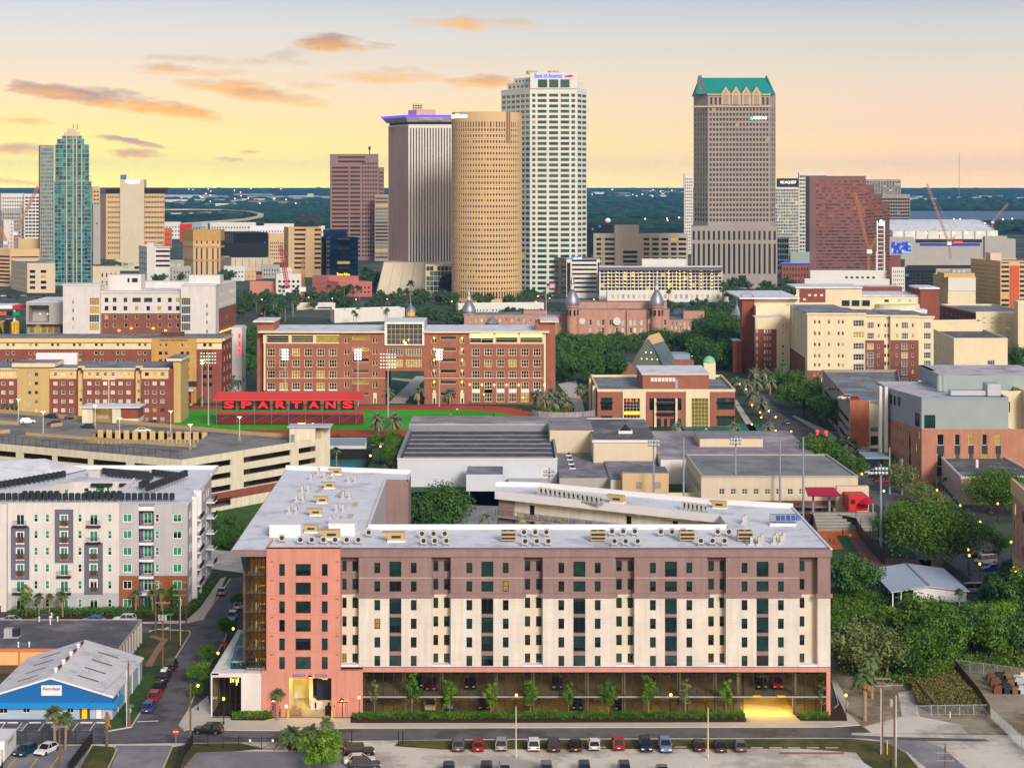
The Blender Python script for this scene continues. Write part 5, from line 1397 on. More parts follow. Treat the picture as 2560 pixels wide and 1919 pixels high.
b=MB();b.quad((xP0,hY,0),(xP0,hY+32,0),(xP0,hY+32,zpas),(xP0,hY,zpas));b.quad((xP1,hY+32,0),(xP1,hY,0),(xP1,hY,zpas),(xP1,hY+32,zpas));b.quad((xP0,hY,zpas),(xP0,hY+32,zpas),(xP1,hY+32,zpas),(xP1,hY,zpas))
b.quad((xP0,hY+32,0),(xL,hY+32,0),(xL,hY+32,hz),(xP0,hY+32,hz));b.quad((xR,hY+32,0),(xP1,hY+32,0),(xP1,hY+32,hz),(xR,hY+32,hz));b.quad((xP1,hY+32,zpas),(xP0,hY+32,zpas),(xP0,hY+32,hz),(xP1,hY+32,hz))
b.quad((xL,hY+32,0),(xL,hY,0),(xL,hY,hz),(xL,hY+32,hz));b.quad((xR,hY,0),(xR,hY+32,0),(xR,hY+32,hz),(xR,hY,hz));b.bD('rear_wall',br,bh)
rx0,rx1=m2.x(162),m3.x(574)
b=MB();b.box(rx0,hY-1.6,hz-.35,bx[0],hY+33,hz+.25,0,1);b.box(bx[2],hY-1.6,hz-.35,rx1,hY+33,hz+.25,0,1);b.box(bx[0],hY+24,hz-.35,bx[2],hY+33,hz+.25,0,1);b.bD('roof',[MM.cream_hall,MM.membrane],bh)
for tx0,tx1,cx0,cx1 in((m2.x(135),m2.x(285),m2.x(105),m2.x(290)),(m3.x(545),m3.x(627),m3.x(500),m3.x(655))):
 sO(bh,'stair_tower',br,(tx0-(0 if tx0<-50 else 4),hY+4,0,tx1,hY+20,m2.z(440)))
 sO(bh,'tower_cap',MM.cream_hall,(cx0,hY+2,m2.z(438),cx1,hY+22,m2.z(425)),top=MM.membrane)
sO(bh,'ribbon_frame',MM.cream_hall,*[(a,hY-.12,z0,c,hY,z1)for a,c,z0,z1 in((m2.x(200),m2.x(857),m2.z(617),m2.z(609)),(m2.x(200),m2.x(857),m2.z(549),m2.z(540)),(m2.x(200),m2.x(228),m2.z(609),m2.z(549)),(m2.x(420),m2.x(442),m2.z(609),m2.z(549)),(m2.x(632),m2.x(655),m2.z(609),m2.z(549)),(m2.x(1985),m3.x(545),m3.z(595),m3.z(587)),(m3.x(517),m3.x(545),m3.z(587),m3.z(500)),(m3.x(310),m3.x(331),m3.z(587),m3.z(500)),(m3.x(108),m3.x(128),m3.z(587),m3.z(500)))])
sO(bh,'cornice_line',MM.cream_hall,(xL,hY-.1,m2.z(918),xP0,hY,m2.z(914)),(xP1,hY-.1,m2.z(918),xR,hY,m2.z(914)),(xL,hY-.15,m2.z(1020),xL+.7,hY,m2.z(617)),(xR-.7,hY-.15,m2.z(1130),xR,hY,m2.z(617)))
for h in ribR:sO(bh,'soffit_lamp',MM.strip_warm,(h[0],hY+.1,h[3]-1.6,h[2],hY+.3,h[3]-.1))
for x in(270,377,484,590,697,803):sO(bh,'spandrel',MM.parapet_white,(m2.x(x-36),hY-.06,m2.z(1024),m2.x(x+36),hY,m2.z(1011)))
for x in(69,170,271,373,474):sO(bh,'spandrel',MM.parapet_white,(m3.x(x-33),hY-.06,m3.z(1000),m3.x(x+33),hY,m3.z(970)))
for x in(2038,2144):sO(bh,'spandrel',MM.parapet_white,(m2.x(x-35),hY-.06,m2.z(1042),m2.x(x+35),hY,m2.z(1012)))
sc=[(m2.x(x),m2.z(y))for x in(1677,1918)for y in(570,665,760,850,948,1030)]+[(m3.x(x),m3.z(935))for x in(15,118,220,320,535)]+[(m2.x(1985),m2.z(970)),(m2.x(2090),m2.z(970))]
for x,z in sc:
 sO(bh,'wall_lamp',gW('sconce',(255,190,70),10.0),(x-.18,hY-.35,z-.25,x+.18,hY-.1,z+.25))
# the three halls of residence on the left
m1=FR(665,3.455,0,660)
da=tH('yellow_hall','yellow and brick five storey hall with small white windows and a rounded stair tower','building',(-150,665,0))
dY=665;dz=m1.z(900)
rowsA=(1030,1107,1183,1260,1337)
yt,bd=MM.yellow_tan,MM.brick_dorm
for x0,x1,cs_ in((-330,155,(-240,-170,-100,-40,28,97)),(425,660,(478,546,615)),(720,1160,(772,840,908,975,1042,1110)),(1222,1455,(1268,1336,1404))):
 fw(da,m1,x0,x1,990,1500,m1.cols(cs_,rowsA,36,34),bd,'dorm',.2)
 fw(da,m1,x0,x1,900,990,m1.cols(cs_,(950,),33,30),yt,'dorm',.2)
 sO(da,'eave',MM.cream_hall,(m1.x(x0)-.4,dY-.8,dz-.5,m1.x(x1)+.4,dY+1,dz+.1))
 b=MB();b.quad((m1.x(x1),dY,0),(m1.x(x1),dY+3,0),(m1.x(x1),dY+3,dz),(m1.x(x1),dY,dz));b.quad((m1.x(x0),dY+3,0),(m1.x(x0),dY,0),(m1.x(x0),dY,dz),(m1.x(x0),dY+3,dz));b.bD('return_wall',bd,da)
for x0,x1,cs_ in((660,720,(684,711)),(1160,1222,(1185,1212))):
 fw(da,m1,x0,x1,885,1500,m1.cols(cs_,(945,1022,1100,1178,1255,1330),20,26),yt,'dorm',.15,dy=2.5)
tw=m1.cols((263,320),(950,1027,1106,1185,1260),27,28)
fw(da,m1,155,430,870,1500,tw,MM.tan,'dorm',.2,dy=-1.0)
sO(da,'tower_cap',MM.cream_hall,(m1.x(115),dY-2,m1.z(885),m1.x(485),dY+12,m1.z(850)),top=MM.roof_grey)
sO(da,'tower_side',MM.tan,(m1.x(155),dY-.95,0,m1.x(160),dY+3,m1.z(885)),(m1.x(425),dY-.95,0,m1.x(430),dY+3,m1.z(885)))
sO(da,'end_wall',bd,(m1.x(1455),dY+.02,0,m1.x(1492),dY+24,dz))
sO(da,'end_pillar',MM.tan,(m1.x(1488),dY+2,0,m1.x(1552),dY+18,m1.z(840)));sO(da,'pillar_cap',MM.cream_hall,(m1.x(1432),dY+1,m1.z(840),m1.x(1568),dY+19,m1.z(818)),top=MM.roof_grey)
b=MB();b.quad((m1.x(-330),dY,dz),(m1.x(1490),dY,dz),(m1.x(1490),dY+27,dz),(m1.x(-330),dY+27,dz));b.bD('roof',MM.roof_grey,da)
sO(da,'gable_trim',MM.cream_hall,(m1.x(936),dY-.1,2,m1.x(944),dY,m1.z(920)),(m1.x(885),dY-.12,m1.z(998),m1.x(995),dY,m1.z(988)))
sO(da,'screen_wall',MM.parapet_white,(m1.x(225),dY+14,dz,m1.x(585),dY+16,m1.z(798)))
m1b=FR(727,3.455,0,660)
db=tH('ochre_hall','long cream and brick hall with an ochre centre block and grey flat roof','building',(-170,727,0))
bY2=727;bz=m1b.z(640)
rB=(768,832,903,970,1040)
fw(db,m1b,-300,1310,735,1300,m1b.cols((-125,-75,65,115,262,312,452,500,640,688,830,878,1017,1065,1205,1253),rB,30,30),bd,'dormgrey',.25)
fw(db,m1b,-300,1310,675,735,m1b.cols((-125,-75,65,115,262,312,452,500,640,688,830,878,1017,1065,1205,1253),(698,),28,28),MM.cream_hall,'dormgrey',.25)
fw(db,m1b,1310,1700,640,1300,m1b.cols((1388,1437,1575,1623),(698,768,832,903,970),28,28)+[m1b.h(1550,1700,1010,1060)],MM.ochre,'dormgrey',.25,dy=-.6)
fw(db,m1b,1700,1915,735,1300,m1b.cols((1768,1816),rB,30,32),bd,'dormgrey',.25)
fw(db,m1b,1700,1915,675,735,m1b.cols((1768,1816),(698,),28,28),MM.cream_hall,'dormgrey',.25)
sO(db,'fascia',yt,(m1b.x(-300),bY2-.8,m1b.z(676),m1b.x(1310),bY2+1,bz),(m1b.x(1700),bY2-.8,m1b.z(676),m1b.x(1920),bY2+1,bz))
e1=(PX(580,748),748)
fC(db,(m1b.x(1915),bY2),e1,0,bz-1,grid(22,3,.4,[4,8,12,16,20.5],2.0,2,2),bd,'dormgrey',.2,'side_window')
b=MB();b.quad((m1b.x(-300),bY2,bz),(m1b.x(1920),bY2-.8,bz),(e1[0]+.5,749,bz),(m1b.x(-300),749,bz));b.bD('roof',MM.roof_grey,db)
sO(db,'side_fascia',yt,(m1b.x(1915),bY2+.2,bz-1.1,e1[0]+.3,748,bz-.02))
sO(db,'plant_box',MM.brown_slat,(m1b.x(1358),bY2+8,bz,m1b.x(1548),bY2+12,bz+1.8),top=MM.roof_grey)
lT(db,'FRANK AND CAROL MORSANI HALL',1.2,(m1b.x(1505),bY2-.75,m1b.z(655)),mat('letter_brown',(120,84,40),.6),depth=.05,width=m1b.x(1626)-m1b.x(1385))
sO(db,'entrance_canopy',MM.metal_siding,(m1b.x(1550),bY2-5,m1b.z(1088),m1b.x(1690),bY2-.6,m1b.z(1070)))
sO(db,'red_awning',MM.red_paint,(m1b.x(1552),bY2-3,m1b.z(1160),m1b.x(1672),bY2-2.8,m1b.z(1130)))
for x in(1560,1615,1670):sO(db,'entrance_column',MM.ochre,(m1b.x(x),bY2-4.5,0,m1b.x(x+12),bY2-3.5,m1b.z(1088)))
m1c=FR(1022,3.455,0,660)
dc=tH('white_hall','white and brick hall with two white end towers and glowing uplights','building',(-205,1022,0))
cY=1022
ww=MM.white_wall
cw_=m1c.cols((920,990,1083,1375,1467,1536),(310,382),32,38)+m1c.cols((1180,1280),(382,),30,38)+m1c.cols((1180,1280),(310,),72,38)
fw(dc,m1c,875,1570,240,425,cw_,ww,'greyplain',.3)
fw(dc,m1c,875,1570,425,760,m1c.cols((920,990,1087,1182,1281,1378,1467,1536),(456,528),30,38),MM.brick_dark,'dormgrey',.3)
for x0,x1,y0,sl_x,gx in((555,875,180,642,(782,866)),(1570,1870,185,1795,(1574,1652))):
 gz=[m1c.h(gx[0],gx[1],y,y+62)for y in(290,363,436,508)]
 sh_=m1c.cols((sl_x,),(325,397,468,543)if x0<1000 else(357,430,500,578),10,30)
 fw(dc,m1c,x0,x1,y0,760,gz+sh_,ww,None,.4,dy=-3)
 for h in gz:wN(dc,(0,cY-3),E,h,.3,'shop','stair_window')
 for h in sh_:wN(dc,(0,cY-3),E,h,.3,'plain','slot_window')
 b=MB();zt2=m1c.z(y0)
 b.quad((m1c.x(x1),cY-3,0),(m1c.x(x1),cY+8,0),(m1c.x(x1),cY+8,zt2),(m1c.x(x1),cY-3,zt2));b.quad((m1c.x(x0),cY+8,0),(m1c.x(x0),cY-3,0),(m1c.x(x0),cY-3,zt2),(m1c.x(x0),cY+8,zt2));b.bD('tower_side',ww,dc)
 sO(dc,'tower_roof',MM.parapet_white,(m1c.x(x0)-.5,cY-3.5,zt2,m1c.x(x1)+.5,cY+12,zt2+.5),top=MM.membrane)
b=MB();zc=m1c.z(240);b.quad((m1c.x(875),cY,zc),(m1c.x(1570),cY,zc),(m1c.x(1570),cY+55,zc),(m1c.x(875),cY+55,zc));b.bD('roof',MM.membrane,dc)
sO(dc,'parapet',MM.cream_hall,(m1c.x(875),cY-.6,zc-.6,m1c.x(1570),cY+.2,zc+.2));sO(dc,'rear_block',ww,(m1c.x(925),cY+40,zc,m1c.x(1575),cY+55,m1c.z(240)+3.5),top=MM.membrane)
sO(dc,'penthouse',ww,(m1c.x(875),cY+18,zc,m1c.x(1162),cY+30,m1c.z(108)),(m1c.x(1598),cY+12,zc,m1c.x(1872),cY+24,m1c.z(108)),top=MM.membrane)
for a,c in((1043,1060),(1083,1132)):sO(dc,'penthouse_window',MM.g_city,(m1c.x(a),cY+17.9,m1c.z(172),m1c.x(c),cY+18,m1c.z(135)))
rt=(PX(590,1075),1075)
L=math.hypot(rt[0]-m1c.x(1870),rt[1]-cY+3)
fC(dc,(m1c.x(1870),cY+8),rt,17,m1c.z(185),grid(L-11,12,.35,[18.2,23.6],2.6,1.5,1),ww,'plain',.2,'side_window')
fC(dc,(m1c.x(1870),cY+8),rt,0,17,grid(L-11,12,.35,[4.2,9.6],2.6,1.5,1),MM.brick_dark,'plain',.2,'side_window')
b=MB();zt2=m1c.z(185);b.quad((m1c.x(1570),cY+8,zt2),(m1c.x(1870),cY+8,zt2),(*rt,zt2),(m1c.x(1570),1075,zt2));b.bD('roof',MM.membrane,dc)
for x,y in((1030,575),(1135,555),(1325,555),(1430,575)):sO(dc,'uplight',gW('uplight',(255,170,40),16.0),(m1c.x(x)-.5,cY-.75,m1c.z(y),m1c.x(x)+.5,cY-.35,m1c.z(y)+.25))
for k in range(12):
 t=(k+.5)/12;x=m1c.x(1870)+(rt[0]-m1c.x(1870))*t;y=cY+8+(1075-cY-8)*t
 sO(dc,'uplight',gW('uplight',(255,170,40),16.0),(x+.3,y-.4,3.6,x+.7,y+.4,3.85))
sO(dc,'parking_fin',ww,(m1c.x(1990),1040,0,m1c.x(2090),1041,m1c.z(560)))
fin=tH('fin_wall','tall white wall with three red glowing signs beside the ochre hall','sign wall',(PX(592,760),760,0))
f=FR(760,3.455,0,660);sO(fin,'panel',ww,(f.x(2000),760,0,f.x(2088),772,f.z(545)))
for y in(620,690,755):sO(fin,'glowing_sign',MM.red_glow,(f.x(2060),759.8,f.z(y+22),f.x(2078),759.95,f.z(y-22)))
f=FR(1040,3.455,0,660)
gb_=tH('grey_pavilion','grey box pavilion with a deep lit loggia on stilts','building',(f.x(390),1040,0))
wA(gb_,(0,1040),E,f.x(225),f.x(556),f.z(520),f.z(330),[f.h(247,424,357,502)],MM.stone_grey,0)
sO(gb_,'roof',MM.membrane,(f.x(225),1040,f.z(330),f.x(556),1085,f.z(325)))
b=MB();a,c,z0,z1=f.x(247),f.x(424),f.z(502),f.z(357)
b.quad((a,1049,z0),(c,1049,z0),(c,1049,z1),(a,1049,z1));b.quad((a,1040,z0),(c,1040,z0),(c,1049,z0),(a,1049,z0));b.quad((a,1040,z0),(a,1049,z0),(a,1049,z1),(a,1040,z1));b.quad((c,1049,z0),(c,1040,z0),(c,1040,z1),(c,1049,z1));b.bD('loggia',MM.stone_grey,gb_)
b=MB();b.quad((f.x(225),1085,0),(f.x(225),1040,0),(f.x(225),1040,f.z(330)),(f.x(225),1085,f.z(330)));b.quad((f.x(225),1044,0),(f.x(556),1044,0),(f.x(556),1044,f.z(520)),(f.x(225),1044,f.z(520)));b.bD('wall',MM.stone_grey,gb_)
for k in range(6):sO(gb_,'shop_window',MM.g_shop,(f.x(240+k*53),1043.8,f.z(598),f.x(280+k*53),1043.95,f.z(530)))
for x in(310,375):sO(gb_,'wall_lamp',MM.lamp_warm,(f.x(x),1048.7,f.z(443),f.x(x+5),1048.9,f.z(436)))
cnp=tH('striped_canopy','white canopy with orange, chequered and green stripes at the far left edge','canopy',(f.x(80),1030,0))
for k,(a,c,col_)in enumerate(((-60,40,'white_paint'),(40,100,'terracotta_red'),(100,150,'black'),(150,205,'green_sign'))):
 sO(cnp,'stripe',MATS[col_],(f.x(a),1030,f.z(432),f.x(c),1033,f.z(402)))
sO(cnp,'roof',MM.white_paint,(f.x(-60),1032,f.z(378),f.x(140),1050,f.z(348)));sO(cnp,'red_peak',MM.red_paint,(f.x(140),1032,f.z(378),f.x(205),1050,f.z(350)));sO(cnp,'mast',MM.white_paint,(f.x(140),1034,0,f.x(156),1036,f.z(378)))
for k in range(4):sO(cnp,'booth',MM.g_shop,(f.x(-40+k*55),1034,0,f.x(0+k*55),1040,f.z(470+20*(k%2))))
ub=tag(sO(None,'closed_umbrella',MM.black,(f.x(140),1000,0,f.x(143),1000.5,2)),'closed black umbrella before the grey pavilion','umbrella')
b=MB();b.lathe((f.x(148),1002),[(.2,0),(.2,1.5),(2.4,2.2),(2.3,6),(.6,10.5)],10);ub.data=b.mesh('closed_umbrella',MM.black)
# stand with the big red letters
sY=660
st_=tH('stadium_stand','red roofed stadium stand with red letters on black boards and red benches','grandstand',(PX(720,sY),sY,0))
f=FR(sY);sx0,sx1=f.x(533),f.x(906)
b=MB();b.quad((sx0,sY-1,f.z(998)),(sx1,sY-1,f.z(998)),(sx1+.3,sY+7,f.z(998)+2.0),(sx0+.5,sY+7,f.z(998)+2.0));b.box(sx0,sY-1.1,f.z(1000.5),sx1,sY-.9,f.z(997));b.quad((sx0,sY-1,f.z(1000)),(sx0+.5,sY+7,f.z(1000)+2),(sx1+.3,sY+7,f.z(1000)+2),(sx1,sY-1,f.z(1000)));b.bD('roof',MM.red_roof,st_)
for k,(ch,a,c)in enumerate(zip('SPARTANS',(556,598.5,641,684,725,769,811,853),(589,631.5,675,716,758,801,843,885.5))):
 sO(st_,'letter_board',MM.black,(f.x(a),sY-.3,f.z(1024),f.x(c),sY-.15,f.z(1000)))
 lT(st_,ch,3.4,(f.x((a+c)/2),sY-.35,f.z(1012.3)),MM.sign_red,depth=.04,bold=.10,width=(c-a)/6.97*.78)
for a in(541,592,636,678,721,763,806,848,890):
 b=MB();b.tube((f.x(a),sY,0),(f.x(a),sY,f.z(999)),.12,n=6);b.tube((f.x(a),sY+6,0),(f.x(a),sY+6,f.z(990)),.1,n=6);b.tube((f.x(a),sY,3.8),(f.x(a),sY+10,.6),.1,n=6);b.tube((f.x(a),sY-.05,1),(f.x(min(a+40,904)),sY-.05,4),.05,n=5)
 b.bD('steel_frame',MM.steel,st_)
for k in range(9):
 z=4.1-k*.42;y=sY+.6+k*1.0
 b=MB();b.box(f.x(537),y,z,f.x(908),y+.5,z+.12);b.box(f.x(537),y+.45,z+.3,f.x(908),y+.5,z+.62);b.bD('bench',MM.red_seat,st_)
 b=MB();b.box(f.x(537),y-.5,z-.35,f.x(908),y+.5,z-.28);b.bD('walkway',MM.steel,st_)
b=MB();b.box(f.x(537),sY+.3,4.0,f.x(908),sY+.36,4.5)
for k in range(38):
 x=f.x(537)+(f.x(908)-f.x(537))*k/37;b.box(x-.02,sY+.28,3.8,x+.02,sY+.32,4.6)
b.bD('back_rail',MM.red_seat,st_)
sO(st_,'back_panel',mat('stand_dark',(104,26,28),.7,.2,.8),(f.x(540),sY+.8,.3,f.x(908),sY+.9,3.0))
for k in range(16):
 sO(st_,'stand_light',MM.lamp_white,(f.x(560+k*22),sY-.9,f.z(1000),f.x(561.4+k*22),sY-.7,f.z(998.8)))
for a,y in((545,1064),(616,1064),(745,1057),(780,1057),(816,1064)):sO(st_,'aisle_lamp',MM.lamp_warm,(f.x(a),sY-.5,f.z(y+2),f.x(a+(18 if a==745 else 4)),sY-.3,f.z(y)))
sd=tH('dugout_shed','long low shed with ribbed grey metal roof behind the stand','shed',(PX(793,600),600,0))
q0,q1=G(672,1104,0),G(905,1108,0)
b=MB();yf=585;b.quad((PX(672,yf),yf,3.3),(PX(912,yf),yf,3.3),(PX(912,yf),yf+9,4.6),(PX(680,yf),yf+9,4.6));b.bD('roof',mat('shed_roof',(140,146,154),.5,.06,.2,wave=('X',1.4,.16)),sd)
sO(sd,'wall',MM.metal_siding,(PX(825,yf),yf+.1,1.8,PX(911,yf),yf+.3,3.28),(PX(672,yf),yf+8,0,PX(911,yf),yf+8.3,4.5))
# student centre
s3=FR(656,3.317,1200,680)
sc_=tH('student_centre','two storey brick and cream student centre with tall lit glass bays','building',(PX(1660,656),656,0))
sY2=656;sz_=s3.z(975)
small_=[s3.h(1003,1097,1040,1145),s3.h(1003,1097,1190,1262)]
fw(sc_,s3,975,1183,975,1300,small_,br,'shopdark',.3)
g1=[s3.h(1190,1326,1045,1262)]
fw(sc_,s3,1183,1373,975,1300,g1,MM.cream_hall,None,.4,dy=-.5)
STYLES['tallglass']=('g_shop','cream_hall',.12,5,8)
for h in g1:wN(sc_,(0,sY2-.5),E,h,.3,'tallglass','glass_bay')
cent=[s3.h(1405,1442,1045,1145),s3.h(1632,1670,1045,1145),s3.h(1462,1615,1045,1075),s3.h(1462,1615,1095,1150),s3.h(1640,1668,1215,1300),s3.h(1465,1500,1215,1300),s3.h(1525,1550,1215,1300),s3.h(1575,1605,1215,1300)]
fw(sc_,s3,1373,1705,975,1300,cent,br,'shopdark',.5)
g2=[s3.h(1752,1893,1045,1300)]
fw(sc_,s3,1705,1903,975,1300,g2,MM.cream_hall,None,.4,dy=-.5)
for h in g2:wN(sc_,(0,sY2-.5),E,h,.3,'tallglass','glass_bay')
fw(sc_,s3,1903,2115,975,1300,[s3.h(1965,2110,1043,1140),s3.h(1965,2110,1190,1275)],br,'shopdark',.3)
for y in(1078,1163):sO(sc_,'balcony',MM.dark_metal,(s3.x(1460),sY2-2.2,s3.z(y+10),s3.x(1618),sY2,s3.z(y)))
for x in(1443,1618):sO(sc_,'column',MM.cream_hall,(s3.x(x),sY2-1.2,0,s3.x(x+18),sY2-.2,s3.z(1045)))
for y,x0,x1 in((1073,1965,2118),(1190,1965,2118),(1073,1003,1105)):sO(sc_,'sun_shade',MM.dark_metal,(s3.x(x0),sY2-1.2,s3.z(y+5),s3.x(x1),sY2,s3.z(y)))
sO(sc_,'sign_lamp',MM.sign_yellow,(s3.x(1198),sY2-.55,s3.z(1178),s3.x(1320),sY2-.45,s3.z(1155)))
for x in(1210,1240,1290):sO(sc_,'red_lantern',MM.red_glow,(s3.x(x),sY2-.56,s3.z(1070),s3.x(x+16),sY2-.5,s3.z(1052)))
scp=[(s3.x(975),sY2),(s3.x(2115),sY2),(PX(1838,660)+2,706),(PX(1486,706),706)]
b=MB();bl=PX(1478,700);b.quad((bl,706,0),(s3.x(975),sY2,0),(s3.x(975),sY2,sz_),(bl,706,sz_));b.bD('side_wall',br,sc_);b=MB();b.quad((s3.x(2115),sY2,0),(s3.x(2115)+1,706,0),(s3.x(2115)+1,706,sz_),(s3.x(2115),sY2,sz_));b.bD('side_wall',br,sc_)
fR_(sc_,[(s3.x(975),sY2-.1),(s3.x(2115),sY2-.1),(s3.x(2115)+1,706),(bl,706)],sz_-.6,MM.roof_grey,.8,MM.cream_hall,.5)
pb=(s3.x(1362),664,s3.x(1896)+1,695)
sO(sc_,'plant_room',br,(pb[0],pb[1],sz_-.6,pb[2],pb[3],17.6));sO(sc_,'plant_roof',MM.cream_hall,(pb[0]-.4,pb[1]-.4,17.6,pb[2]+.4,pb[3]+.4,18.0),top=MM.membrane)
for k in range(7):sO(sc_,'louvre',MM.stone_white,(PX(1627+k*9,664),663.9,15.2,PX(1634.5+k*9,664),664,16.6))
sO(sc_,'plant_door',MM.metal_panel,(PX(1688,664),663.9,sz_-.5,PX(1695,664),664,16))
sO(sc_,'side_bay',MM.cream_hall,(bl-1,664,0,s3.x(975)-.3,668,sz_+.3),(bl-.6,688,0,s3.x(975)-1.5,694,sz_+.3))
tt=(PX(1773,700),700);sO(sc_,'turret',MM.cream_hall,(tt[0]-2.2,698,sz_-1,tt[0]+2.2,702,18.6))
b=MB();b.lathe(tt,[(2.4,18.6),(2.3,19.4),(1.7,20.4),(.8,21.0),(.1,21.2)],12);b.bD('turret_dome',mat('patina',(120,186,146),.6),sc_,True)
ch=tH('chapel','pointed copper grey chapel of two curved shells with a skylight ridge','chapel',(PX(1612,830),830,0))
cxx,cy_,W_,Hh=PX(1617,830),826,8.6,17.0
ang=R(-24);ca,sa_=math.cos(ang),math.sin(ang)
def CP(x,y,z):return(cxx+x*ca-y*sa_,cy_+x*sa_+y*ca,z)
arc=[(W_*(1-(k/10)**1.75),Hh*k/10)for k in range(11)]
for s in(-1,1):
 b=MB()
 for(xa,za),(xb,zb)in zip(arc,arc[1:]):
  q=[CP(s*xa,-1.5+.12*za,za),CP(s*xa,17,za),CP(s*xb,17,zb),CP(s*xb,-1.5+.12*zb,zb)]
  b.poly(q if s>0 else q[::-1])
 b.bD('shell',mat('shell',(96,112,116),.45,.10,.2,wave=('Z',1.2,.08)),ch)
b=MB()
for(xa,za),(xb,zb)in zip(arc,arc[1:]):b.poly([CP(-xa,.6,za),CP(xa,.6,za),CP(xb,.6,zb),CP(-xb,.6,zb)])
b.bD('front_panel',mat('shell_front',(108,116,104),.5,.10,.2),ch)
for x,z in((-3,8),(-.5,8),(2,8),(4.5,8),(-1,11),(1.5,11),(-4.5,4.6),(-1.8,4.6)):
 p=CP(x,.5,z);sO(ch,'facade_lamp',gW('tiny_lamp',(255,250,220),3.0),(p[0]-.18,p[1]-.1,p[2]-.18,p[0]+.18,p[1],p[2]+.18))
b=MB();q=[CP(-2.3,.8,14.6),CP(2.3,.8,14.6),CP(0,2.0,18.4)];b.poly(q);b.poly([CP(2.3,.8,14.6),CP(2.3,16,15),CP(0,16,18.8),CP(0,2.0,18.4)]);b.poly([CP(-2.3,16,15),CP(-2.3,.8,14.6),CP(0,2.0,18.4),CP(0,16,18.8)]);b.bD('skylight_ridge',MM.stone_tan,ch)
sO(ch,'low_wing',br,(PX(1541,815),815,0,PX(1585,815),835,5.8),(PX(1655,835),835,0,PX(1735,835),850,6.5),top=MM.roof_grey)
sO(ch,'side_wing',MM.metal_panel_blue,(PX(1667,840),840,0,PX(1725,840),852,9.0))
# gym hall and its flat roofed annexes
z3=FR(525,3.072,980,1030)
gy=tH('gym_hall','white ribbed metal gym hall with long dark striped roof','building',(-10,525,0))
gz_=z3.z(357);gx0_,gx1_=z3.x(42),z3.x(1270)
b=MB();b.quad((gx0_,525,0),(gx1_,525,0),(gx1_,525,gz_),(gx0_,525,gz_));b.quad((gx0_,583,0),(gx0_,525,0),(gx0_,525,gz_),(gx0_,583,gz_));b.quad((gx1_,525,0),(gx1_,583,0),(gx1_,583,gz_),(gx1_,525,gz_));b.bD('wall',MM.metal_siding,gy)
mat('roof_gym',(84,80,83),.85,.25,.35,second=(112,106,108),sec_scale=.16,sec_cut=.56,wave=('X',.55,.35))
b=MB();b.quad((gx0_+.3,525.1,gz_+.05),(gx1_-.3,525.1,gz_+.05),(gx1_-.3,583,gz_+.05),(gx0_+.3,583,gz_+.05));b.bD('roof',MM.roof_gym,gy)
for k in range(6):sO(gy,'roof_rail',MM.galv,(gx0_+1.5,526.5+k*9.2,gz_+.1,gx1_-1.2,526.9+k*9.2,gz_+.25))
sO(gy,'parapet',MM.steel,(gx0_-.1,525.5,gz_-.2,gx0_+.8,584,gz_+.9),(gx0_,583,gz_-.2,gx1_,584,gz_+2.0),(gx1_-.6,525.5,gz_-.2,gx1_+.1,584,gz_+.9))
sO(gy,'eave',MM.white_paint,(gx0_-.1,524.7,gz_-.15,gx1_+.1,525.05,gz_+.15))
cn=FR(505,3.072,980,1030)
sO(gy,'entry_box',MM.metal_siding,(cn.x(570),505,cn.z(606),cn.x(850),520,cn.z(478)),top=MM.roof_grey)
for x in(590,840):sO(gy,'entry_post',MM.steel,(cn.x(x),505.5,0,cn.x(x)+.3,505.8,cn.z(606)))
sO(gy,'side_door',MM.stone_white,(z3.x(1148),524.9,z3.z(508),z3.x(1194),524.97,z3.z(432)))
sO(gy,'duct',MM.galv,(z3.x(890),520,z3.z(545),z3.x(1200),524.6,z3.z(505)))
an=tH('gym_annex','cluster of cream gym annexes with grey flat roofs and pyramid skylights','building',(30,560,0))
sO(an,'rear_wing',MM.stone_white,(gx0_,584.1,0,PX(1500,590),604,gz_+2.2),top=MM.roof_purple)
b=MB();cxr,cyr=PX(1410,600),604
pts=[(cxr+11.6*math.cos(R(t)),cyr+9+12*math.sin(R(t)))for t in range(205,336,10)]
for p,q in zip(pts,pts[1:]):b.quad((*p,gz_+1),(*q,gz_+1),(q[0],q[1],gz_+3.8),(p[0],p[1],gz_+3.8));b.quad((q[0],q[1]+.6,gz_+1),(p[0],p[1]+.6,gz_+1),(p[0],p[1]+.6,gz_+3.8),(q[0],q[1]+.6,gz_+3.8));b.quad((*p,gz_+3.8),(*q,gz_+3.8),(q[0],q[1]+.6,gz_+3.8),(p[0],p[1]+.6,gz_+3.8))
b.bD('curved_parapet',mat('streaked',(150,144,146),.9,.2,.5,streak=.4),an)
fa=FR(560,3.072,980,1030)
fw(an,fa,1212,1548,140,300,[fa.h(1292,1336,206,226),fa.h(1394,1436,206,226)],MM.stone_beige,'whiteplain',.2,zz=(4,fa.z(140)))
sO(an,'mid_wing',MM.stone_beige,(fa.x(1212),560.1,0,fa.x(1548),584,fa.z(142)),top=MM.roof_purple)
fb=FR(540,3.072,980,1030)
sO(an,'court_block',MM.stone_beige,(fb.x(1548),540,0,fb.x(2030),590,fb.z(216)),top=MM.roof_dark)
sO(an,'cornice',MM.stone_white,(fb.x(1548)-.4,539.6,fb.z(232),fb.x(2030)+.4,540.1,fb.z(212)),(fb.x(1548),589,fb.z(220),fb.x(2030),590.2,fb.z(210)))
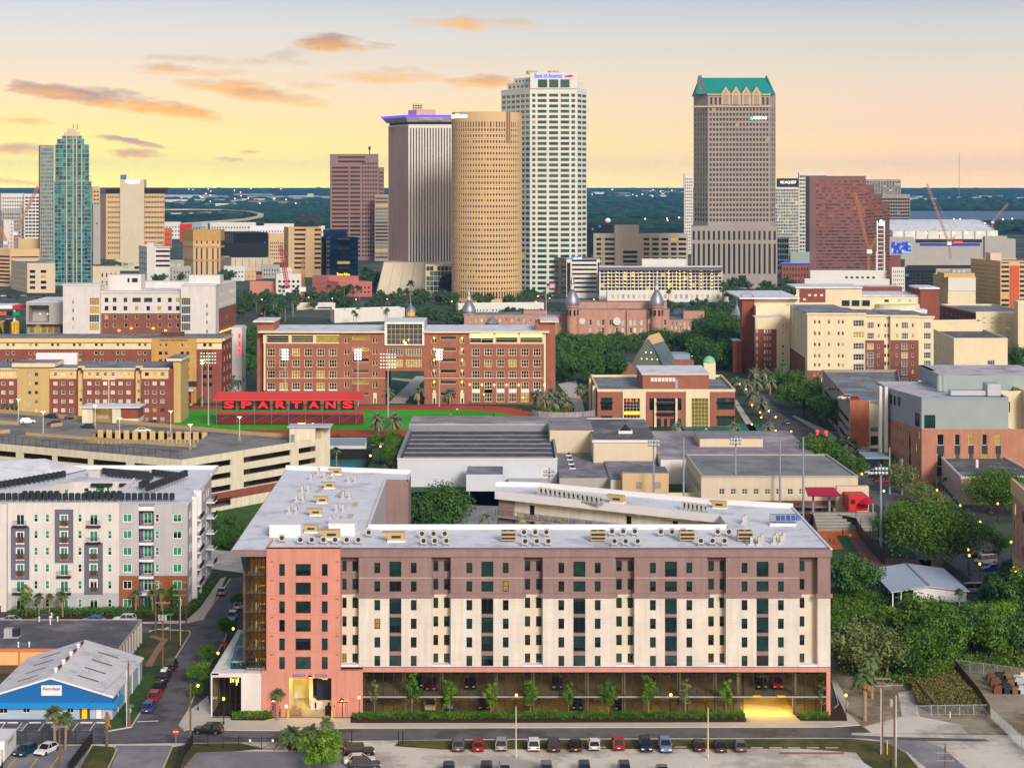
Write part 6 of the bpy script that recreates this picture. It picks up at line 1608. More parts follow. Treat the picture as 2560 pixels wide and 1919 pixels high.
def pyramid(x,y,z,w,nm='skylight'):
 b=MB();b.box(x-w*.75,y-w*.6,z,x+w*.75,y+w*.6,z+w*.3,0)
 for s in(0,1,2,3):
  c=[(x-w*.65,y-w*.5),(x+w*.65,y-w*.5),(x+w*.65,y+w*.5),(x-w*.65,y+w*.5)]
  p,q=c[s],c[(s+1)%4];b.poly([(*p,z+w*.3),(*q,z+w*.3),(x,y,z+w*1.0)],1)
 return b.bD(nm,[MM.parapet_white,MM.g_city],an)
pyramid(PX(1561,560),556,fb.z(216),2.8)
fc=FR(515,3.072,980,1030)
sO(an,'ribbed_wing',MM.stone_grey,(gx1_+.3,512,0,PX(1545,520),559.9,4.6),top=MM.roof_streak)
for k in range(6):
 x,y=G((1338+k*9.6)/3.072+980,1117+k*10.8,4.6);pyramid(x,y,4.6,1.15)
sO(an,'flat_wing',MM.stone_beige,(PX(1520,520),505,0,PX(1660,505),539.5,5.2),top=MM.roof_streak)
sO(an,'purple_wing',MM.stone_white,(fb.x(2030)+.5,530,0,PX(2010,560),592,7.0),top=MM.roof_purple)
sO(an,'roof_box',MM.stone_beige,(PX(1746,560),556,7.0,PX(1755,560)+18,574,9.4),top=MM.roof_purple)
fd=FR(500,3.317,1200,1140)
sO(an,'cream_box',MM.stone_tan,(fd.x(1182),500,0,fd.x(1565),512,fd.z(140)),top=MM.roof_grey)
for x in(1320,1475):sO(an,'louvre',MM.concrete,(fd.x(x-26),499.9,fd.z(268),fd.x(x+26),500,fd.z(212)))
sO(an,'cream_wall',MM.cream_hall,(PX(1570,490),490,0,PX(1752,490),491,PZ(1232,490)))
rb_=tH('fieldhouse','cream ballpark building with a grey roof and a row of square windows','building',(PX(1950,482),482,0))
f7=FR(482,3.16,1860,1140)
wx=[95+90*k for k in range(-3,9)]
fw(rb_,f7,-338,900,155,350,f7.cols(wx,(278,),47,48),MM.stone_beige,None,.25)
STYLES['fourpane']=('g_grey','stone_white',.16,2,2)
for h in f7.cols(wx,(278,),47,48):wN(rb_,(0,482),E,h,.2,'fourpane','window')
fw(rb_,f7,-338,900,350,470,f7.cols([q for q in wx if q>0],(420,),48,60),MM.brick_dark,'shop',.3,'lower_window')
b=MB();xb0=PX(1714,521);zt2=f7.z(155);b.quad((xb0,521,0),(f7.x(-338),482,0),(f7.x(-338),482,zt2),(xb0,521,zt2));b.bD('side_wall',MM.stone_beige,rb_);b=MB();b.quad((f7.x(900),482,0),(PX(2067,521),521,0),(PX(2067,521),521,zt2),(f7.x(900),482,zt2));b.bD('side_wall',MM.stone_beige,rb_)
fR_(rb_,[(f7.x(-338),481.9),(f7.x(900),481.9),(PX(2067,521),521),(xb0,521)],zt2-.3,mat('roof_field',(136,136,136),.9,.14,.1,second=(116,116,118),sec_scale=.08),.35,MM.stone_grey,.5)
b=MB()
for k in range(9):b.quad((xb0+(f7.x(-338)-xb0)*(k+.6)/10-.05,521-39*(k+.6)/10,5.2),(xb0+(f7.x(-338)-xb0)*(k+.9)/10-.05,521-39*(k+.9)/10,5.2),(xb0+(f7.x(-338)-xb0)*(k+.9)/10-.05,521-39*(k+.9)/10,7.2),(xb0+(f7.x(-338)-xb0)*(k+.6)/10-.05,521-39*(k+.6)/10,7.2))
b.bD('side_window',MM.g_grey,rb_)
sO(rb_,'walkway_roof',MM.steel,(f7.x(90),479,f7.z(392),f7.x(780),482,f7.z(384)))
bp=tH('ballpark_stand','grey concrete ballpark stand with red canopies and a red press box','grandstand',(PX(2110,462),462,0))
f8=FR(462,3.16,1860,1140)
for k in range(6):sO(bp,'step',MM.concrete,(f8.x(560),458+k*1.3,0,f8.x(1060),459.4+k*1.3,.6+k*.55))
b=MB();b.quad((f8.x(505),462,f8.z(312)),(f8.x(770),462,f8.z(312)),(f8.x(755),470,f8.z(285)),(f8.x(520),470,f8.z(285)));b.quad((f8.x(505),462,f8.z(318)),(f8.x(520),470,f8.z(291)),(f8.x(755),470,f8.z(291)),(f8.x(770),462,f8.z(318)));b.bD('canopy',MM.fabric_red,bp)
for x in(568,698):sO(bp,'canopy_post',MM.steel,(f8.x(x)-.25,466,0,f8.x(x)+.25,466.5,f8.z(305)))
sO(bp,'press_box',MM.red_paint,(f8.x(852),466,f8.z(455),f8.x(1005),474,f8.z(340)))
sO(bp,'press_window',MM.g_city,(f8.x(865),465.9,f8.z(398),f8.x(903),466,f8.z(362)))
b=MB();
for k in range(6):
 t0,t1=R(180-30*k),R(150-30*k);cx8,r8=f8.x(995),f8.x(1070)-f8.x(995)
 b.poly([(cx8,468,f8.z(330)),(cx8+r8*math.cos(t0),466-4*math.sin(t0),f8.z(395)+.4*math.sin(t0)),(cx8+r8*math.cos(t1),466-4*math.sin(t1),f8.z(395)+.4*math.sin(t1))])
b.bD('umbrella_canopy',MM.fabric_red,bp)
sO(bp,'tan_wall',MM.stone_beige,(f8.x(800),474.1,0,f8.x(1060),476,f8.z(300)))
sO(bp,'dugout',MM.brick_dark,(f8.x(1035),452,0,f8.x(1145),458,f8.z(655)),top=MM.roof_grey)
nt_=tH('backstop_net','black backstop fence and padding round the clay infield','fence',(PX(2130,455),455,0))
q=[G(2012,1314),G(2085,1313),G(2140,1324),(G(2152,1345)[0],G(2152,1345)[1]),G(2175,1375),G(2212,1412)]
for p,r_ in zip(q,q[1:]):
 b=MB();b.quad((*p,0),(*r_,0),(*r_,3.0),(*p,3.0));b.bD('padding',MM.black,nt_)
for p in q:
 b=MB();b.tube((*p,0),(*p,5.2),.08,n=6);b.bD('post',MM.dark_metal,nt_)
os_=tH('batting_shed','open sided shed with pale blue grey gabled metal roof by the woodland','shed',(85,374,0))
Xl,Xr,Xm,ya,yb=77.4,92.4,84.7,374,396
b=MB()
b.poly([(Xm,ya-.6,4.75),(Xr+.5,ya-.6,3.65),(Xr+.5,yb,3.65),(Xm,yb,4.75)]);b.poly([(Xl-.5,ya-.6,3.5),(Xm,ya-.6,4.75),(Xm,yb,4.75),(Xl-.5,yb,3.5)]);b.poly([(Xl-.5,ya-.62,3.3),(Xl-.5,ya-.62,3.5),(Xm,ya-.62,4.75),(Xr+.5,ya-.62,3.65),(Xr+.5,ya-.62,3.45),(Xm,ya-.62,4.5)][::-1]);b.bD('roof',MM.roof_metal_blue,os_)
sO(os_,'ridge_cap',MM.steel,(Xm-.2,ya-.6,4.72,Xm+.2,yb,4.84))
b=MB();b.poly([(Xl+4.2,ya,0),(Xr,ya,0),(Xr,ya,3.6),(Xm,ya,4.6),(Xl+4.2,ya,4.1)]);b.quad((Xr,ya,0),(Xr,yb,0),(Xr,yb,3.6),(Xr,ya,3.6));b.quad((Xl+4.2,yb,0),(Xl+4.2,ya,0),(Xl+4.2,ya,4),(Xl+4.2,yb,4));b.bD('wall',MM.white_wall,os_)
for k in range(6):sO(os_,'post',MM.white_paint,(Xl-.1,ya+k*4.2,0,Xl+.12,ya+.22+k*4.2,3.5))
sO(os_,'post',MM.white_paint,(Xl+1.6,ya,0,Xl+1.82,ya+.22,3.7));sO(os_,'netting',MM.black,(Xl+.2,ya+.6,.1,Xl+.24,yb-1,3.3))
b=MB();b.quad((Xl+4.6,ya-2.4,1.9),(Xr-.3,ya-2.4,1.9),(Xr-.3,ya-.03,2.4),(Xl+4.6,ya-.03,2.4));b.bD('striped_awning',mat('stripes',(220,224,228),.5,.02,.2,wave=('X',2.4,.75)),os_)
for x in(Xl+6,Xr-1.5):sO(os_,'awning_post',MM.white_paint,(x,ya-2.3,0,x+.12,ya-2.2,1.9))
# halls on the right
def tw(name,label,cat,pl,pc,pr,Y,dl,dr,ytop,wm,rm,f0=None,f3=None,root=None,ybase=None,par=.8,pm=None,z0=0.0,f1=None):
 "building with its near corner at pc: left face runs back to pl, front face runs to pr"
 c,r_=PP(pc,Y),PP(pr,Y+dr);l_=PP(pl,Y+dl)
 bk=(l_[0]+r_[0]-c[0],l_[1]+r_[1]-c[1])
 fac={}
 for i,f in((0,f0),(3,f3),(1,f1)):
  if f:fac[i]=dict(zip(('n','rows','w','h','st','zb','zt','m0','m1'),f))if isinstance(f,tuple)else f
 return bK(name,label,cat,[c,r_,bk,l_],z0,PZ(ytop,Y),wm,rm,fac,par,pm,root=root)
m4=FR(772,2.909,1800,680)
CHm,bd=MM.cream_hall,MM.brick_dorm
rd=tH('tower_hall','tall cream hall with brick base and stacked window bays on the right','building',(140,772,0))
rows1=(363,446,527,609,675);rows2=(388,465,540,605,665,725,790)
zt4=m4.z(302)
def sec(x0,x1,ysplit,ytop,wins,dy,big=None,bigw=70,allcream=False,bigrows=rows2,wrows=rows2):
 y0=772+dy;f=FR(y0,2.909,1800,680);zs=f.z(ysplit);ztp=f.z(ytop)
 hs=f.cols(wins,wrows,17,28);hb=f.cols(big,bigrows,bigw,46)if big else[]
 for z0,z1,m in((0,zs,CHm if allcream else MM.brick_dark),(zs,ztp,CHm)):
  h1=[h for h in hs if z0<h[1]<z1];h2=[h for h in hb if z0-.5<h[1]<z1]
  wA(rd,(0,y0),E,f.x(x0),f.x(x1),z0,z1,h1+h2,m,.25)
  for h in h1:wN(rd,(0,y0),E,h,.25,'dormgrey','window')
  for h in h2:wN(rd,(0,y0),E,h,.25,'dormwide','bay_window')
 b=MB()
 for xx,s in((f.x(x0),0),(f.x(x1),1)):
  q=[(xx,y0+6,0),(xx,y0,0),(xx,y0,ztp),(xx,y0+6,ztp)];b.poly(q if s==0 else q[::-1])
 b.bD('return_wall',CHm,rd)
 b=MB();b.quad((f.x(x0),y0,ztp),(f.x(x1),y0,ztp),(f.x(x1),y0+40,ztp-.1),(f.x(x0),y0+40,ztp-.1));b.bD('roof',MM.roof_grey,rd)
 sO(rd,'cornice',CHm,(f.x(x0)-.3,y0-.5,ztp-.5,f.x(x1)+.3,y0+.4,ztp+.3))
sec(635,965,715,302,(690,722,792,863,893),0,wrows=rows1+(742,805))
sec(965,1055,860,302,(),.6,(1008,),80,True,(372,456,538,618,690,760,812),())
sec(1055,1195,495,315,(1153,),3,(1095,),50)
sec(1195,1240,900,318,(1202,1224),6,None,0,True)
sec(1240,1445,495,318,(1287,1402),4,(1344,),50)
sec(1445,1555,900,325,(),7,(1508,),52,True)
lc=(PX(1975,829),829);rc=(m4.x(635),772);Lh=math.hypot(lc[0]-rc[0],lc[1]-rc[1])
hsl=[(u,z,u+2.2,z+3.0)for u in(4,14,26,38,50)for z in(12,16,20,24,28)]
fC(rd,lc,rc,13,zt4,[h for h in hsl if h[1]>13.2],CHm,'dormgrey',.3,'side_window')
fC(rd,lc,rc,0,13,[(u,4,u+2.2,7)for u in(4,14,26,38,50)],MM.brick_dark,'dormgrey',.3,'side_window')
b=MB();b.quad((rc[0],771.9,zt4+.12),(m4.x(1000),771.9,zt4+.12),(m4.x(1000),829,zt4+.12),(lc[0],829,zt4+.12));b.bD('roof',MM.roof_grey,rd)
sO(rd,'porch',MM.stone_tan,(m4.x(715),765,0,m4.x(800),771.9,m4.z(758)));b=MB();b.poly([(m4.x(712),764.5,m4.z(758)),(m4.x(803),764.5,m4.z(758)),(m4.x(757),764.5,m4.z(710))]);b.quad((m4.x(803),764.5,m4.z(758)),(m4.x(803),772,m4.z(758)),(m4.x(757),772,m4.z(710)),(m4.x(757),764.5,m4.z(710)));b.quad((m4.x(712),772,m4.z(758)),(m4.x(712),764.5,m4.z(758)),(m4.x(757),764.5,m4.z(710)),(m4.x(757),772,m4.z(710)));b.bD('porch_gable',MM.stone_tan,rd)
lw=tH('brick_wing','brick and cream hall wing with white roof left of the tall cream hall','building',(130,850,0))
g5=FR(860,2.909,1800,680)
tw(None,None,None,1850,1855,1886,850,20,0,747,bd,MM.membrane,None,None,lw)
sO(lw,'roof',MM.membrane,(PX(1848,850),848,PZ(747,850),PX(1998,850),905,PZ(743,850)))
sO(lw,'upper_wall',CHm,(PX(1886,852),852,0,PX(1998,852),900,PZ(747,850)-.05))
tw(None,None,None,1880,1890,1975,838,30,4,770,CHm,MM.membrane,(6,7,.16,.3,'dorm',3,2,1,1),None,lw)
f=FR(825,2.909,1800,680)
wA(lw,(0,825),E,f.x(258),f.x(412),0,f.z(415),f.cols((270,325,345,365),(430,480,530,580,630,675),9,26),bd,.2)
for h in f.cols((270,325,345,365),(430,480,530,580,630,675),9,26):wN(lw,(0,825),E,h,.2,'dorm','slim_window')
wA(lw,(0,825),E,f.x(258),f.x(475),f.z(415),f.z(330),f.cols((458,),(390,),18,20),CHm,.2)
wA(lw,(0,825),E,f.x(412),f.x(505),0,f.z(415),f.cols((458,),(440,492,540,592,645),18,20),CHm,.2)
for h in f.cols((458,),(390,440,492,540,592,645),18,20):wN(lw,(0,825),E,h,.18,'dorm','window')
b=MB();b.quad((f.x(258),825,f.z(330)),(f.x(475),825,f.z(330)),(f.x(475),838,f.z(330)),(f.x(258),838,f.z(330)));b.bD('roof',MM.membrane,lw)
sO(lw,'low_wing',bd,(PX(1830,850),846,0,PX(1852,850),860,PZ(850,850)),top=MM.membrane)
bk_=tH('rear_hall','cream and brick hall with white stepped roofs behind the tall cream hall','building',(150,905,0))
f=FR(905,2.909,1800,680)
wA(bk_,(0,905),E,f.x(555),f.x(1032),0,f.z(115),[f.h(885,943,205,248),f.h(957,1015,205,248),f.h(1028,1031,205,248)],CHm,.3)
for h in(f.h(885,943,205,248),f.h(957,1015,205,248)):wN(bk_,(0,905),E,h,.25,'shopdark','window')
sO(bk_,'brick_panel',bd,(f.x(578),904.7,f.z(218),f.x(766),905,f.z(124)))
for x,y in((651,168),(694,168),(738,168),(614,198)):sO(bk_,'vent',MM.stone_white,(f.x(x-10),904.6,f.z(y+8),f.x(x+10),904.72,f.z(y-8)))
sO(bk_,'roof',MM.membrane,(f.x(548),904,f.z(118),f.x(1035),935,f.z(108)),(f.x(1032),906,f.z(178),f.x(1450),940,f.z(168)))
fw(bk_,f,1032,1104,180,400,[f.h(1034,1090,205,248)],CHm,'shopdark',.3);fw(bk_,f,1104,1450,180,400,[f.h(1195,1228,200,218)],CHm,'plain',.2)
for x in(1306,1383):sO(bk_,'round_vent',MM.stone_grey,(f.x(x-9),904.7,f.z(214),f.x(x+9),904.9,f.z(196)))
b=MB();b.lathe((f.x(1290),906),[(11,f.z(300)),(11,f.z(232)),(10,f.z(230))],24);b.bD('round_bay',CHm,bk_);sO(bk_,'bay_roof',MM.membrane,(f.x(1115),894,f.z(290),f.x(1470),906,f.z(262)))
sO(bk_,'brick_tower',bd,(f.x(1450),903,0,f.x(1585),925,f.z(122)));sO(bk_,'tower_cap',MM.membrane,(f.x(1440),902,f.z(122),f.x(1588),926,f.z(110)))
sO(bk_,'brick_link',bd,(f.x(1035),945,0,f.x(1450),960,f.z(138)),top=MM.membrane)
tw('cream_annex','pale cream annex with brown roof edge right of the tall cream hall','building',2330,2334,2453,835,12,4,809,CHm,MM.roof_grey,(5,4,.15,.25,'dormgrey',4,4,2,2))
ca_=tH('cream_hall','cream hall with dark flat roof in front of the pale annex','building',(220,700,0))
tw(None,None,None,2334,2385,2519,690,42,0,850,CHm,MM.roof_dark,dict(holes=lambda L:[(L*.62,z,L*.76,z+3.4)for z in(6,11.5,17)],st='dormwide',d=.25),(7,4,.18,.55,'dormgrey',3,3,1,1),ca_)
tw('far_cream_hall','far cream six storey hall with regular small windows at the right edge','building',2350,2440,2580,920,60,0,783,CHm,MM.roof_grey,(6,7,.38,.3,'dorm',4,1,2,2),dict(n=8,rows=6,w=.35,h=.35,st='dorm',m=bd))
tw('corner_hall','tall plain cream stair block at the far right edge','building',2535,2545,2640,900,8,0,757,CHm,MM.membrane,None,None)
pk=tH('small_deck','small brick fronted parking deck with blue painted bays beside the tall cream hall','garage',(160,640,0))
pl_,pc_,pr_=G(2056,969,8.5),(PX(2125,600),600),(PX(2200,603),603)
zd=PZ(1008,600);pl_=(PX(2056,700),700)
LL2=math.hypot(pl_[0]-pc_[0],pl_[1]-pc_[1])
fC(pk,pl_,pc_,0,zd+1,[(a,z,c,z+1.5)for a,c in((6,30),(33,60),(63,96))for z in(1.5,4.8,7.8)if z<zd-1],MM.concrete,None,.4)
fC(pk,pc_,(PX(2173,601),601),0,zd+1,[],MM.brick_salmon,None)
fC(pk,(PX(2173,601),601),pr_,0,zd+1,[(.5,1,5,4),(.5,5.5,5,7)],MM.stone_beige,None,.4)
dk=[pl_,pc_,(PX(2260,603),603),(PX(2245,700),700)]
b=MB();b.poly([(x,y,zd)for x,y in dk]);b.bD('deck',MM.deck,pk)
b=MB();b.poly([(x,y,4)for x,y in inset(dk,.6)]);b.bD('floor_slab',MM.concrete,pk)
b=MB()
for k in range(6):b.box(pc_[0]+6+(k%2)*9,612+k*13,zd+.01,pc_[0]+13+(k%2)*9,618+k*13,zd+.012)
b.bD('bay_marking',MM.paint_blue,pk)
for p,q in zip(dk,dk[1:]+dk[:1]):
 L=math.hypot(q[0]-p[0],q[1]-p[1]);b=MB();b.obox(p,((q[0]-p[0])/L,(q[1]-p[1])/L),.05,L-.05,-.3,-.02,zd-.05,zd+1);b.bD('parapet',MM.concrete,pk)
gc=tH('grey_hall','hall with grey metal upper storeys over brick with tall slot windows','building',(130,532,0))
f=FR(532,2.909,1800,680)
zt5,zs5=f.z(910),f.z(1140)
lb,rb2=(PX(2219,557),557),(PX(2304,532),532)
slots=[f.h(a,c,1178,1260)for a,c in((1578,1630),(1707,1747),(1807,1845),(1905,1945),(2005,2043))]+[f.h(a,c,1320,1412)for a,c in((1578,1630),(1707,1747),(1807,1845),(1905,1945),(2005,2043))]
fw(gc,f,1466,2097,910,1140,[f.h(1485,1566,1038,1136)],MM.metal_panel,'shopdark',.3,zz=(zs5,zt5))
fw(gc,f,1466,2240,1140,1600,slots,MM.brick_pale,'hallslim',.3,zz=(0,zs5))
for a,c in((1578,1630),(1707,1747),(1807,1845),(1905,1945),(2005,2043)):sO(gc,'dark_spandrel',MM.hvac_black,(f.x(a),531.9,f.z(1320),f.x(c),532.1,f.z(1260)),(f.x(a),531.9,f.z(1480),f.x(c),532.1,f.z(1412)))
Lg=math.hypot(rb2[0]-lb[0],rb2[1]-lb[1]);k_=Lg/25.4
fC(gc,lb,rb2,zs5,zt5,[(u*k_,zt5-4.6,(u+2.2)*k_,zt5-1.8)for u in(1.2,4.5,7.8)]+[(20.5*k_,zs5+.3,24*k_,zs5+4.2)],MM.metal_panel_blue,'shopdark',.2,'side_window')  # left face in the bluer, darker tone: its shade is put into the colour
fC(gc,lb,rb2,0,zs5,[(u*k_,z,(u+1.0)*k_,z+2.3)for u in(1,3,5,7,9,11,21,23)for z in(4.2,8.4,12.4)]+[(15.5*k_,2,17.5*k_,14)],MM.brick_pale,'hallslim',.2,'side_slot')
mroof=mat('roof_stained',(196,190,196),.7,.12,.1,second=(148,138,142),sec_scale=.1,sec_cut=.56)
xr5=f.x(2097)
fR_(gc,[lb,rb2,(xr5,532),(xr5+2,575),(lb[0],575)],zt5-.7,mroof,.7,MM.metal_panel_blue,.4)
sO(gc,'entry_pylon',MM.stone_white,(PX(2197,557),556,0,PX(2204,557),558,zt5+.5),(PX(2212,555),554.5,0,PX(2219,555),556.8,zt5+.5),(PX(2197,557),556.3,zt5-4,PX(2219,556),557,zt5-.5))
sO(gc,'entry_canopy',MM.metal_panel_blue,(PX(2155,550),545,5,PX(2215,550),556,5.5))
sO(gc,'plant_house',MM.metal_panel,(PX(2354,556),556,zt5-.7,PX(2620,556),588,PZ(938,556)),top=mroof)
sO(gc,'plant_edge',MM.metal_panel_blue,(PX(2331,575),570,zt5-.7,PX(2354,556)-.1,588,PZ(938,556)),top=mroof)
f6=FR(540,2.909,1800,680)
sO(gc,'air_handler',MM.galv,(f6.x(1680),540,zt5-.4,f6.x(1950),544,f6.z(862)),(f6.x(1940),539,zt5-.4,f6.x(2035),545,f6.z(810)))
for x in(1665,1700):b=MB();b.lathe((f6.x(x),552),[(.9,zt5-.4),(.9,zt5+3.6),(.5,zt5+4.4)],12);b.bD('tank',MM.metal_panel,gc,True)
fw(gc,f6,2097,2300,880,1200,[f6.h(2118,2128,960,1038),f6.h(2140,2150,960,1038),f6.h(2137,2150,1155,1200)],CHm,'plain',.3,dy=6)
sO(gc,'low_roof',MM.membrane,(xr5+.1,532.1,zs5-3.6,f6.x(2300),546,zs5-3.2))
sO(gc,'round_stair',CHm,(f6.x(2240),540,0,f6.x(2320),560,f6.z(872)))
lo=tH('beige_block','low beige building with dark roof and narrow side windows among the oaks','building',(125,495,0))
c0,l0,r0=PP(2403,495.7),PP(2350,535),PP(2600,497)
bK(None,None,None,[c0,r0,(r0[0],538),l0],0,7.0,mat('pinkbeige',(196,172,152),.85,.06,.3),MM.roof_dark,{3:dict(n=7,rows=1,w=.22,h=.28,st='plain',zb=2.2,zt=1,m0=2,m1=16)},.6,MM.stone_white,root=lo)
sO(lo,'rooftop_fan',MM.stone_white,(PX(2440,515),515,7,PX(2446,515),516,9.2))
re=tH('edge_hall','brown brick hall with cream cornice and white shuttered windows at the right frame edge','building',(115,370,0))
pA,pB=PP(2532,398),PP(2640,352)
Le=math.hypot(pB[0]-pA[0],pB[1]-pA[1])
fC(re,pA,pB,6.5,19.4,[(u,z,u+2.2,z+2.4)for u in(1.5,6.1,10.7,15.3)for z in(8,11.6,15.2)],MM.brick_old,None,.3)
for u in(1.5,6.1,10.7,15.3):
 for z in(8,11.6,15.2):wN(re,pA,((pB[0]-pA[0])/Le,(pB[1]-pA[1])/Le),(u,z,u+2.2,z+2.4),.2,'whiteplain','shutter')
de=((pB[0]-pA[0])/Le,(pB[1]-pA[1])/Le)
b=MB();b.obox(pA,de,-.3,Le,-.3,.4,19.4,22.6);b.obox(pA,de,-.2,Le,-.3,.25,5.2,6.5);b.bD('cornice',MM.stone_tan,re)
b=MB();b.obox(pA,de,0,Le,-20,-.31,0,21.8);b.bD('core',MM.roof_grey,re)
b=MB();b.obox(pA,de,0,Le,-.3,0,0,5.2);b.bD('lit_porch',mat('porch_yellow',(214,176,90),.8),re)
for k in range(3):
 b=MB();b.obox(pA,de,1.5+4*k,2+4*k,.2,.5,3.6,3.8);b.bD('porch_lamp',MM.lamp_warm,re)
# old hotel with silver minarets
mh=tH('minaret_hall','long old brick hall with cream window arches behind the oak park','building',(30,1030,0))
f=FR(1030,2.765,1100,600)
bo=MM.brick_old
STYLES['arch']=('g_white','stone_white',.2,1,2)
fw(mh,f,890,1585,485,760,f.cols((925,985,1040,1097,1127,1178,1222,1267,1320,1348,1395,1458,1510,1555),(570,625,680),20,38),bo,'arch',.4)
fw(mh,f,165,890,525,760,f.cols([205+42*k for k in range(17)],(560,612),14,26),bo,'arch',.4,dy=6)
fw(mh,f,1585,1845,560,760,f.cols([1610+30*k for k in range(8)],(585,612,650),12,24),bo,'arch',.4,dy=6)
zc2=f.z(485)
sO(mh,'roof',MM.roof_grey,(f.x(885),1030,zc2,f.x(1590),1056,zc2+.6),(f.x(160),1036,f.z(525),f.x(890),1056,f.z(525)+.5),(f.x(1585),1036,f.z(560),f.x(1850),1056,f.z(560)+.5))
sO(mh,'attic',bo,(f.x(900),1036,zc2+.6,f.x(1575),1048,zc2+4.2),(f.x(580),1038,f.z(525),f.x(740),1048,f.z(495)),(f.x(1695),1040,f.z(560),f.x(1840),1048,f.z(500)),top=MM.copper_roof if False else MM.roof_grey)
sO(mh,'pavilion',bo,*[(f.x(a),1028.6,0,f.x(c),1030.5,zc2-.3)for a,c in((955,1012),(1290,1305),(1435,1480))])
for x in(1222,982,1458):
 b=MB();b.tube((f.x(x),1029.5,f.z(560)),(f.x(x),1028.4,f.z(560)),2.2 if x==1222 else 1.7,n=16);b.bD('arch_window',MM.stone_white,mh)
def minaret(px,ybase,ytop,Y,lab,s=1.0):
 x=PX(px,Y);z=lambda y:PZ(y,Y);h=ybase-ytop
 t=tH('minaret',lab,'minaret',(x,Y,0),'silver minarets of the old hall')
 r=3.1*s;zb=z(ytop+.72*h)
 b=MB();b.lathe((x,Y),[(r,0),(r,zb-1.5),(r*1.2,zb-1),(r*1.2,zb)],14);b.bD('drum',bo,t)
 for k in range(8):
  a=R(k*45+22);b=MB();px_,py_=x+r*1.0*math.cos(a),Y+r*1.0*math.sin(a);b.box(px_-.5,py_-.5,zb-5.5,px_+.5,py_+.5,zb-2.4);b.bD('opening',MM.g_city,t)
 d=zb-z(ytop+.72*h+0);q=h*(Y/F)*.72
 b=MB();b.lathe((x,Y),[(r*1.25,zb),(r*1.32,zb+q*.08),(r*1.05,zb+q*.22),(r*.62,zb+q*.34),(r*.34,zb+q*.42)],18);b.bD('dome',MM.silver_dome,t,True)
 b=MB();b.lathe((x,Y),[(r*.3,zb+q*.42),(r*.3,zb+q*.56)],10);b.bD('lantern',MM.stone_white,t)
 b=MB();b.lathe((x,Y),[(r*.42,zb+q*.56),(r*.42,zb+q*.6),(r*.16,zb+q*.72),(.12,zb+q*.8),(.06,zb+q)],12);b.bD('spire',MM.silver_dome,t,True)
minaret(1431,800,668,1026,'silver domed brick minaret before the white banded office block')
minaret(1642,800,670,1026,'silver domed brick minaret before the lit balcony hotel')
minaret(1172,812,705,1040,'silver domed brick minaret at the foot of the round tan tower')
t=tH('gold_cupola','small gold drum cupola with silver onion top above the brick hall roof','cupola',(PX(1027,1000),1000,0))
x=PX(1027,1000);z_=lambda y:PZ(y,1000)
b=MB();b.lathe((x,1000),[(5.5,0),(5.5,z_(795)),(2.6,z_(789))],14);b.bD('base',MM.silver_dome,t)
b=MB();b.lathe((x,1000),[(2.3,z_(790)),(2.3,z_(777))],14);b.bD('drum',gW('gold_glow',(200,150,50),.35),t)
b=MB();b.lathe((x,1000),[(2.9,z_(777)),(2.4,z_(771)),(.9,z_(764)),(.2,z_(758)),(.08,z_(738))],14);b.bD('dome',MM.silver_dome,t,True)
for px,y0,y1,lab,mm in((1231,810,772,'grey conical turret roof left of the flagpole','roof_grey'),(1842,790,742,'small silver onion turret at the left of two by the brick wing','silver_dome'),(1858,790,738,'slim pink tented spire right of the silver onion turret','brick_pink')):
 x=PX(px,1030);b=MB();zz0,zz1=PZ(y0,1030),PZ(y1,1030);b.lathe((x,1030),[(3.2,0),(3.2,zz0),(3.8,zz0+.5),(1.6,zz0+(zz1-zz0)*.35),(.25,zz0+(zz1-zz0)*.6),(.06,zz1)],12);tag(b.bD('turret',MATS[mm]),lab,'turret')
fp=tH('flagpole','white flagpole flying a striped flag beside the brick hall','flagpole',(PX(1365.5,980),980,0))
x=PX(1365.5,980);zt6=PZ(695,980);b=MB();b.tube((x,980,0),(x,980,zt6),.16,.1,8);b.ball((x,980,zt6),.25);b.bD('pole',MM.white_paint,fp)
b=MB()
for k in range(7):b.box(x+.2,979.95,zt6-3.2+.0-k*.38,x+4.6,980,zt6-2.86-k*.38,k%2)
b.box(x+.2,979.9,zt6-4.2,x+2.0,980.02,zt6-2.86,2);b.bD('flag',[mat('flag_red',(190,60,70),.8),MM.white_paint,MM.sign_blue],fp)
# downtown towers and everything behind
def ribbons(n,rows,st,h=.45,w=.92,zb=2,zt=3,m0=1,m1=1):return(n,rows,w,h,st,zb,zt,m0,m1)
M_=MATS
def T(label,cat,pl,pc,pr,Y,dl,dr,ytop,wm,rm,f0=None,f3=None,root=None,**k):
 return tw('office_tower' if cat=='tower' else 'low_building' if cat=='low building' else 'city_block',label,cat,pl,pc,pr,Y,dl,dr,ytop,M_[wm],M_[rm],f0,f3,root,**k)
T('white condo tower with rows of balconies at the far left edge','tower',0,3,61,2300,6,0,485,'stone_white','membrane',(9,15,.5,.5,'plain',4,3,1,1))
T('grey lower half slab in front of the white condo tower','tower',2,4,54,2240,5,0,527,'stone_grey','roof_grey',(8,11,.5,.5,'plain',4,2,1,1))
T('white balcony wing just left of the teal glass tower','tower',58,60,100,2270,5,0,486,'stone_white','membrane',(4,16,.78,.5,'plain',4,2,1,1))
T('white blank walled hotel slab with a column of dark windows','building',0,9,34,1950,25,0,552,'white_wall','membrane',dict(holes=lambda L:[(L*.72,z,L*.8,z+2)for z in range(20,52,4)],st='plain',d=.2),None)
t=T('tan office block with dark ribbon windows at the left edge','building',-60,26,99,1560,20,8,625,'stone_tan','roof_grey',(1,7,.98,.3,'plain',2,4,.5,.5),(1,8,.98,.45,'bronze',2,4,.5,.5))
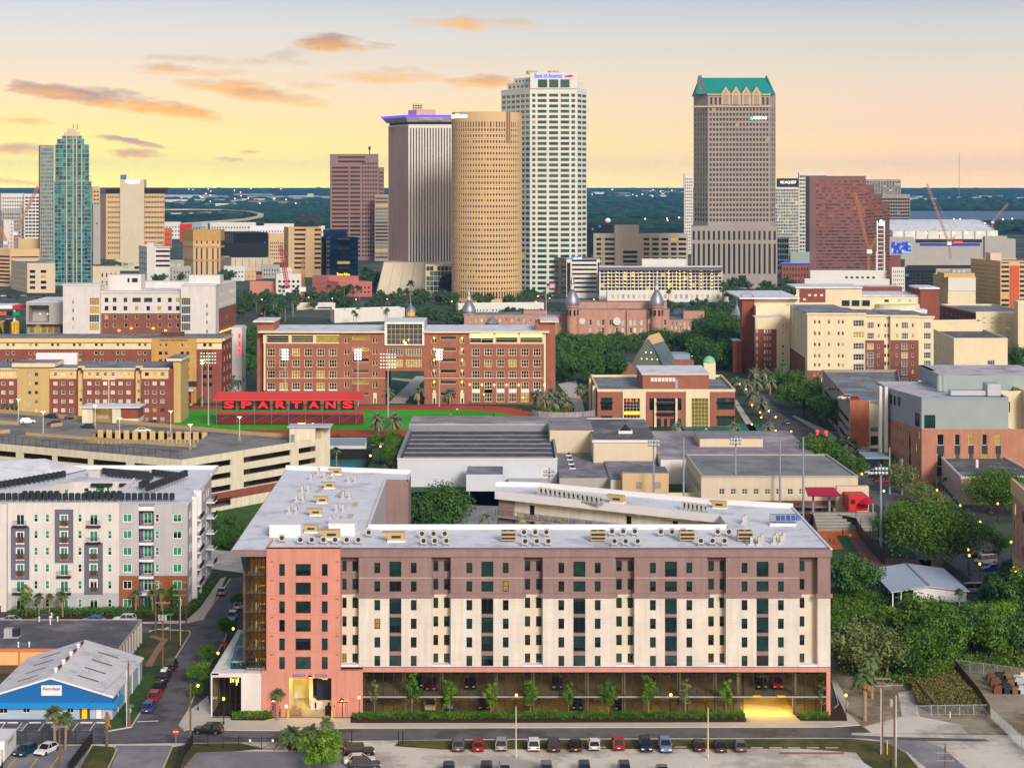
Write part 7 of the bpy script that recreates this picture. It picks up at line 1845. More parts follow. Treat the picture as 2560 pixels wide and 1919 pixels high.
t=T('beige plant floor on top of the tan office block','building',42,46,99,1600,4,0,599,'stone_tan','roof_grey')
T('beige garage with dark openings left of the teal glass tower','garage',28,68,138,1470,60,0,660,'stone_beige','roof_grey',dict(holes=lambda L:[(u,z,u+4.4,z+2.4)for u in(2,10.8)for z in(3,7.3,11.6,15.9)],st='plain',d=.5),(8,4,.3,.45,'plain',2,3,2,2))
sp=T('tall stepped teal glass residential tower with cream ribs','tower',97,135,229,1576,16,0,454,'teal_frame','roof_grey',(11,26,.9,.86,'teal',2,1,.5,.5),None,par=.4)
b_=(97,118,136);T(None,None,97,100,135,1574,14,2,364,'concrete','roof_grey',(6,34,.6,.55,'plain',3,2,.5,.5),(3,34,.6,.55,'plain',3,2,.5,.5),sp,par=.4)
for a,c,yy,n,r_,dy in((137,223,362,9,8,-1),(142,211,348,8,2,-2),(155,205,340,6,1,-3),(161,200,331,5,1,-4),(169,191,323,2,1,-5)):
 zb_={362:PZ(454,1576),348:PZ(362,1576),340:PZ(348,1576),331:PZ(340,1576),323:PZ(331,1576)}[yy]
 T(None,None,a,a+.5,c,1576+dy*.3,20,0,yy,'teal_frame' if yy>335 else 'stone_beige','roof_grey',(n,r_,.9,.86,'teal',.6,.6,.5,.5)if yy>335 else None,None,sp,par=.3,z0=zb_)
b=MB()
for px in(165,181.5,190,203):b.box(PX(px,1574),1574.2,0,PX(px+2,1574),1575.4,PZ(340 if px<200 else 364,1574))
b.bD('rib',MM.stone_beige,sp)
b=MB()
for k in range(30):
 z=8+k*3.6
 for a,c in((140,149),(184,190),(214,223)):b.box(PX(a,1572),1573.6,z,PX(c,1572),1574.8,z+.25)
b.bD('balcony',MM.concrete,sp)
b=MB()
for px in(176.5,186):b.tube((PX(px,1570),1580,PZ(323,1576)),(PX(px,1570),1580,PZ(310,1576)),.3,n=6)
b.bD('antenna',MM.dark_metal,sp)
T('brown slim tower squeezed between teal tower and cream hotel','tower',231,233,251,2000,6,0,512,'stone_grey','membrane',(1,1,.3,.1,'plain',40,10,1,1))
T('tan banded tower top behind the brown slim tower','tower',228,231,250,2350,6,0,468,'stone_tan','roof_grey',(2,14,.7,.4,'plain',10,3,1,1))
ho=T('cream hotel slab with dark red crown and blank lit sign shaft','tower',251,265,411,2138,30,0,485,'stone_tan','roof_dark',dict(holes=lambda L:[(u,z,u+1.1,z+2.6)for u in[2.2+2.2*k for k in range(7)]+[L-23+1.75*k for k in range(13)]for z in[6+5.9*j for j in range(12)]],st='bronze',d=.4),None,par=.2)
sO(ho,'shaft',MM.stone_beige,(PX(300,2135),2135,0,PX(360,2135),2150,PZ(449,2135)))
sO(ho,'crown',mat('dark_red',(110,34,40),.7),(PX(252,2137),2137,PZ(472,2138),PX(412,2137),2160,PZ(469,2138)))
sO(ho,'crown_band',MM.black,(PX(265,2137.5),2137.5,PZ(484,2138),PX(411,2137),2158,PZ(472,2138)))
sO(ho,'roof_tank',mat('tank_blue',(70,120,150),.6),(PX(301,2140),2140,PZ(449,2138),PX(313,2140),2146,PZ(437,2138)))
lT(ho,'WILSON',6.2,(PX(331,2134),2134.7,PZ(455,2135)),MM.sign_white,depth=.1,bold=.02,width=16.5)
b=MB();b.ball((PX(341,2140),2142,PZ(446,2138)),1.6,10);b.bD('dish',MM.white_paint,ho)
T('cream and dark framed podium below the cream hotel','building',286,290,352,1850,5,0,650,'stone_beige','roof_dark',(4,2,.88,.8,'whiteplain',1,3,1,1))
T('beige arcade deck right of the teal tower base','building',229,232,300,1500,4,0,668,'stone_beige','roof_grey',(4,2,.3,.5,'plain',3,3,6,2))
T('white block with dark red striped balconies beside the orange tower','building',347,369,425,1648,30,0,618,'stone_white','membrane',dict(holes=lambda L:[(L*.36,z,L*.99,z+1.9)for z in(13,17.3,21.6,25.9,29.8)],st='bronze',d=.6,wname='red_band'),(4,4,.6,.4,'plain',8,3,1,1))
sO(ROOTS[-1],'lift_shaft',MM.stone_white,(PX(367,1646),1646,0,PX(385,1646),1660,PZ(607,1646)))
T('small grey stone building with arched windows below the orange tower','building',418,420,460,1680,5,0,652,'stone_grey','roof_grey',(2,2,.5,.6,'whiteplain',1,1,1,1))
og=T('orange and tan tower with five dark vertical window strips','tower',457,483,551,1669,24,0,584,'stone_tan','roof_grey',dict(holes=lambda L:[(L*u,z0,L*u+1.3,z1)for u in(.1,.28,.48,.7,.88)for z0,z1 in((4,18),(18.6,30),(33,36))],st='bronze',d=.4),None)
for y0,y1 in((574,602),(615,620),(648,653)):
 zz=(PZ(y1,1669),PZ(y0,1669));c_,r_,l_=PP(483,1669),PP(551,1669),PP(457,1693)
 b=MB();b.prism([(c_[0]-.1,c_[1]-.3),(r_[0]+.3,r_[1]-.3),(r_[0],r_[1]+24),(l_[0]-.2,l_[1])],*zz);b.bD('orange_band',MM.ochre,og)
T('black glass office cube on a beige panelled podium','building',552,583,670,1866,40,0,583,'black','roof_dark',(18,7,.86,.84,'black',27,.6,.4,.4),(6,7,.86,.84,'black',27,.6,.4,.4))
T('beige panelled podium under the black glass cube','building',552,578,684,1840,40,0,646,'stone_beige','roof_grey',(6,1,.06,.8,'plain',1,1,1,1))
T('old cream civic block behind the black glass cube','building',668,672,716,2050,6,0,585,'stone_tan','membrane',(8,5,.45,.5,'plain',3,8,1,1))
cb=T('cream office block with brown window bands beside the blue glass block','building',710,721,803,1720,18,0,570,'stone_tan','roof_grey',dict(holes=lambda L:[(u0*L,z,u1*L,z+2.0)for u0,u1 in((.18,.53),(.8,.99))for z in[8+4.4*k for k in range(10)]]+[(.2*L,53,.98*L,55.5)],st='bronze',d=.5),(1,11,.8,.45,'bronze',4,6,.5,.5))
sO(cb,'shaft',MM.stone_tan,(PX(763,1718),1718,0,PX(786,1718),1722,PZ(586,1720)))
bg=T('navy blue glass office block with pale horizontal strips','building',802,824,895,1705,24,0,595,'g_blue','roof_dark',dict(holes=lambda L:[(L*.27,z,L*.71,z+2.6)for z in[4+4.5*k for k in range(8)]],st='greyplain',d=.1,m=MM.g_blue),None)
sO(bg,'penthouse',MM.g_blue,(PX(808,1715),1715,PZ(595,1705),PX(866,1715),1725,PZ(574,1705)))
lT(bg,'Tampa Police',4.2,(PX(858,1700),1700,PZ(687,1700)),MM.sign_yellow,depth=.1,bold=.12,width=12)
T('pink brick low building with white roof below the blue glass block','low building',781,822,896,1454,10,0,692,'brick_pink','membrane',None,(9,2,.3,.4,'plain',2,3,1,1))
T('dark pink brick building with small dark windows before the sloped podium','low building',816,847,930,1420,14,0,706,'brick_pink','membrane',(8,2,.4,.4,'plain',2,2,1,1),(8,2,.3,.5,'whiteplain',2,2,1,1))
T('small white building with paired windows behind the red crane','low building',688,690,754,1430,5,0,688,'stone_white','membrane',(5,3,.55,.5,'plain',2,3,1,1))
T('peach low building with dark roofline left of the red crane','low building',622,625,688,1440,5,0,706,'salmon','membrane',None)
for lab,a,c,yt,mm,Y in(('white apartment strip with red lettering far behind the orange tower',525,640,557,'stone_white',2900),('teal panelled block far behind the orange tower',480,503,558,'metal_panel',2850),('red panelled block between two white ones',450,480,561,'red_seat',2800),('white block with red patch right of the cream hotel',412,452,556,'stone_white',2950),('red corner block low beside the cream hotel',410,430,572,'terracotta_red',2500),('long white shed behind the black cube',625,722,566,'white_paint',2700),('pale blue grey block behind the orange tower',500,520,556,'panel_grey',2880),('white hotel annex behind the cream office block',660,735,560,'stone_white',3000),('small white block between cream and blue offices',795,812,566,'stone_white',2600)):
 T(lab,'low building',a-1,a,c,Y,6,0,yt,mm,'membrane',(max(3,int((c-a)/7)),3,.4,.4,'plain',3,4,1,1))
pg=T('pink granite stepped office tower with dark ribbon windows','tower',825,826,946,2115,20,0,387,'tower_mauve','roof_grey',dict(holes=lambda L:[(L*.16,z,L*.72,z+2.2)for z in[112+4.8*k for k in range(2)]]+[(u0*L,z,u1*L,z+2.3)for u0,u1 in((.03,.38),(.41,.62))for z in[4+4.8*k for k in range(22)]]+[(L*(.66+.055*i),z,L*(.695+.055*i),z+2.3)for i in range(6)for z in[4+4.8*k for k in range(23)]],st='bronze',d=.3),None)
T(None,None,946,946.2,960,2117,5,0,420,'tower_mauve','roof_grey',(3,21,.7,.5,'bronze',3,3,.4,.4),None,pg)
T('low glass wing in front of the pink granite tower','building',936,937,971,2090,10,0,488,'granite_pink','roof_grey',(1,18,.97,.6,'curtain',2,2,.4,.4))
b=MB();x=PX(923,2120);b.tube((x,2125,PZ(387,2115)),(x,2125,PZ(366,2115)),.5,n=6);b.box(x-1.3,2124,PZ(374,2115),x+1.3,2126,PZ(366,2115));b.bD('antenna',MM.dark_metal,pg)
cw2=T('dark striped tower with white fins and violet lit flared crown','tower',971,1021,1140,1480,34,0,314,'stone_white','roof_grey',dict(holes=lambda L:[(L*(k+.62)/17,22,L*(k+1.05)/17,132)for k in range(16)],st='bronze',d=.5,wname='window_strip'),dict(holes=lambda L:[(L*(k+.22)/6,22,L*(k+.32)/6,132)for k in range(6)]+[(L*(k+.5)/6,22,L*(k+.62)/6,132)for k in range(6)],st='bronze',d=.5,wname='window_strip',m=MM.granite_pink))
c_,r_,l_=PP(1021,1480),PP(1140,1480),PP(971,1514)
def flare(z0,z1,o0,o1,m,nm):
 bk=(l_[0]+r_[0]-c_[0],l_[1]+r_[1]-c_[1]);pts=[c_,r_,bk,l_];A,B_=inset(pts,-o0),inset(pts,-o1);b=MB()
 for i in range(4):j=(i+1)%4;b.quad((*A[i],z0),(*A[j],z0),(*B_[j],z1),(*B_[i],z1))
 b.poly([(*p,z1)for p in B_]);return b.bD(nm,m,cw2)
Z=lambda y:PZ(y,1480)
flare(Z(314),Z(305),-.5,-.5,MM.black,'dark_band');flare(Z(305),Z(293),.8,3.2,MM.stone_grey,'crown');flare(Z(293),Z(288),3.2,4.2,MM.violet_glow,'violet_band')
bk=(l_[0]+r_[0]-c_[0],l_[1]+r_[1]-c_[1]);pts=inset([c_,r_,bk,l_],10);b=MB();b.prism(pts,Z(288),Z(273));b.bD('penthouse',MM.tan,cw2)
lT(cw2,'CONNECTWISE',3.2,((c_[0]+r_[0])/2-1,1476.6,Z(298)),MM.stone_white,depth=.1,width=19)
lT(cw2,'CONNECTWISE',2.8,((c_[0]+l_[0])/2-2,(c_[1]+l_[1])/2-3.2,Z(299.5)),MM.green_sign,math.atan2(c_[1]-l_[1],c_[0]-l_[0]),depth=.1,width=11)
b=MB();x=PX(1042,1490)
for k in range(4):b.tube((x-3+k*2,1498,Z(273)),(x-3+k*2,1498,Z(257)),.25,n=5)
for zz in(262,268):b.box(x-4,1497.5,Z(zz)-.3,x+4,1498.5,Z(zz)+.3)
b.bD('antenna',MM.dark_metal,cw2)
po=tH('sloped_podium','pale stone podium with sloping ribbed walls under the striped tower','podium',(PX(1030,1454),1454,0))
A=[PP(941,1450),PP(1165,1440),PP(1165,1500),PP(941,1500)];B_=[PP(960,1462),PP(1165,1456),PP(1165,1500),PP(960,1500)];b=MB();zz=PZ(657,1454)
for i in range(4):j=(i+1)%4;b.quad((*A[i],0),(*A[j],0),(*B_[j],zz),(*B_[i],zz))
b.poly([(*p,zz)for p in B_]);b.bD('wall',MM.stone_beige,po)
b=MB()
for k in range(9):
 t_=k/8;x0,y0=A[0][0]+(A[1][0]-A[0][0])*t_,A[0][1]+(A[1][1]-A[0][1])*t_;x1,y1=B_[0][0]+(B_[1][0]-B_[0][0])*t_,B_[0][1]+(B_[1][1]-B_[0][1])*t_;b.tube((x0,y0-.1,0),(x1,y1-.1,zz),.22,n=4)
b.bD('rib',MM.stone_grey,po)
T('glass and cream atrium pavilion with a round dark window left of the round tower','building',1062,1064,1140,1400,6,0,664,'stone_beige','roof_grey',(8,6,.9,.88,'curtain',1,1,.5,.5))
b=MB();b.tube((PX(1122,1399),1400,PZ(709,1400)),(PX(1122,1399),1399.2,PZ(709,1400)),7.5,n=24);b.bD('round_window',MM.g_bronze,ROOTS[-1])
ro_=tH('round_tower','round tan concrete tower of small square windows with a white rooftop sign','tower',(PX(1217,1371),1371,0))
rx,ry,rr=PX(1217,1371),1371,88*1371/F;zt7=PZ(279,1345);n_=76
zr_=[PZ(740-14.72*k,1345)for k in range(29)]
for k in range(n_):
 a0,a1=R(180+360*k/n_),R(180+360*(k+1)/n_);p=(rx+rr*math.cos(a0),ry+rr*math.sin(a0));q=(rx+rr*math.cos(a1),ry+rr*math.sin(a1))
 if k<38:
  L=math.hypot(q[0]-p[0],q[1]-p[1]);hs=[(.24*L,z,.76*L,z+1.9)for z in zr_]+[(.26*L,z-1.3,.76*L,z-1.05)for z in zr_]+[(.28*L,PZ(318,1345),.72*L,PZ(304,1345))]+[(.25*L,3,.8*L,8)]
  if k in(26,27):hs=[h for h in hs if h[3]<PZ(360,1345)]+[(.15*L,PZ(358,1345),.5*L,zt7-.2),(.6*L,PZ(358,1345),.9*L,zt7-.2)]
  fC(ro_,p,q,0,zt7,hs,MM.stone_tan,'round',.3)
 else:
  b=MB();b.quad((*p,0),(*q,0),(*q,zt7),(*p,zt7));b.bD('rear_wall',MM.stone_tan,ro_)
b=MB();b.poly([(rx+rr*math.cos(R(6*k)),ry+rr*math.sin(R(6*k)),zt7-.5)for k in range(60)]);b.bD('roof',MM.roof_grey,ro_)
for i,chh in enumerate('SouthState'):
 an_=R(180+13+i*4.7);lT(ro_,chh,4.6,(rx+(rr+.3)*math.cos(an_),ry+(rr+.3)*math.sin(an_),PZ(289,1345)),MM.sign_white,an_+R(90),depth=.1,bold=.14)
cols_=[(.12,.3),(.42,.92),(1.06,1.56),(1.7,2.18),(2.3,2.5)]
zrow=[PZ(738-13.4*k,1428)for k in range(38)]
def bh_(L):return[(a*L/2.62,z,c*L/2.62,z+2.35)for a,c in cols_ for z in zrow]
bk_c=[PP(1325,1428),PP(1443,1428),PP(1467,1444),PP(1458,1480),PP(1260,1480),PP(1253,1462)]
sidef=lambda n,r_:dict(holes=lambda L:grid(L,n,.86,zrow[:r_],2.2,.3,.3),st='bofa',d=.3)
ba=bK('office_tower','white tower banded with green glass and a blue and red sign on top','tower',bk_c,0,PZ(222,1428),MM.stone_white,MM.membrane,{0:dict(holes=bh_,st='bofa',d=.15),1:sidef(2,38),5:sidef(6,38)},.4)
for yy,dz_,ins in((205,222,.12),(192,205,.25)):
 lp_=[(p[0]+(PX(1384,1450)-p[0])*ins,p[1]+(1452-p[1])*ins)for p in bk_c]
 bK(None,None,None,lp_,PZ(dz_,1428),PZ(yy,1428),MM.stone_white,MM.membrane,{5:dict(n=6,rows=1,w=.6,h=.5,st='bofa',zb=.3,zt=.5,m0=.3,m1=.3)},.3,root=ba)
fr_=FR(1427.2)
sO(ba,'sign_front',MM.stone_white,(fr_.x(1325.4),1427.2,PZ(222,1428),fr_.x(1443),1446,PZ(182,1428)))
for a,c in((1345,1368),(1373,1396),(1401,1424)):sO(ba,'tall_pane',MM.g_bofa,(fr_.x(a),1427.0,fr_.z(219),fr_.x(c),1427.15,fr_.z(199)))
lT(ba,'Bank of America',4.6,(fr_.x(1371),1426.9,fr_.z(190)),MM.sign_bluelit,depth=.1,bold=.08,width=21.5)
for k in range(3):
 b=MB();x0=fr_.x(1410+k*5);b.poly([(x0,1426.9,fr_.z(191)),(x0+2.2,1426.9,fr_.z(194)),(x0+4.6,1426.9,fr_.z(190.5)),(x0+2.4,1426.9,fr_.z(187.5))]);b.bD('flag_logo',M_['sign_bluelit' if k==0 else 'sign_red'],ba)
b=MB()
for px in(1324,1334,1379,1389):b.lathe((PX(px,1445),1448),[(2.6,PZ(182,1428)),(2.6,PZ(174,1428)),(2,PZ(173.4,1428))],10)
b.bD('cooling_tower',MM.hvac_tan,ba)
T('black glass block right of the white banded tower','building',1462,1466,1598,2100,8,0,559,'black','roof_dark',(22,12,.8,.8,'black',2,2,.4,.4))
b=MB();b.ball((PX(1520,2110),2115,PZ(552,2100)),3.4,10,0,.9);tag(b.bD('radar_dome',MM.white_paint),'white dish on the roof of the black glass block','dish')
ct_=T('beige courthouse block with a taller central shaft','building',1483,1484,1720,1743,12,0,586,'stone_beige','membrane',dict(holes=lambda L:[(L*u0,z,L*u1,z+2.4)for u0,u1 in((.03,.08),(.12,.22),(.53,.59),(.62,.69),(.72,.79),(.82,.88),(.9,.98))for z in[6+4.6*k for k in range(7)]]+[(L*u,z,L*u+1.6,z+2.6)for u in(.36,.41,.45)for z in(6,10.6,15.2)],st='plain',d=.6),None)
sO(ct_,'shaft',MM.stone_beige,(PX(1538,1740),1740,0,PX(1597,1740),1760,PZ(563,1740)))
for k in range(5):sO(ct_,'shaft_window',MM.g_city,(PX(1558,1740),1739.7,4+k*4.4,PX(1593,1740),1739.95,6.4+k*4.4))
of_=T('brown office block with white banded front and blue rooftop sign','building',1368,1416,1500,1403,40,0,648,'granite_grey','roof_dark',dict(holes=lambda L:[(.4,2,L*.12,27),(L*.93,2,L-.3,27)]+[(L*.16,z,L*.9,z+1.5)for z in[4+3.4*k for k in range(8)]],st='plain',d=.3,m=MM.stone_white),(7,8,.8,.7,'bronze',2,2,1,1))
lT(of_,'on',3,(PX(1444,1404),1403,PZ(645.5,1403)),MM.sign_white,depth=.1,width=6);sO(of_,'sign_board',MM.sign_bluelit,(PX(1431,1404),1403.3,PZ(649,1403),PX(1453,1404),1404,PZ(641,1403)))
bh2=T('white seven storey hotel of lit balconies under a dark roof edge','building',1497,1498,1806,1375,10,4,669,'stone_white','membrane',dict(holes=lambda L:[(1+k*2.86,z,3.4+k*2.86,z+2.0)for k in range(32)for z in[7.6+2.62*j for j in range(7)]],st='plain',d=1.2,wname='balcony'),None)
sO(bh2,'roof_edge',MM.slate_trim,(PX(1497,1374),1373.4,PZ(676,1375),PX(1807,1374),1390,PZ(668,1375)))
bl_=gW('balcony_glow',(255,190,90),2.0)
b=MB()
for k in range(10):
 for j in range(5):x=PX(1521+k*20.5+(6 if k>6 else 0),1374);b.box(x-.35,1373.5,10+2.62*j,x+.35,1374.2,10.7+2.62*j)
for k in range(5):
 for j in range(6):x=PX(1672+k*27,1374);b.box(x-.4,1373.5,9+2.62*j,x+.4,1374.2,9.8+2.62*j)
o=b.bD('balcony_lamp',bl_,bh2);o['kind']='stuff'
T('long white hotel podium with arcades along the river','building',1516,1518,1822,1355,8,0,730,'stone_white','membrane',(22,1,.45,.6,'shop',1,1,2,2))
T('white rooftop hall on the balcony hotel','building',1603,1605,1716,1392,4,0,650,'stone_white','membrane')
rY=1533;Z=lambda y:PZ(y,rY)
rp=[PP(1770,rY),PP(1925,rY),PP(1939,rY+14),PP(1930,rY+44),PP(1740,rY+44),PP(1734,rY+18)]
zrw=[Z(566-12.55*k)for k in range(1,24)]
wf=lambda n:dict(holes=lambda L:grid(L,n,.66,zrw,2.4,.8,.8),st='regions',d=.3)
rg=bK('office_tower','grey granite tower with a steep teal roof and four pointed gables','tower',rp,Z(566),Z(236),MM.granite_grey,MM.roof_grey,{0:wf(18),1:wf(3),5:wf(5)},.3)
pp_=[PP(1728,rY-1),PP(1943,rY-4),PP(1938,rY+48),PP(1732,rY+48)]
bK(None,None,None,pp_,0,Z(566),MM.granite_grey,MM.roof_grey,{0:dict(holes=lambda L:[(L*(k+.28)/17,z0,L*(k+.72)/17,z1)for k in range(17)for z0,z1 in((Z(684),Z(609)),(Z(600),Z(577)))]+[(L*.55,1,L*.64,11)],st='regions',d=.6,wname='arch_window')},.5,root=rg)
sO(rg,'cornice',MM.stone_tan,(PX(1730,rY)+.2,rY-1.0,Z(268),PX(1927,rY),rY-.1,Z(265)),(PX(1768,rY),rY-1.2,Z(238),PX(1926,rY),rY-.1,Z(235)))
for k in range(14):
 x=1776+k*10.8
 if 1800<x<1905:continue
 sO(rg,'slim_arch',MM.g_regions,(PX(x,rY),rY-.25,Z(262),PX(x+5,rY),rY-.05,Z(243)))
xa,xb,ze,zr2=PX(1742,rY),PX(1937,rY),Z(235.5),Z(191)
b=MB();q=lambda x,y,z:(x,y,z);i4=5
b.quad((xa,rY+1,ze),(xb,rY+1,ze),(xb-4,rY+22,zr2),(xa+4,rY+22,zr2));b.quad((xb,rY+43,ze),(xa,rY+43,ze),(xa+4,rY+22,zr2),(xb-4,rY+22,zr2));b.poly([(xb,rY+1,ze),(xb,rY+43,ze),(xb-4,rY+22,zr2)]);b.bD('roof',MM.copper_roof,rg)
b=MB();b.poly([(xa-1.5,rY+14,ze),(xa+8,rY-.5,ze),(xa+4.5,rY+10,zr2+2.5)]);b.bD('roof_gable',MM.granite_grey,rg)
b=MB();b.poly([(xa+.2,rY+11,ze+1),(xa+5.6,rY+2,ze+1),(xa+3.6,rY+7.8,ze+9)]);b.bD('gable_glass',mat('sky_glass',(130,180,190),.1,.05),rg)
b=MB()
for x,s in((xa+4,1),(xb-4,-1)):b.tube((x-s*4,rY+2,ze),(x,rY+22,zr2+1),.9,n=5);b.tube((x,rY+22,zr2),(x,rY+22,zr2+2.4),.9,.3,6)
b.bD('ridge_horn',MM.copper_roof,rg)
for k in range(4):
 x=PX(1814+k*25.7,rY);w=3.6;b=MB();z0,z1,z2=Z(262),Z(233),Z(217)
 b.poly([(x-w,rY-.9,z0),(x+w,rY-.9,z0),(x+w,rY-.9,z1),(x,rY-.9,z2),(x-w,rY-.9,z1)],0);b.poly([(x-w*.62,rY-1.0,z0),(x+w*.62,rY-1.0,z0),(x+w*.62,rY-1.0,z1-1),(x,rY-1.0,z2-2.4),(x-w*.62,rY-1.0,z1-1)],1)
 b.quad((x+w,rY-.9,z1),(x+w,rY+12,z1),(x,rY+12,z2),(x,rY-.9,z2),0);b.quad((x-w,rY+12,z1),(x-w,rY-.9,z1),(x,rY-.9,z2),(x,rY+12,z2),0);b.bD('gothic_gable',[MM.stone_tan,MM.granite_grey],rg)
lT(rg,'REGIONS',3.6,(PX(1900,rY),rY-.3,Z(295.5)),MM.sign_white,depth=.1,bold=.0,width=10.8)
b=MB();x=PX(1879,rY);b.poly([(x-1.1,rY-.3,Z(299)),(x+1.1,rY-.3,Z(299)),(x,rY-.3,Z(292.5))]);b.bD('sign_logo',MM.green_glow,rg)
T('slim white residential tower just left of the granite tower','tower',1709,1711,1733,2300,5,0,436,'stone_white','membrane',(4,24,.5,.5,'plain',3,4,.5,.5))
rq=T('pale glass office block with a black lit roof sign','building',1936,1938,1997,2100,5,0,471,'stone_white','roof_dark',(14,22,.78,.78,'curtain',2,1,.4,.4))
sO(rq,'sign_box',MM.black,(PX(1945,2101),2101,PZ(468,2100),PX(1996,2101),2112,PZ(446,2100)));lT(rq,'RELIAQUEST',4.4,(PX(1971,2100),2100.6,PZ(456,2100)),MM.sign_white,depth=.1,bold=.0,width=18)
T('white tower under construction behind the brown glass tower','tower',1995,1998,2067,2200,5,0,433,'stone_white','membrane',(10,22,.85,.6,'curtain',2,2,.4,.4))
bt=None
for k,(a,c,yy)in enumerate(((2024,2164,442),(2164,2185,464),(2185,2206,487),(2206,2224,510))):
 bt=T('stepped brown reflective glass office tower','tower',a-(10 if k==0 else.2),a,c,1705+k*4,12,4,yy,'tower_brown','roof_dark',ribbons(16 if k==0 else 3,29-3*k,'brownglass',.5,.94,2,3,6 if k==0 else 0,0),None,bt)if k==0 else(T(None,None,a-.2,a,c,1705+k*4,12,4,yy,'tower_brown','roof_dark',ribbons(3,29-3*k,'brownglass',.5,.94,2,3,0,0),None,bt)or bt)
T('unfinished green glazed tower behind the brown glass tower','tower',2163,2165,2252,2400,6,0,450,'concrete','roof_dark',(12,12,.7,.7,'curtain',60,2,.4,.4))
T('unfinished concrete tower with open floors right of the brown glass tower','tower',2184,2188,2275,2350,6,0,487,'concrete','roof_dark',(14,16,.9,.66,'black',2,4,.4,.4))
ar=tH('arena','large arena with curved white roof and a glowing blue video screen','arena',(PX(2370,2150),2150,0))
az_=lambda y:PZ(y,2150);x0,x1=PX(2230,2150),PX(2495,2150);b=MB();P0=None
for k in range(9):
 t_=k/8;p=(2150+90*t_,az_(577)+(az_(552)-az_(577))*math.sin(R(90*t_)))
 if P0:b.quad((x0+18*(P0[0]-2150)/90*-1,P0[0],P0[1]),(x1,P0[0],P0[1]),(x1-8,p[0],p[1]),(x0-18*(p[0]-2150)/90,p[0],p[1]))
 P0=p
b.bD('roof',MM.membrane,ar);sO(ar,'panel_wall',MM.stone_white,(x0,2150.2,az_(597),x1,2240,az_(577)));sO(ar,'base',MM.stone_grey,(x0-20,2148,0,x1+20,2240,az_(597)),(PX(2222,2145),2145,0,PX(2284,2145),2160,az_(592)),(PX(2462,2145),2145,0,PX(2518,2145),2160,az_(590)))
for k in range(9):sO(ar,'panel_rib',MM.concrete,(x0+(x1-x0)*k/9,2149.6,az_(597),x0+(x1-x0)*k/9+1,2150.1,az_(577)))
for k in range(8):sO(ar,'wall_lamp',MM.lamp_warm,(x0+(x1-x0)*(k+.6)/8-.8,2149,az_(584),x0+(x1-x0)*(k+.6)/8+.8,2149.5,az_(581.5)))
sO(ar,'concourse_lamp',MM.red_glow,(PX(2385,2147),2147,az_(606),PX(2406,2147),2147.4,az_(603)));sO(ar,'concourse_band',MM.sign_blue,(PX(2300,2147),2147.2,az_(614),PX(2450,2147),2147.6,az_(608)))
scm,n_,l_2,b_2=pR('video_screen');tcn=n_.new('ShaderNodeTexCoord');vo=n_.new('ShaderNodeTexNoise');vo.inputs['Scale'].default_value=.22;vo.inputs['Detail'].default_value=3;l_2.new(tcn.outputs['Object'],vo.inputs['Vector']);rp_=n_.new('ShaderNodeValToRGB');l_2.new(vo.outputs['Fac'],rp_.inputs[0]);b_2.inputs['Base Color'].default_value=(0,0,0,1);rp_.color_ramp.elements[0].position=.48;rp_.color_ramp.elements[0].color=lin((10,40,190));rp_.color_ramp.elements[1].position=.68;rp_.color_ramp.elements[1].color=lin((200,240,255));l_2.new(rp_.outputs[0],b_2.inputs['Emission Color']);b_2.inputs['Emission Strength'].default_value=.8
sO(ar,'video_screen',scm,(PX(2229,2144),2144,az_(633),PX(2277,2144),2144.8,az_(604)))
sg=tH('sign_pylon','white lattice pylon topped by a round ampersand sign','pylon',(PX(2202,1500),1500,0));z_=lambda y:PZ(y,1500)
b=MB()
for px in(2192,2210):b.box(PX(px,1500),1500,0,PX(px+2.4,1500),1503,z_(552))
for k in range(14):b.box(PX(2192,1500),1500.5,z_(700)+k*3.4,PX(2212,1500),1501.5,z_(700)+k*3.4+.6)
b.box(PX(2191,1500),1500.2,0,PX(2213,1500),1504,z_(690));b.bD('frame',MM.white_paint,sg);sO(sg,'base',MM.stone_white,(PX(2190,1500),1499.8,0,PX(2194,1500),1504,z_(630)),(PX(2209,1500),1499.8,0,PX(2213,1500),1504,z_(630)))
lT(sg,'&',5.5,(PX(2203,1499),1499,z_(557)),gW('sign_pure',(255,255,255),2.5),depth=.3,bold=.3)
for a in(2031,2027):pass
cv=T('white low convention hall in front of the brown glass tower','building',2022,2026,2216,1430,6,0,679,'stone_white','membrane',(6,1,.5,.4,'greyplain',12,2,26,8));T('white lower terrace of the convention hall','building',2008,2012,2224,1400,6,0,700,'stone_white','membrane',(7,1,.6,.3,'greyplain',2,4,10,4))
T('white block with small mixed windows left of the black cube block','building',2228,2230,2262,1420,5,0,671,'stone_white','roof_grey',(6,6,.4,.5,'plain',2,1,.5,.5))
T('black office block behind the tan hotel','building',2258,2262,2340,1480,6,0,670,'black','roof_dark',(8,6,.8,.7,'black',2,2,.5,.5))
T('brown brick block beneath the video screen','building',2222,2224,2252,1750,5,0,640,'brick_dark','roof_grey')
T('tan hotel with white upper storeys and windowed left side','building',2333,2370,2439,1170,40,0,694,'stone_tan','roof_grey',dict(holes=lambda L:[],st=None,m=MM.cream_hall),(10,9,.5,.45,'whiteplain',2,2,1,1))
sO(ROOTS[-1],'white_panel',MM.stone_white,(PX(2370,1170)+.1,1169.6,PZ(727,1170),PX(2439,1170),1169.9,PZ(695,1170)));sO(ROOTS[-1],'roof_sign_band',MM.tan,(PX(2360,1172),1172,PZ(694,1170),PX(2437,1172),1190,PZ(683,1170)))
b=MB()
for k in range(3):b.lathe((PX(2385+k*12,1180),1182),[(2,PZ(683,1170)),(2,PZ(676,1170)),(1,PZ(674,1170))],10)
b.bD('cooling_tower',MM.galv,ROOTS[-1])
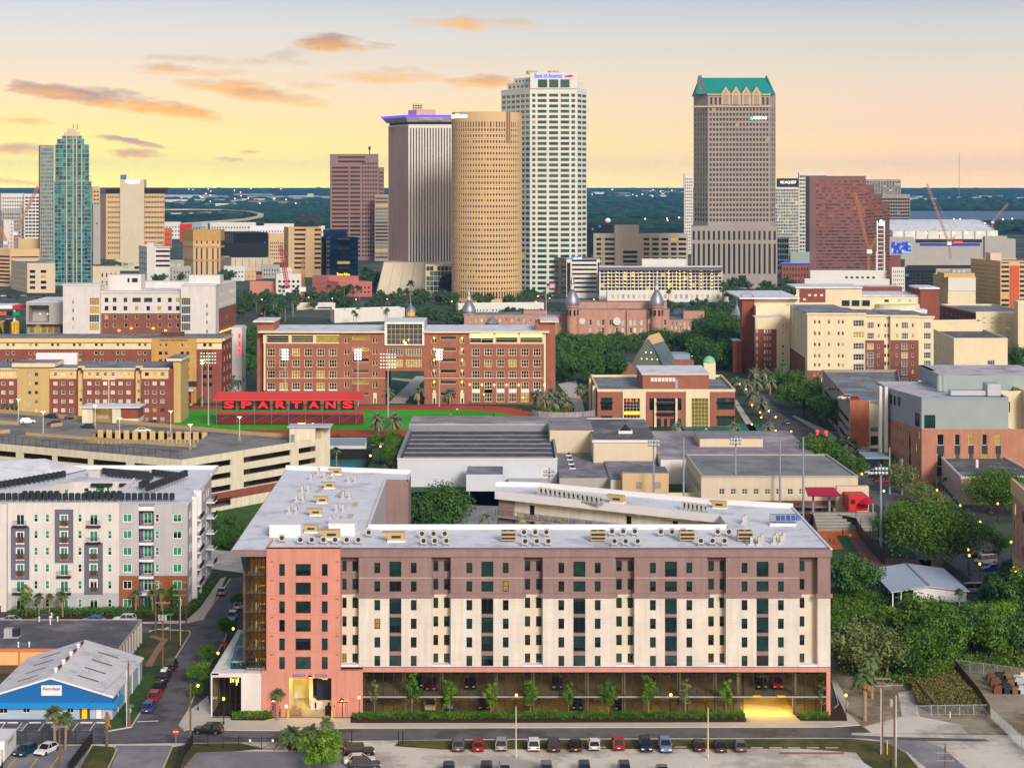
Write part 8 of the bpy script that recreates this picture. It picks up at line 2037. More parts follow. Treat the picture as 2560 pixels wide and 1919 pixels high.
T('tan ribbed hotel tower with terracotta strip at the right edge','tower',2427,2501,2620,1200,40,0,655,'stone_tan','roof_grey',dict(holes=lambda L:[(u,z,u+5,z+1.6)for u in(.6,12.6,19)for z in[4+3.1*k for k in range(11)]],st='plain',d=.3),(20,12,.4,.55,'bronze',2,2,.5,.5))
sO(ROOTS[-1],'terracotta_strip',MM.terracotta_red,(PX(2525,1199.6),1199.5,0,PX(2548,1199.6),1199.8,PZ(664,1200)));sO(ROOTS[-1],'roof_house',MM.stone_beige,(PX(2476,1215),1215,PZ(655,1200),PX(2504,1215),1228,PZ(634,1200)))
T('grey curved garage deck behind the tan hotels','garage',2260,2262,2440,1650,5,0,650,'stone_grey','asphalt',(1,2,.98,.4,'plain',2,2,1,1));T('small white glazed block below the pale glass office block','building',1940,1943,1972,1800,5,0,594,'stone_white','membrane',(5,6,.8,.7,'blue',2,1,.4,.4))
T('low brick warehouse with a blue lit roof edge left of the brown tower','low building',1952,1954,2026,1560,5,0,660,'brick_dark','roof_dark',(9,3,.4,.5,'plain',2,2,1,1));sO(ROOTS[-1],'blue_edge',MM.sign_bluelit,(PX(1952,1558),1558,PZ(658.5,1560),PX(2026,1558),1559,PZ(656.5,1560)))
T('grey metal hall with pale roof left of the brown tower','low building',1974,1976,2024,1700,5,0,632,'metal_panel','membrane')
sO(ar,'recess_dark_strip',MM.black,(PX(2290,2147),2147.3,az_(606),PX(2455,2147),2147.8,az_(598)))  # flat black strip painted in for the shade of a recess, nothing is hollowed
for k,(a,c,yt)in enumerate(((430,478,668),(560,612,668),(575,640,682),(600,655,690),(655,700,664),(690,730,672),(755,800,686),(890,940,680),(1480,1540,640),(1962,2010,652))):
 T('low pale roofed city block below the downtown towers, %s from the left'%nth(k),'low building',a-1,a,c,1640+14*k,8,0,yt,('stone_grey','stone_white','stone_tan','brick_pink')[k%4],('membrane','roof_grey','roof_purple')[k%3],(6,2,.4,.4,'plain',2,2,1,1))
T('long white riverside theatre with a row of small red windows','building',826,836,1012,1150,14,20,778,'stone_white','membrane',(20,1,.3,.3,'bronze',1,2,16,30))
T('white concrete bridge ramp rising beside the riverside palms','bridge',738,742,838,1270,10,6,762,'stone_white','sidewalk',(2,1,.8,.6,'plain',0.2,1.5,1,1))
T('long pale river bridge with small arch openings behind the old hotel','bridge',1140,1146,1360,1180,6,10,762,'stone_white','sidewalk',(26,1,.35,.25,'plain',4,1,1,1))
def lattice(b,p0,p1,w,n,m=0):
 p0,p1=Vector(p0),Vector(p1);d=(p1-p0).normalized();a=d.orthogonal().normalized()*w;c=d.cross(a)
 ch_=[a+c,a-c,-a-c,c-a]
 for o_ in ch_:b.tube(p0+o_,p1+o_,w*.22,n=4,m=m)
 for k in range(n):
  u,v=p0.lerp(p1,k/n),p0.lerp(p1,(k+1)/n)
  for i in range(4):b.tube(u+ch_[i],v+ch_[(i+1)%4],w*.15,n=3,m=m)
def cN(lab,Y,mast,top,jib,back,colr,w=.8):
 t=tH('tower_crane',lab,'crane',(PX(mast[0],Y),Y,0));Q=lambda q:(PX(q[0],Y),Y,PZ(q[1],Y))
 b=MB();lattice(b,(PX(mast[0],Y),Y,0),Q(top),w,12);b.bD('mast',M_[colr],t);b=MB();lattice(b,Q(top),Q(jib),w,16);b.bD('jib',M_[colr],t)
 if back:b=MB();lattice(b,Q(top),Q(back),w*.8,5);b.tube(Q(back),Q(jib),.12,n=4);b.bD('counter_jib',M_[colr],t)
 x,y,z=Q(top);b=MB();b.box(x-2,Y-2,z-2,x+2.4,Y+2,z+1.4);b.bD('cab',MM.white_paint,t)
mat('crane_orange',(190,132,60),.5);mat('crane_pink',(190,134,108),.5);mat('crane_red',(186,30,52),.5)
cN('orange luffing crane before the brown glass tower',1560,(2171,700),(2172,628),(2137,481),(2190,596),'crane_orange');cN('tall pink luffing crane in front of the arena',1900,(2379,690),(2372,608),(2317,459),(2388,590),'crane_pink')
cN('orange crane leaning right beyond the arena',3000,(2480,570),(2481,555),(2520,509),None,'crane_orange',1.0);cN('large tan crane jib left of the teal glass tower',1900,(39,620),(39,583),(95,466),None,'crane_pink',1.1);cN('small orange crane jib at the left frame edge',1800,(20,640),(15,606),(-4,562),None,'crane_orange',1.2)
cN('dark red lattice crane by the white paired window building',1380,(721,735),(720,726),(701,612),None,'crane_red',1.1);cN('thin yellow drilling mast right of the red crane',1370,(757,735),(757,722),(757,645),None,'crane_orange',.8)
b=MB();b.tube((PX(2398,9000),9000,0),(PX(2398,9000),9000,PZ(381,9000)),1.6,1.0,5);tag(b.bD('radio_mast',MM.steel),'very tall thin radio mast on the far horizon at the right','mast')
via=tH('raised_motorway','pale raised motorway bend on piers far behind the cream hotel','viaduct',(PX(500,4200),4200,0))
for nm,path,z in(('upper_deck',[(380,524),(470,523),(560,524),(620,527),(652,534),(650,541),(615,548),(540,554),(450,560)],12),('lower_deck',[(380,534),(460,533),(540,530),(600,534)],8)):
 pts=[G(a,c,z)for a,c in path];b=MB()
 for p,q in zip(pts,pts[1:]):
  L=math.hypot(q[0]-p[0],q[1]-p[1]);b.obox(p,((q[0]-p[0])/L,(q[1]-p[1])/L),-2,L+2,-7,7,z-2.4,z);b.obox(p,((q[0]-p[0])/L,(q[1]-p[1])/L),-2,L+2,6.6,7.2,z,z+1.3)
 b.bD(nm,MM.stone_beige,via)
 for p in pts:b=MB();b.box(p[0]-2,p[1]-2,0,p[0]+2,p[1]+2,z-2.4);b.bD('pier',MM.stone_grey,via)
rnd=random.Random(5)
def far_spots(n,ranges):
 out=[]
 while len(out)<n:
  a,c,y0,y1=rnd.choice(ranges);out.append((rnd.uniform(a,c),rnd.uniform(y0,y1)))
 return out
for px,py in far_spots(46,[(412,820,482,520),(412,700,486,512),(1470,1705,478,495),(2260,2560,494,500)]):
 x,y,z=GF(px,py);w=rnd.uniform(20,70)*y/6000;b=MB();b.box(x-w,y,z-2,x+w,y+w,z+rnd.uniform(6,11));tag(b.bD('warehouse',M_[rnd.choice(('stone_grey','panel_grey','concrete','roof_grey','stone_white'))]),'pale flat warehouse far out among dark woods near the horizon','warehouse','far warehouses near the horizon')
b=MB();x,y,z=GF(777,498);b.box(x-16,y,z-1,x+12,y+20,PZ(484,y));tag(b.bD('far_tower',MM.stone_beige),'lone pale tower block far out in the woods left of the pink granite tower','tower')
me=MB();me.tube((0,0,0),(0,0,9),.3,n=4,m=1);me.ball((0,0,9.5),1.0,6,0);fl=me.mesh('far_lamp',[gW('far_glow',(255,190,120),7.0),MM.steel])
for px,py in far_spots(44,[(412,820,474,512),(470,660,478,490),(412,800,484,530),(1475,1700,480,500),(1600,1720,556,568),(2280,2560,560,575)]):
 x,y,z=GF(px,py);o=put('far_lamp',fl,None,(x,y,z));s=y/3300;o.scale=(s,s,1+s*.2);tag(o,'tiny glowing lamp far out towards the horizon','street lamp','far lamps towards the horizon')
# trees, palms, shrubs
fO('leaf_dark',(26,66,26),(82,120,50));fO('leaf_mid',(28,76,18),(108,138,42));fO('leaf_bright',(34,88,16),(112,146,38));fO('leaf_olive',(58,84,40),(136,144,84))
fO('leaf_palm',(62,86,50),(110,124,76));fO('leaf_date',(92,108,84),(138,148,116));fO('leaf_dry',(140,100,52),(186,140,76));fO('leaf_far',(30,64,40),(82,108,60))
rt_=random.Random(11)
def lF(nm,w,h,trunk_h,n,leaf,lm,bm,clumps,tr=.28,gap=.0,oval=1.0):
 "tapered trunk with limbs and a crown of many small leaves gathered in clumps"
 r=pT(nm,'x','tree');cz=trunk_h+(h-trunk_h)/2;hh=(h-trunk_h)/2;cl=[]
 for k in range(clumps):
  while True:
   p=Vector((rt_.uniform(-1,1),rt_.uniform(-1,1),rt_.uniform(-1,1)))
   if.3<p.length<1:break
  p*=rt_.uniform(.62,.98)/max(p.length,.5)*.8
  p*=rt_.uniform(.85,1.25);cl.append((Vector((p.x*w/2,p.y*w/2,cz+p.z*hh*oval)),rt_.uniform(.10,.22)*w))
 b=MB();b.tube((0,0,-.1),(0,0,trunk_h*1.1),tr,tr*.7,8)
 for c,s in cl[:14]:
  m_=Vector((c.x*.3,c.y*.3,trunk_h*1.1+(c.z-trunk_h)*.35));b.tube((0,0,trunk_h),m_,tr*.55,tr*.3,5);b.tube(m_,c,tr*.3,tr*.1,5)
 b.bD('trunk',bm,r)
 b=MB();per=n//clumps
 for c,s in cl:
  for k in range(per):
   d=Vector((rt_.gauss(0,1),rt_.gauss(0,1),rt_.gauss(0,.8))).normalized()
   p=c+d*s*(rt_.random()**.45)*Vector((1,1,.75)).length/1.5;p.z=max(p.z,trunk_h*.75)
   nrm=(d+Vector((rt_.uniform(-.8,.8),rt_.uniform(-.8,.8),rt_.uniform(-.2,1.0)))).normalized();a=nrm.orthogonal().normalized();a.rotate(Matrix.Rotation(rt_.uniform(0,6.28),3,nrm));q=nrm.cross(a);l_=leaf*rt_.uniform(.6,1.25)
   b.poly((p-a*l_,p-q*l_*.55,p+a*l_,p+q*l_*.55))
 b.bD('crown',lm,r);return r
def palm(nm,h,n,fl,droop,lm,skirt=0,tr=.2,wid=.5):
 r=pT(nm,'x','palm');b=MB();pts=[(0,0,-.1),(.08*h*.3,0,h*.5),(.1*h*.3,.02,h)]
 for p,q in zip(pts,pts[1:]):b.tube(p,q,tr,tr*.85,7)
 b.bD('trunk',MM.bark_pale,r);top=Vector(pts[-1])
 def frond(b,el,az,L,dr):
  d=Vector((math.cos(az)*math.cos(el),math.sin(az)*math.cos(el),math.sin(el)));sd_=Vector((-math.sin(az),math.cos(az),0));p=top.copy();prev=None
  for k in range(5):
   t=k/4;ww=wid*(.25+1.5*t*(1-t)*1.6)*(1 if t<1 else.25)
   q=p+d*(L*t)+Vector((0,0,-dr*L*t*t));up=Vector((0,0,ww*.35))
   cur=(q-sd_*ww-up,q,q+sd_*ww-up)
   if prev:b.poly((prev[0],prev[1],cur[1],cur[0]));b.poly((prev[1],prev[2],cur[2],cur[1]))
   prev=cur
 b=MB()
 for k in range(n):frond(b,R(rt_.uniform(-25,80)),rt_.uniform(0,6.28),fl*rt_.uniform(.8,1.1),droop*rt_.uniform(.7,1.2))
 b.bD('crown',lm,r)
 if skirt:
  b=MB()
  for k in range(skirt):frond(b,R(rt_.uniform(-85,-40)),rt_.uniform(0,6.28),fl*rt_.uniform(.7,1.0),.3)
  b.bD('dead_fronds',MM.leaf_dry,r)
 return r
TK=dict(oak=lF('oak_tree',13,11,3,5200,.36,MM.leaf_mid,MM.bark,46,.42),oak2=lF('oak_tree',12,10,2.6,4200,.38,MM.leaf_dark,MM.bark,34,.4),bigoak=lF('live_oak',22,14,3.5,12000,.34,MM.leaf_mid,MM.bark_pale,80,.7),olive=lF('loose_tree',12,10,2.5,5200,.32,MM.leaf_olive,MM.bark_pale,44,.35),bright=lF('leafy_tree',7,7.5,1.5,4600,.26,MM.leaf_bright,MM.bark,36,.2),bush=lF('bush',7,5,.4,4000,.30,MM.leaf_bright,MM.bark,30,.12),dbush=lF('bush',7,5.5,.4,3600,.32,MM.leaf_dark,MM.bark,28,.12),round=lF('dense_tree',15,13,2,11000,.34,MM.leaf_dark,MM.bark,70,.5),slim=lF('young_tree',2.3,5.4,1.5,1500,.15,MM.leaf_bright,MM.bark_pale,22,.06,oval=1.15),sparse=lF('young_tree',2.2,5.6,1.6,420,.15,MM.leaf_olive,MM.bark_pale,16,.06,oval=1.15),far=lF('park_tree',9,9,2,900,.62,MM.leaf_far,MM.bark,20,.3),bare=lF('bare_tree',5,6,1.4,60,.1,MM.leaf_dry,MM.bark_pale,22,.1),sabal=palm('sabal_palm',4.6,56,1.5,.55,MM.leaf_palm,8,.19,.34),tall=palm('sabal_palm',8.5,60,1.9,.6,MM.leaf_palm,10,.22,.42),date=palm('date_palm',4.5,64,3.2,.62,MM.leaf_date,10,.32,.34),farpalm=palm('street_palm',8,34,2.2,.6,MM.leaf_far,0,.2,.5),low=palm('palmetto',2.0,46,2.0,.6,MM.leaf_palm,0,.2,.42),skirt=palm('sabal_palm',6.2,60,2.0,.7,MM.leaf_palm,34,.3,.5))
def gV(desc,group,kind,spots,cat=None):
 "spots: (px, py of the foot, height factor); labelled by their order from the left"
 base={k:TK[k]for k in(kind if isinstance(kind,tuple)else(kind,))};ks=list(base)
 spots=sorted(spots,key=lambda q:q[0]);cnt=len(spots)
 for i,sp_ in enumerate(spots):
  px,py=sp_[:2];s=sp_[2]if len(sp_)>2 else 1.0;kk=sp_[3]if len(sp_)>3 else ks[(i*7+int(px))%len(ks)]
  x,y=G(px,py);v=rt_.uniform(.93,1.07)
  lab=desc if cnt==1 else '%s, %s from the left'%(desc,nth(i))
  pL(TK[kk],(x,y,0),rt_.uniform(0,6.28),(s*v,s*v,s*rt_.uniform(.95,1.06)),lab,group if cnt>1 else None)
q_=rt_.uniform
gV('young slender street tree in the planting strip before the parking level','young trees before the parking level','slim',[(936,1790,1.1,'sparse'),(1030,1790,1.3),(1124,1791,1.1),(1227,1793,1.1),(1326,1793,1.2),(1421,1793,1.1),(1521,1793,1.15),(1621,1793,1.22),(1713,1793,1.2,'sparse'),(1815,1793,1.2),(2053,1789,1.1,'sparse')])
gV('bright green round tree in front of the gated yard',0,'bright',[(806,1936,.95)])
gV('sabal palm in the clump left of the bright green tree','palm clump by the gate','low',[(712,1872,1.0),(732,1868,1.2),(752,1874,.9),(776,1866,1.25)])
gV('browning bushy palm behind the bright green tree',0,'skirt',[(815,1880,.75)])
gV('leaning small palm beside the loading dock door',0,'sabal',[(694,1801,1.0)]);gV('tiny palm by the salmon wall',0,'low',[(668,1790,.55)])
gV('fan palm before the blue shop, trunk bare','two palms before the blue shop','sabal',[(137,1868,1.25),(163,1872,1.1)])
gV('small leafy tree on the side street kerb by the lobby','kerb trees by the lobby','bright',[(500,1712,.6),(520,1660,.5),(568,1590,.5),(598,1520,.45),(490,1745,.4)])
gV('small palm before the apartment block','palms before the apartment block','sabal',[(98,1539,.9),(123,1539,.85),(157,1541,1),(339,1536,.95),(382,1537,1),(403,1537,1)])
gV('slim upright tree before the apartment block','slim trees before the apartment block','slim',[(65,1540,1.15),(437,1532,1.1),(548,1320,.8)])
gV('tall palm top rising between apartment roof and garage','palms between apartment roof and garage','tall',[(113,1300,1.25),(190,1312,1.3)])
gV('dark hedge bush beside the side street past the apartments','bushes past the apartments','dbush',[(535,1330,.5),(560,1345,.5),(585,1352,.5),(545,1365,.5),(572,1372,.45),(600,1365,.5),(575,1310,.5),(600,1325,.5),(622,1345,.5)])
gV('dense dark rounded tree behind the front hall','two dense trees in the courtyard gap','round',[(1100,1352,1.0),(1035,1340,.8)]);gV('feathery palm by the courtyard gap',0,'date',[(1215,1330,.8)])
gV('spreading olive oak with pale limbs at the woodland edge','olive oaks at the woodland edge','olive',[(2150,1695,1.05),(2218,1700,.85),(2105,1672,.7)])
gV('bushy tree in the woodland right of the front hall','woodland trees right of the front hall',('bush','dbush','oak','bright'),[(q_(2092,2225),q_(1545,1600),q_(.5,.75),'bush')for k in range(6)]+[(q_(2225,2420),q_(1580,1620),q_(.5,.7),'bush')for k in range(8)]+[(2300,1640,1.0,'oak'),(2360,1670,.9,'oak'),(2420,1640,.9,'oak2'),(2480,1650,.8,'oak'),(2545,1650,.8,'oak2'),(2320,1700,.8,'oak'),(2530,1640,.95,'bright'),(2270,1700,.8,'oak2'),(2440,1590,.9,'bright'),(2380,1580,.7,'bright'),(2500,1600,1.1,'bright'),(2555,1575,1.1,'oak2'),(2480,1535,.6,'oak2'),(2425,1540,.6,'dbush'),(2350,1600,.6,'bush'),(2300,1590,.6,'bush'),(2510,1560,.9,'dbush'),(2265,1640,.8,'dbush'),(2210,1620,.8,'dbush'),(2105,1600,.7,'dbush'),(2140,1625,.7,'bush'),(2490,1555,.9,'bush')])
gV('palm among the woodland shrubs','palms among the woodland shrubs','tall',[(2400,1560,.75),(2548,1570,.8),(2010,1330,.3)])
gV('shaggy palm with brown skirt beside the sandy track','shaggy palms beside the sandy track','skirt',[(2162,1800,1.25),(2180,1745,1.1)])
gV('dark leafy tree just right of the front hall','dark trees beside the front hall','oak2',[(2135,1505,.92),(2100,1455,.42)])
gV('great live oak with pale limbs above the parking street','great live oaks by the parking street','bigoak',[(2335,1420,1.0),(2478,1282,.75),(2540,1290,.8)])
gV('bright leafy tree left of the great live oak','bright trees left of the great oak','oak',[(2240,1378,.85),(2270,1340,1.2,'bright')]);gV('dark tree below the edge hall','dark trees below the edge hall','oak2',[(2500,1520,.75),(2420,1345,.6),(2470,1365,.5),(2500,1385,.45),(2520,1440,.35)])
gV('feathery olive tree below the grey clad hall','olive trees below the grey clad hall','olive',[(2255,1235,.85),(2225,1180,.6),(2300,1260,.6),(2340,1285,.6),(2340,1235,.5,'farpalm'),(2362,1232,.5,'farpalm')])
gV('leafy tree lining the diagonal street','trees lining the diagonal street',('oak','oak2'),[(1975,1022,.9),(2010,1040,1),(2050,1062,1.05),(2095,1080,1),(2035,1005,.9),(2075,1025,.9),(1990,985,.85),(1945,975,.8),(1915,940,.9),(1880,920,.9),(2110,1060,.9),(2015,1165,.8),(2050,1180,.9),(2085,1188,.85),(2030,1145,.7),(2110,1150,.7),(2140,1200,.6),(1860,905,1),(1900,905,.9),(2225,930,.6),(2265,930,.6),(2290,925,.5),(2545,925,1.1)])
gV('date palm along the diagonal street','date palms along the diagonal street','date',[(1842,985,1.2),(1868,990,1.2),(1895,985,1.2),(1925,985,1.2),(1880,1020,1.2),(1905,1042,1.2),(1885,960,1.2),(1915,960,1.2),(1960,1012,1.1),(1835,1098,1),(1920,1098,1),(1697,1098,1),(2028,1130,1),(2121,1152,1.3),(2185,1080,1)])
gV('tall palm against the brick wing','tall palms against the brick wing','tall',[(1875,905,1.5),(1958,975,1.2),(1978,985,1.1),(1905,940,1)])
park=[(a,y,min(1.5,(y-(828 if a<1600 else 815))/56)*q_(.85,1.0))for a,y in[(q_(1398,1850),q_(866,932))for k in range(58)]]
park=[p for p in park if not(1528<p[0]<1745 and p[1]>893)]+[(q_(1395,1545),q_(930,962),q_(.9,1.2))for k in range(9)]+[(q_(1400,1800),q_(852,862),q_(.45,.6))for k in range(14)]+[(q_(1740,1850),q_(835,860),q_(1.2,1.6))for k in range(10)]
gV('dark oak in the park wood between brick hall and brick wing','oaks of the park wood',('oak2',),park)
gV('date palm beside the right end of the track','date palms beside the track end','date',[(1345,1012,1.1),(1378,1014,1.2),(1402,1020,1.2),(1362,1034,1.2),(1418,1040,1.2),(1390,1044,1.2),(1452,1002,1.2),(1470,1010,1)])
gV('green bush at the track end','bushes at the track end','bush',[(1345,1058,.9),(1375,1062,1.1),(1410,1062,1),(1432,1058,.9),(1390,1052,.9),(1320,985,1,'oak2')])
gV('date palm before the brick hall','date palms before the brick hall','date',[(972,1010,1.1),(1046,1011,1.2),(1125,1011,1.1),(885,1012,.9),(945,1090,1.4),(987,1096,1.5)])
gV('ivy green tree by the gym corner','ivy green trees by the gym corner','oak',[(985,1125,.55),(995,1150,.6),(978,1165,.6),(990,1180,.55),(941,1122,.75,'bright')]);gV('bare winter tree by the dugout shed',0,'bare',[(878,1122,1.1)])
gV('palm by the tennis court','palms by the tennis court','sabal',[(842,1172,1.3),(985,1205,1.3),(960,1210,1.1)]);gV('hedge bush beside the garden walk','hedge bushes beside the garden walk','dbush',[(q_(830,935),q_(1098,1130),.45)for k in range(12)])
gV('palm before the yellow hall','palms before the yellow hall','tall',[(123,1052,1.05),(155,1054,1.05),(183,1052,1.1),(12,1060,.8),(35,1060,.8)])
gV('date palm left of the brick hall','date palms left of the brick hall','date',[(545,984,1.3),(590,982,1.5),(610,968,1.3),(575,1000,1),(505,1010,1,'low')]);gV('dark tree between fin wall and brick hall','dark trees left of the brick hall','oak2',[(615,915,1.2),(628,890,1.2),(622,940,1),(634,870,1.2)])
riv=[(q_(592,1150),q_(742,778),q_(.7,1.1))for k in range(64)]+[(q_(592,700),q_(770,800),q_(.7,1))for k in range(14)]+[(q_(1170,1330),q_(760,772),q_(.8,1.1))for k in range(14)]+[(q_(1316,1370),q_(745,760),q_(.8,1.1))for k in range(7)]+[(q_(1800,2010),q_(722,765),q_(.9,1.4))for k in range(26)]+[(q_(1660,1850),q_(775,800),q_(.7,1.1))for k in range(20)]+[(q_(1030,1170),q_(800,822),q_(.8,1.2))for k in range(16)]+[(q_(1240,1400),q_(795,812),q_(.7,1))for k in range(12)]+[(q_(905,945),q_(710,732),1.6)for k in range(6)]+[(q_(1040,1140),q_(755,764),q_(.8,1.2))for k in range(7)]+[(q_(70,130),q_(700,712),1.3)for k in range(4)]+[(q_(560,590),705,1.2)for k in range(3)]+[(q_(1960,2020),q_(640,680),1.4)for k in range(6)]+[(q_(330,470),q_(705,712),.9)for k in range(7)]
gV('dark green tree along the riverside streets below the towers','trees along the riverside streets','far',riv)
gV('palm along the riverside streets','palms along the riverside streets','farpalm',[(q_(640,760),q_(770,805),q_(1.1,1.5))for k in range(12)]+[(q_(860,1000),q_(800,815),q_(.8,1))for k in range(9)]+[(q_(700,900),q_(742,752),q_(1.0,1.3))for k in range(16)]+[(1025,755,1.8),(1000,757,1.3),(1672,760,1.2),(1808,755,1.6),(290,690,1.6),(300,692,1.5),(60,690,1.8),(72,690,1.8),(85,690,1.7)])
def cV(nm,lab,cat,poly_pts,n,leaf,hgt,m,z0=.15):
 b=MB();P=[G(*p)for p in poly_pts];k=len(P);x0,x1=min(p[0]for p in P),max(p[0]for p in P);y0,y1=min(p[1]for p in P),max(p[1]for p in P)
 def inside(x,y):
  c=False
  for i in range(k):
   (xa,ya),(xb,yb)=P[i],P[i-1]
   if(ya>y)!=(yb>y)and x<(xb-xa)*(y-ya)/(yb-ya)+xa:c=not c
  return c
 while n:
  x,y=q_(x0,x1),q_(y0,y1)
  if not inside(x,y):continue
  n-=1;nrm=Vector((q_(-1,1),q_(-1,1),q_(.1,1))).normalized();a=nrm.orthogonal().normalized();a.rotate(Matrix.Rotation(q_(0,6.28),3,nrm));c=nrm.cross(a);l_=leaf*q_(.6,1.3);p=Vector((x,y,z0+q_(.1,1)*hgt))
  b.poly((p-a*l_,p-c*l_*.5,p+a*l_,p+c*l_*.5))
 tag(b.bD(nm,m),lab,cat,kind='stuff')
cV('hedge_plants','low green shrubs filling the planting strip before the parking level','shrubs',[(880,1789),(1858,1789),(1864,1799),(882,1800)],16000,.16,.75,MM.leaf_bright);cV('hedge_plants','low shrubs at the right corner bed of the front hall','shrubs',[(1996,1791),(2070,1788),(2072,1797),(2004,1800)],1400,.15,.7,MM.leaf_bright);cV('hedge_plants','mixed shrubs in the bed beside the lobby block','shrubs',[(580,1791),(680,1787),(682,1796),(580,1800)],2400,.17,.9,MM.leaf_bright)
cV('hedge_plants','dark green hedge along the foot of the apartment block','shrubs',[(25,1532),(466,1524),(500,1490),(540,1450),(548,1452),(505,1512),(468,1540),(25,1540)],13000,.2,1.1,MM.leaf_dark,.02);cV('undergrowth','tangled undergrowth covering the woodland floor','undergrowth',[(2080,1500),(2230,1530),(2640,1530),(2640,1670),(2400,1680),(2290,1720),(2110,1690),(2080,1640)],26000,.3,1.6,MM.leaf_mid,0);cV('dry_weeds','dry tan weeds inside the fenced plot','weeds',[(2275,1715),(2390,1690),(2450,1760),(2462,1785),(2330,1785),(2290,1760)],9000,.22,1.3,fO('weeds',(92,92,46),(140,128,74)),0)
cV('hedge_plants','green hedge behind the vacant gravel strip','shrubs',[(520,1330),(620,1320),(620,1370),(525,1368)],9000,.22,1.4,MM.leaf_dark,0);cV('hedge_plants','long hedge row above the batting shed woodland','shrubs',[(2080,1490),(2225,1502),(2227,1516),(2082,1506)],5000,.22,2.2,MM.leaf_mid,0)
b=MB()
for k in range(3400):
 px,py=rt_.choice(((q_(390,830),q_(497,545)),(q_(560,830),q_(505,560)),(q_(1450,1720),q_(480,548)),(q_(1450,1720),q_(555,575)),(q_(2230,2600),q_(484,526)),(q_(2260,2600),q_(558,580)),(q_(0,300),q_(490,600)),(q_(390,2600),q_(474,486))))
 x,y,z=GF(px,py);s=q_(6,11)*(y/4200)**.5
 if 1850<px and 526<py<558:continue
 b.lathe((x,y),[(s*1.2,z),(s*1.5,z+s*.4),(s*q_(.5,1.1),z+s*q_(.7,1.0))],5)
tag(b.bD('distant_woods',mat('woods',(40,62,42),1.0,.3,.01,island=.4,spec=.05)),'dark woods stretching to the horizon beyond downtown','woods',kind='stuff')
# vehicles
mat('car_glass',(22,26,32),.08,.05,spec=.8);mat('light_clear',(236,236,226),.2,.02)
def car(nm,L,W,hb,ht,cab,tops,wr=.33,box=None):
 "hb = belt height, ht = roof height, cab = y of windscreen foot, screen top, rear top, rear foot (front is +y)"
 r=pT(nm,'x','car');w=W/2;b=MB();zl=.26
 secs=[(-L/2,.80,.42,hb*.92),(-L/2+.18,.96,zl,hb),(-L/2+.9,1,zl,hb),(L/2-1.2,1,zl,hb*.98),(L/2-.35,.95,zl,hb*tops),(L/2,.78,.38,hb*tops*.82)]
 ring=lambda y,k,z0,z1:[(-w*k,y,z0),(-w*k,y,(z0+z1)*.55),(-w*k*.93,y,z1),(w*k*.93,y,z1),(w*k,y,(z0+z1)*.55),(w*k,y,z0)]
 rs=[ring(*q)for q in secs]
 for A,B_ in zip(rs,rs[1:]):
  for i in range(6):j=(i+1)%6;b.quad(A[i],A[j],B_[j],B_[i])
 b.poly(rs[0][::-1]);b.poly(rs[-1])
 a,c,d,e=cab;wt=w*.74;wb=w*.92
 b.box(-wt,d,ht-.06,wt,c,ht)
 for s in(-1,1):
  for(y0,y1)in((a,c),(e,d)):b.tube((s*wb,y0,hb),(s*wt,y1,ht-.03),.045,n=4)
  ym=(a+d)/2*.6+(c+d)/2*.4;b.tube((s*wb,ym,hb),(s*wt,ym,ht-.03),.04,n=4)
  b.box(s*w*1.02-.08,a-.35,hb,s*w*1.02+.08,a-.2,hb+.14)
 b.bD('body',MM.car_paint,r)
 b=MB();lo=[(-wb,e,hb-.02),(wb,e,hb-.02),(wb,a,hb-.02),(-wb,a,hb-.02)];hi=[(-wt,d,ht-.03),(wt,d,ht-.03),(wt,c,ht-.03),(-wt,c,ht-.03)]
 for i in range(4):j=(i+1)%4;b.quad(lo[i],lo[j],hi[j],hi[i])
 b.bD('window_glass',MM.car_glass,r)
 wm=MB();wm.tube((-.11,0,0),(.11,0,0),wr,n=12);wme=wm.mesh('wheel',MM.rubber);hm=MB();hm.tube((-.125,0,0),(.125,0,0),wr*.6,n=10);hme=hm.mesh('rim',MM.rim)
 for s in(-1,1):
  for y in(L/2-.85,-L/2+.85):o=put('wheel',wme,r,(s*(w-.1),y,wr));put('rim',hme,o)
  b=MB();b.box(s*w*.62-.2,L/2-.16,hb*tops*.62,s*w*.62+.2,L/2+.02,hb*tops*.80);b.bD('headlight',MM.light_clear,r)
  b=MB();b.box(s*w*.66-.2,-L/2-.02,hb*.66,s*w*.66+.2,-L/2+.12,hb*.86);b.bD('taillight',MM.tail,r)
 b=MB();b.box(-.2,-L/2-.03,.5,.2,-L/2+.02,.64);b.bD('plate',MM.plate,r)
 b=MB();b.box(-w*.8,-L/2-.04,.3,w*.8,-L/2+.1,.48);b.bD('bumper',MM.dark_metal,r);b=MB();b.box(-w*.75,L/2-.1,.28,w*.75,L/2+.03,.46);b.bD('bumper',MM.dark_metal,r)
 if box:b=MB();b.box(*box[:6]);b.bD(box[7],MM_.__getattr__(MM,box[6]),r)
 return r
CK=dict(suv=car('parked_suv',4.6,1.88,.98,1.68,(.95,.35,-1.75,-2.15),.96,.36),sedan=car('parked_car',4.7,1.82,.86,1.42,(1.05,.3,-1.1,-1.75),.88),hatch=car('parked_car',4.2,1.78,.9,1.5,(1.0,.3,-1.5,-1.95),.92),jeep=car('jeep',4.5,1.88,1.15,1.86,(.75,.6,-1.9,-2.1),.98,.42,(-.38,-2.5,.7,.38,-2.3,1.35,'rubber','spare_tyre')),rack=car('loaded_suv',4.7,1.88,1.0,1.7,(.95,.35,-1.75,-2.15),.96,.36,(-.45,-1.5,1.78,.45,.5,2.1,'white_paint','roof_box')),van=car('van',5.2,1.95,1.1,2.05,(1.7,1.2,-2.4,-2.55),.95,.36))
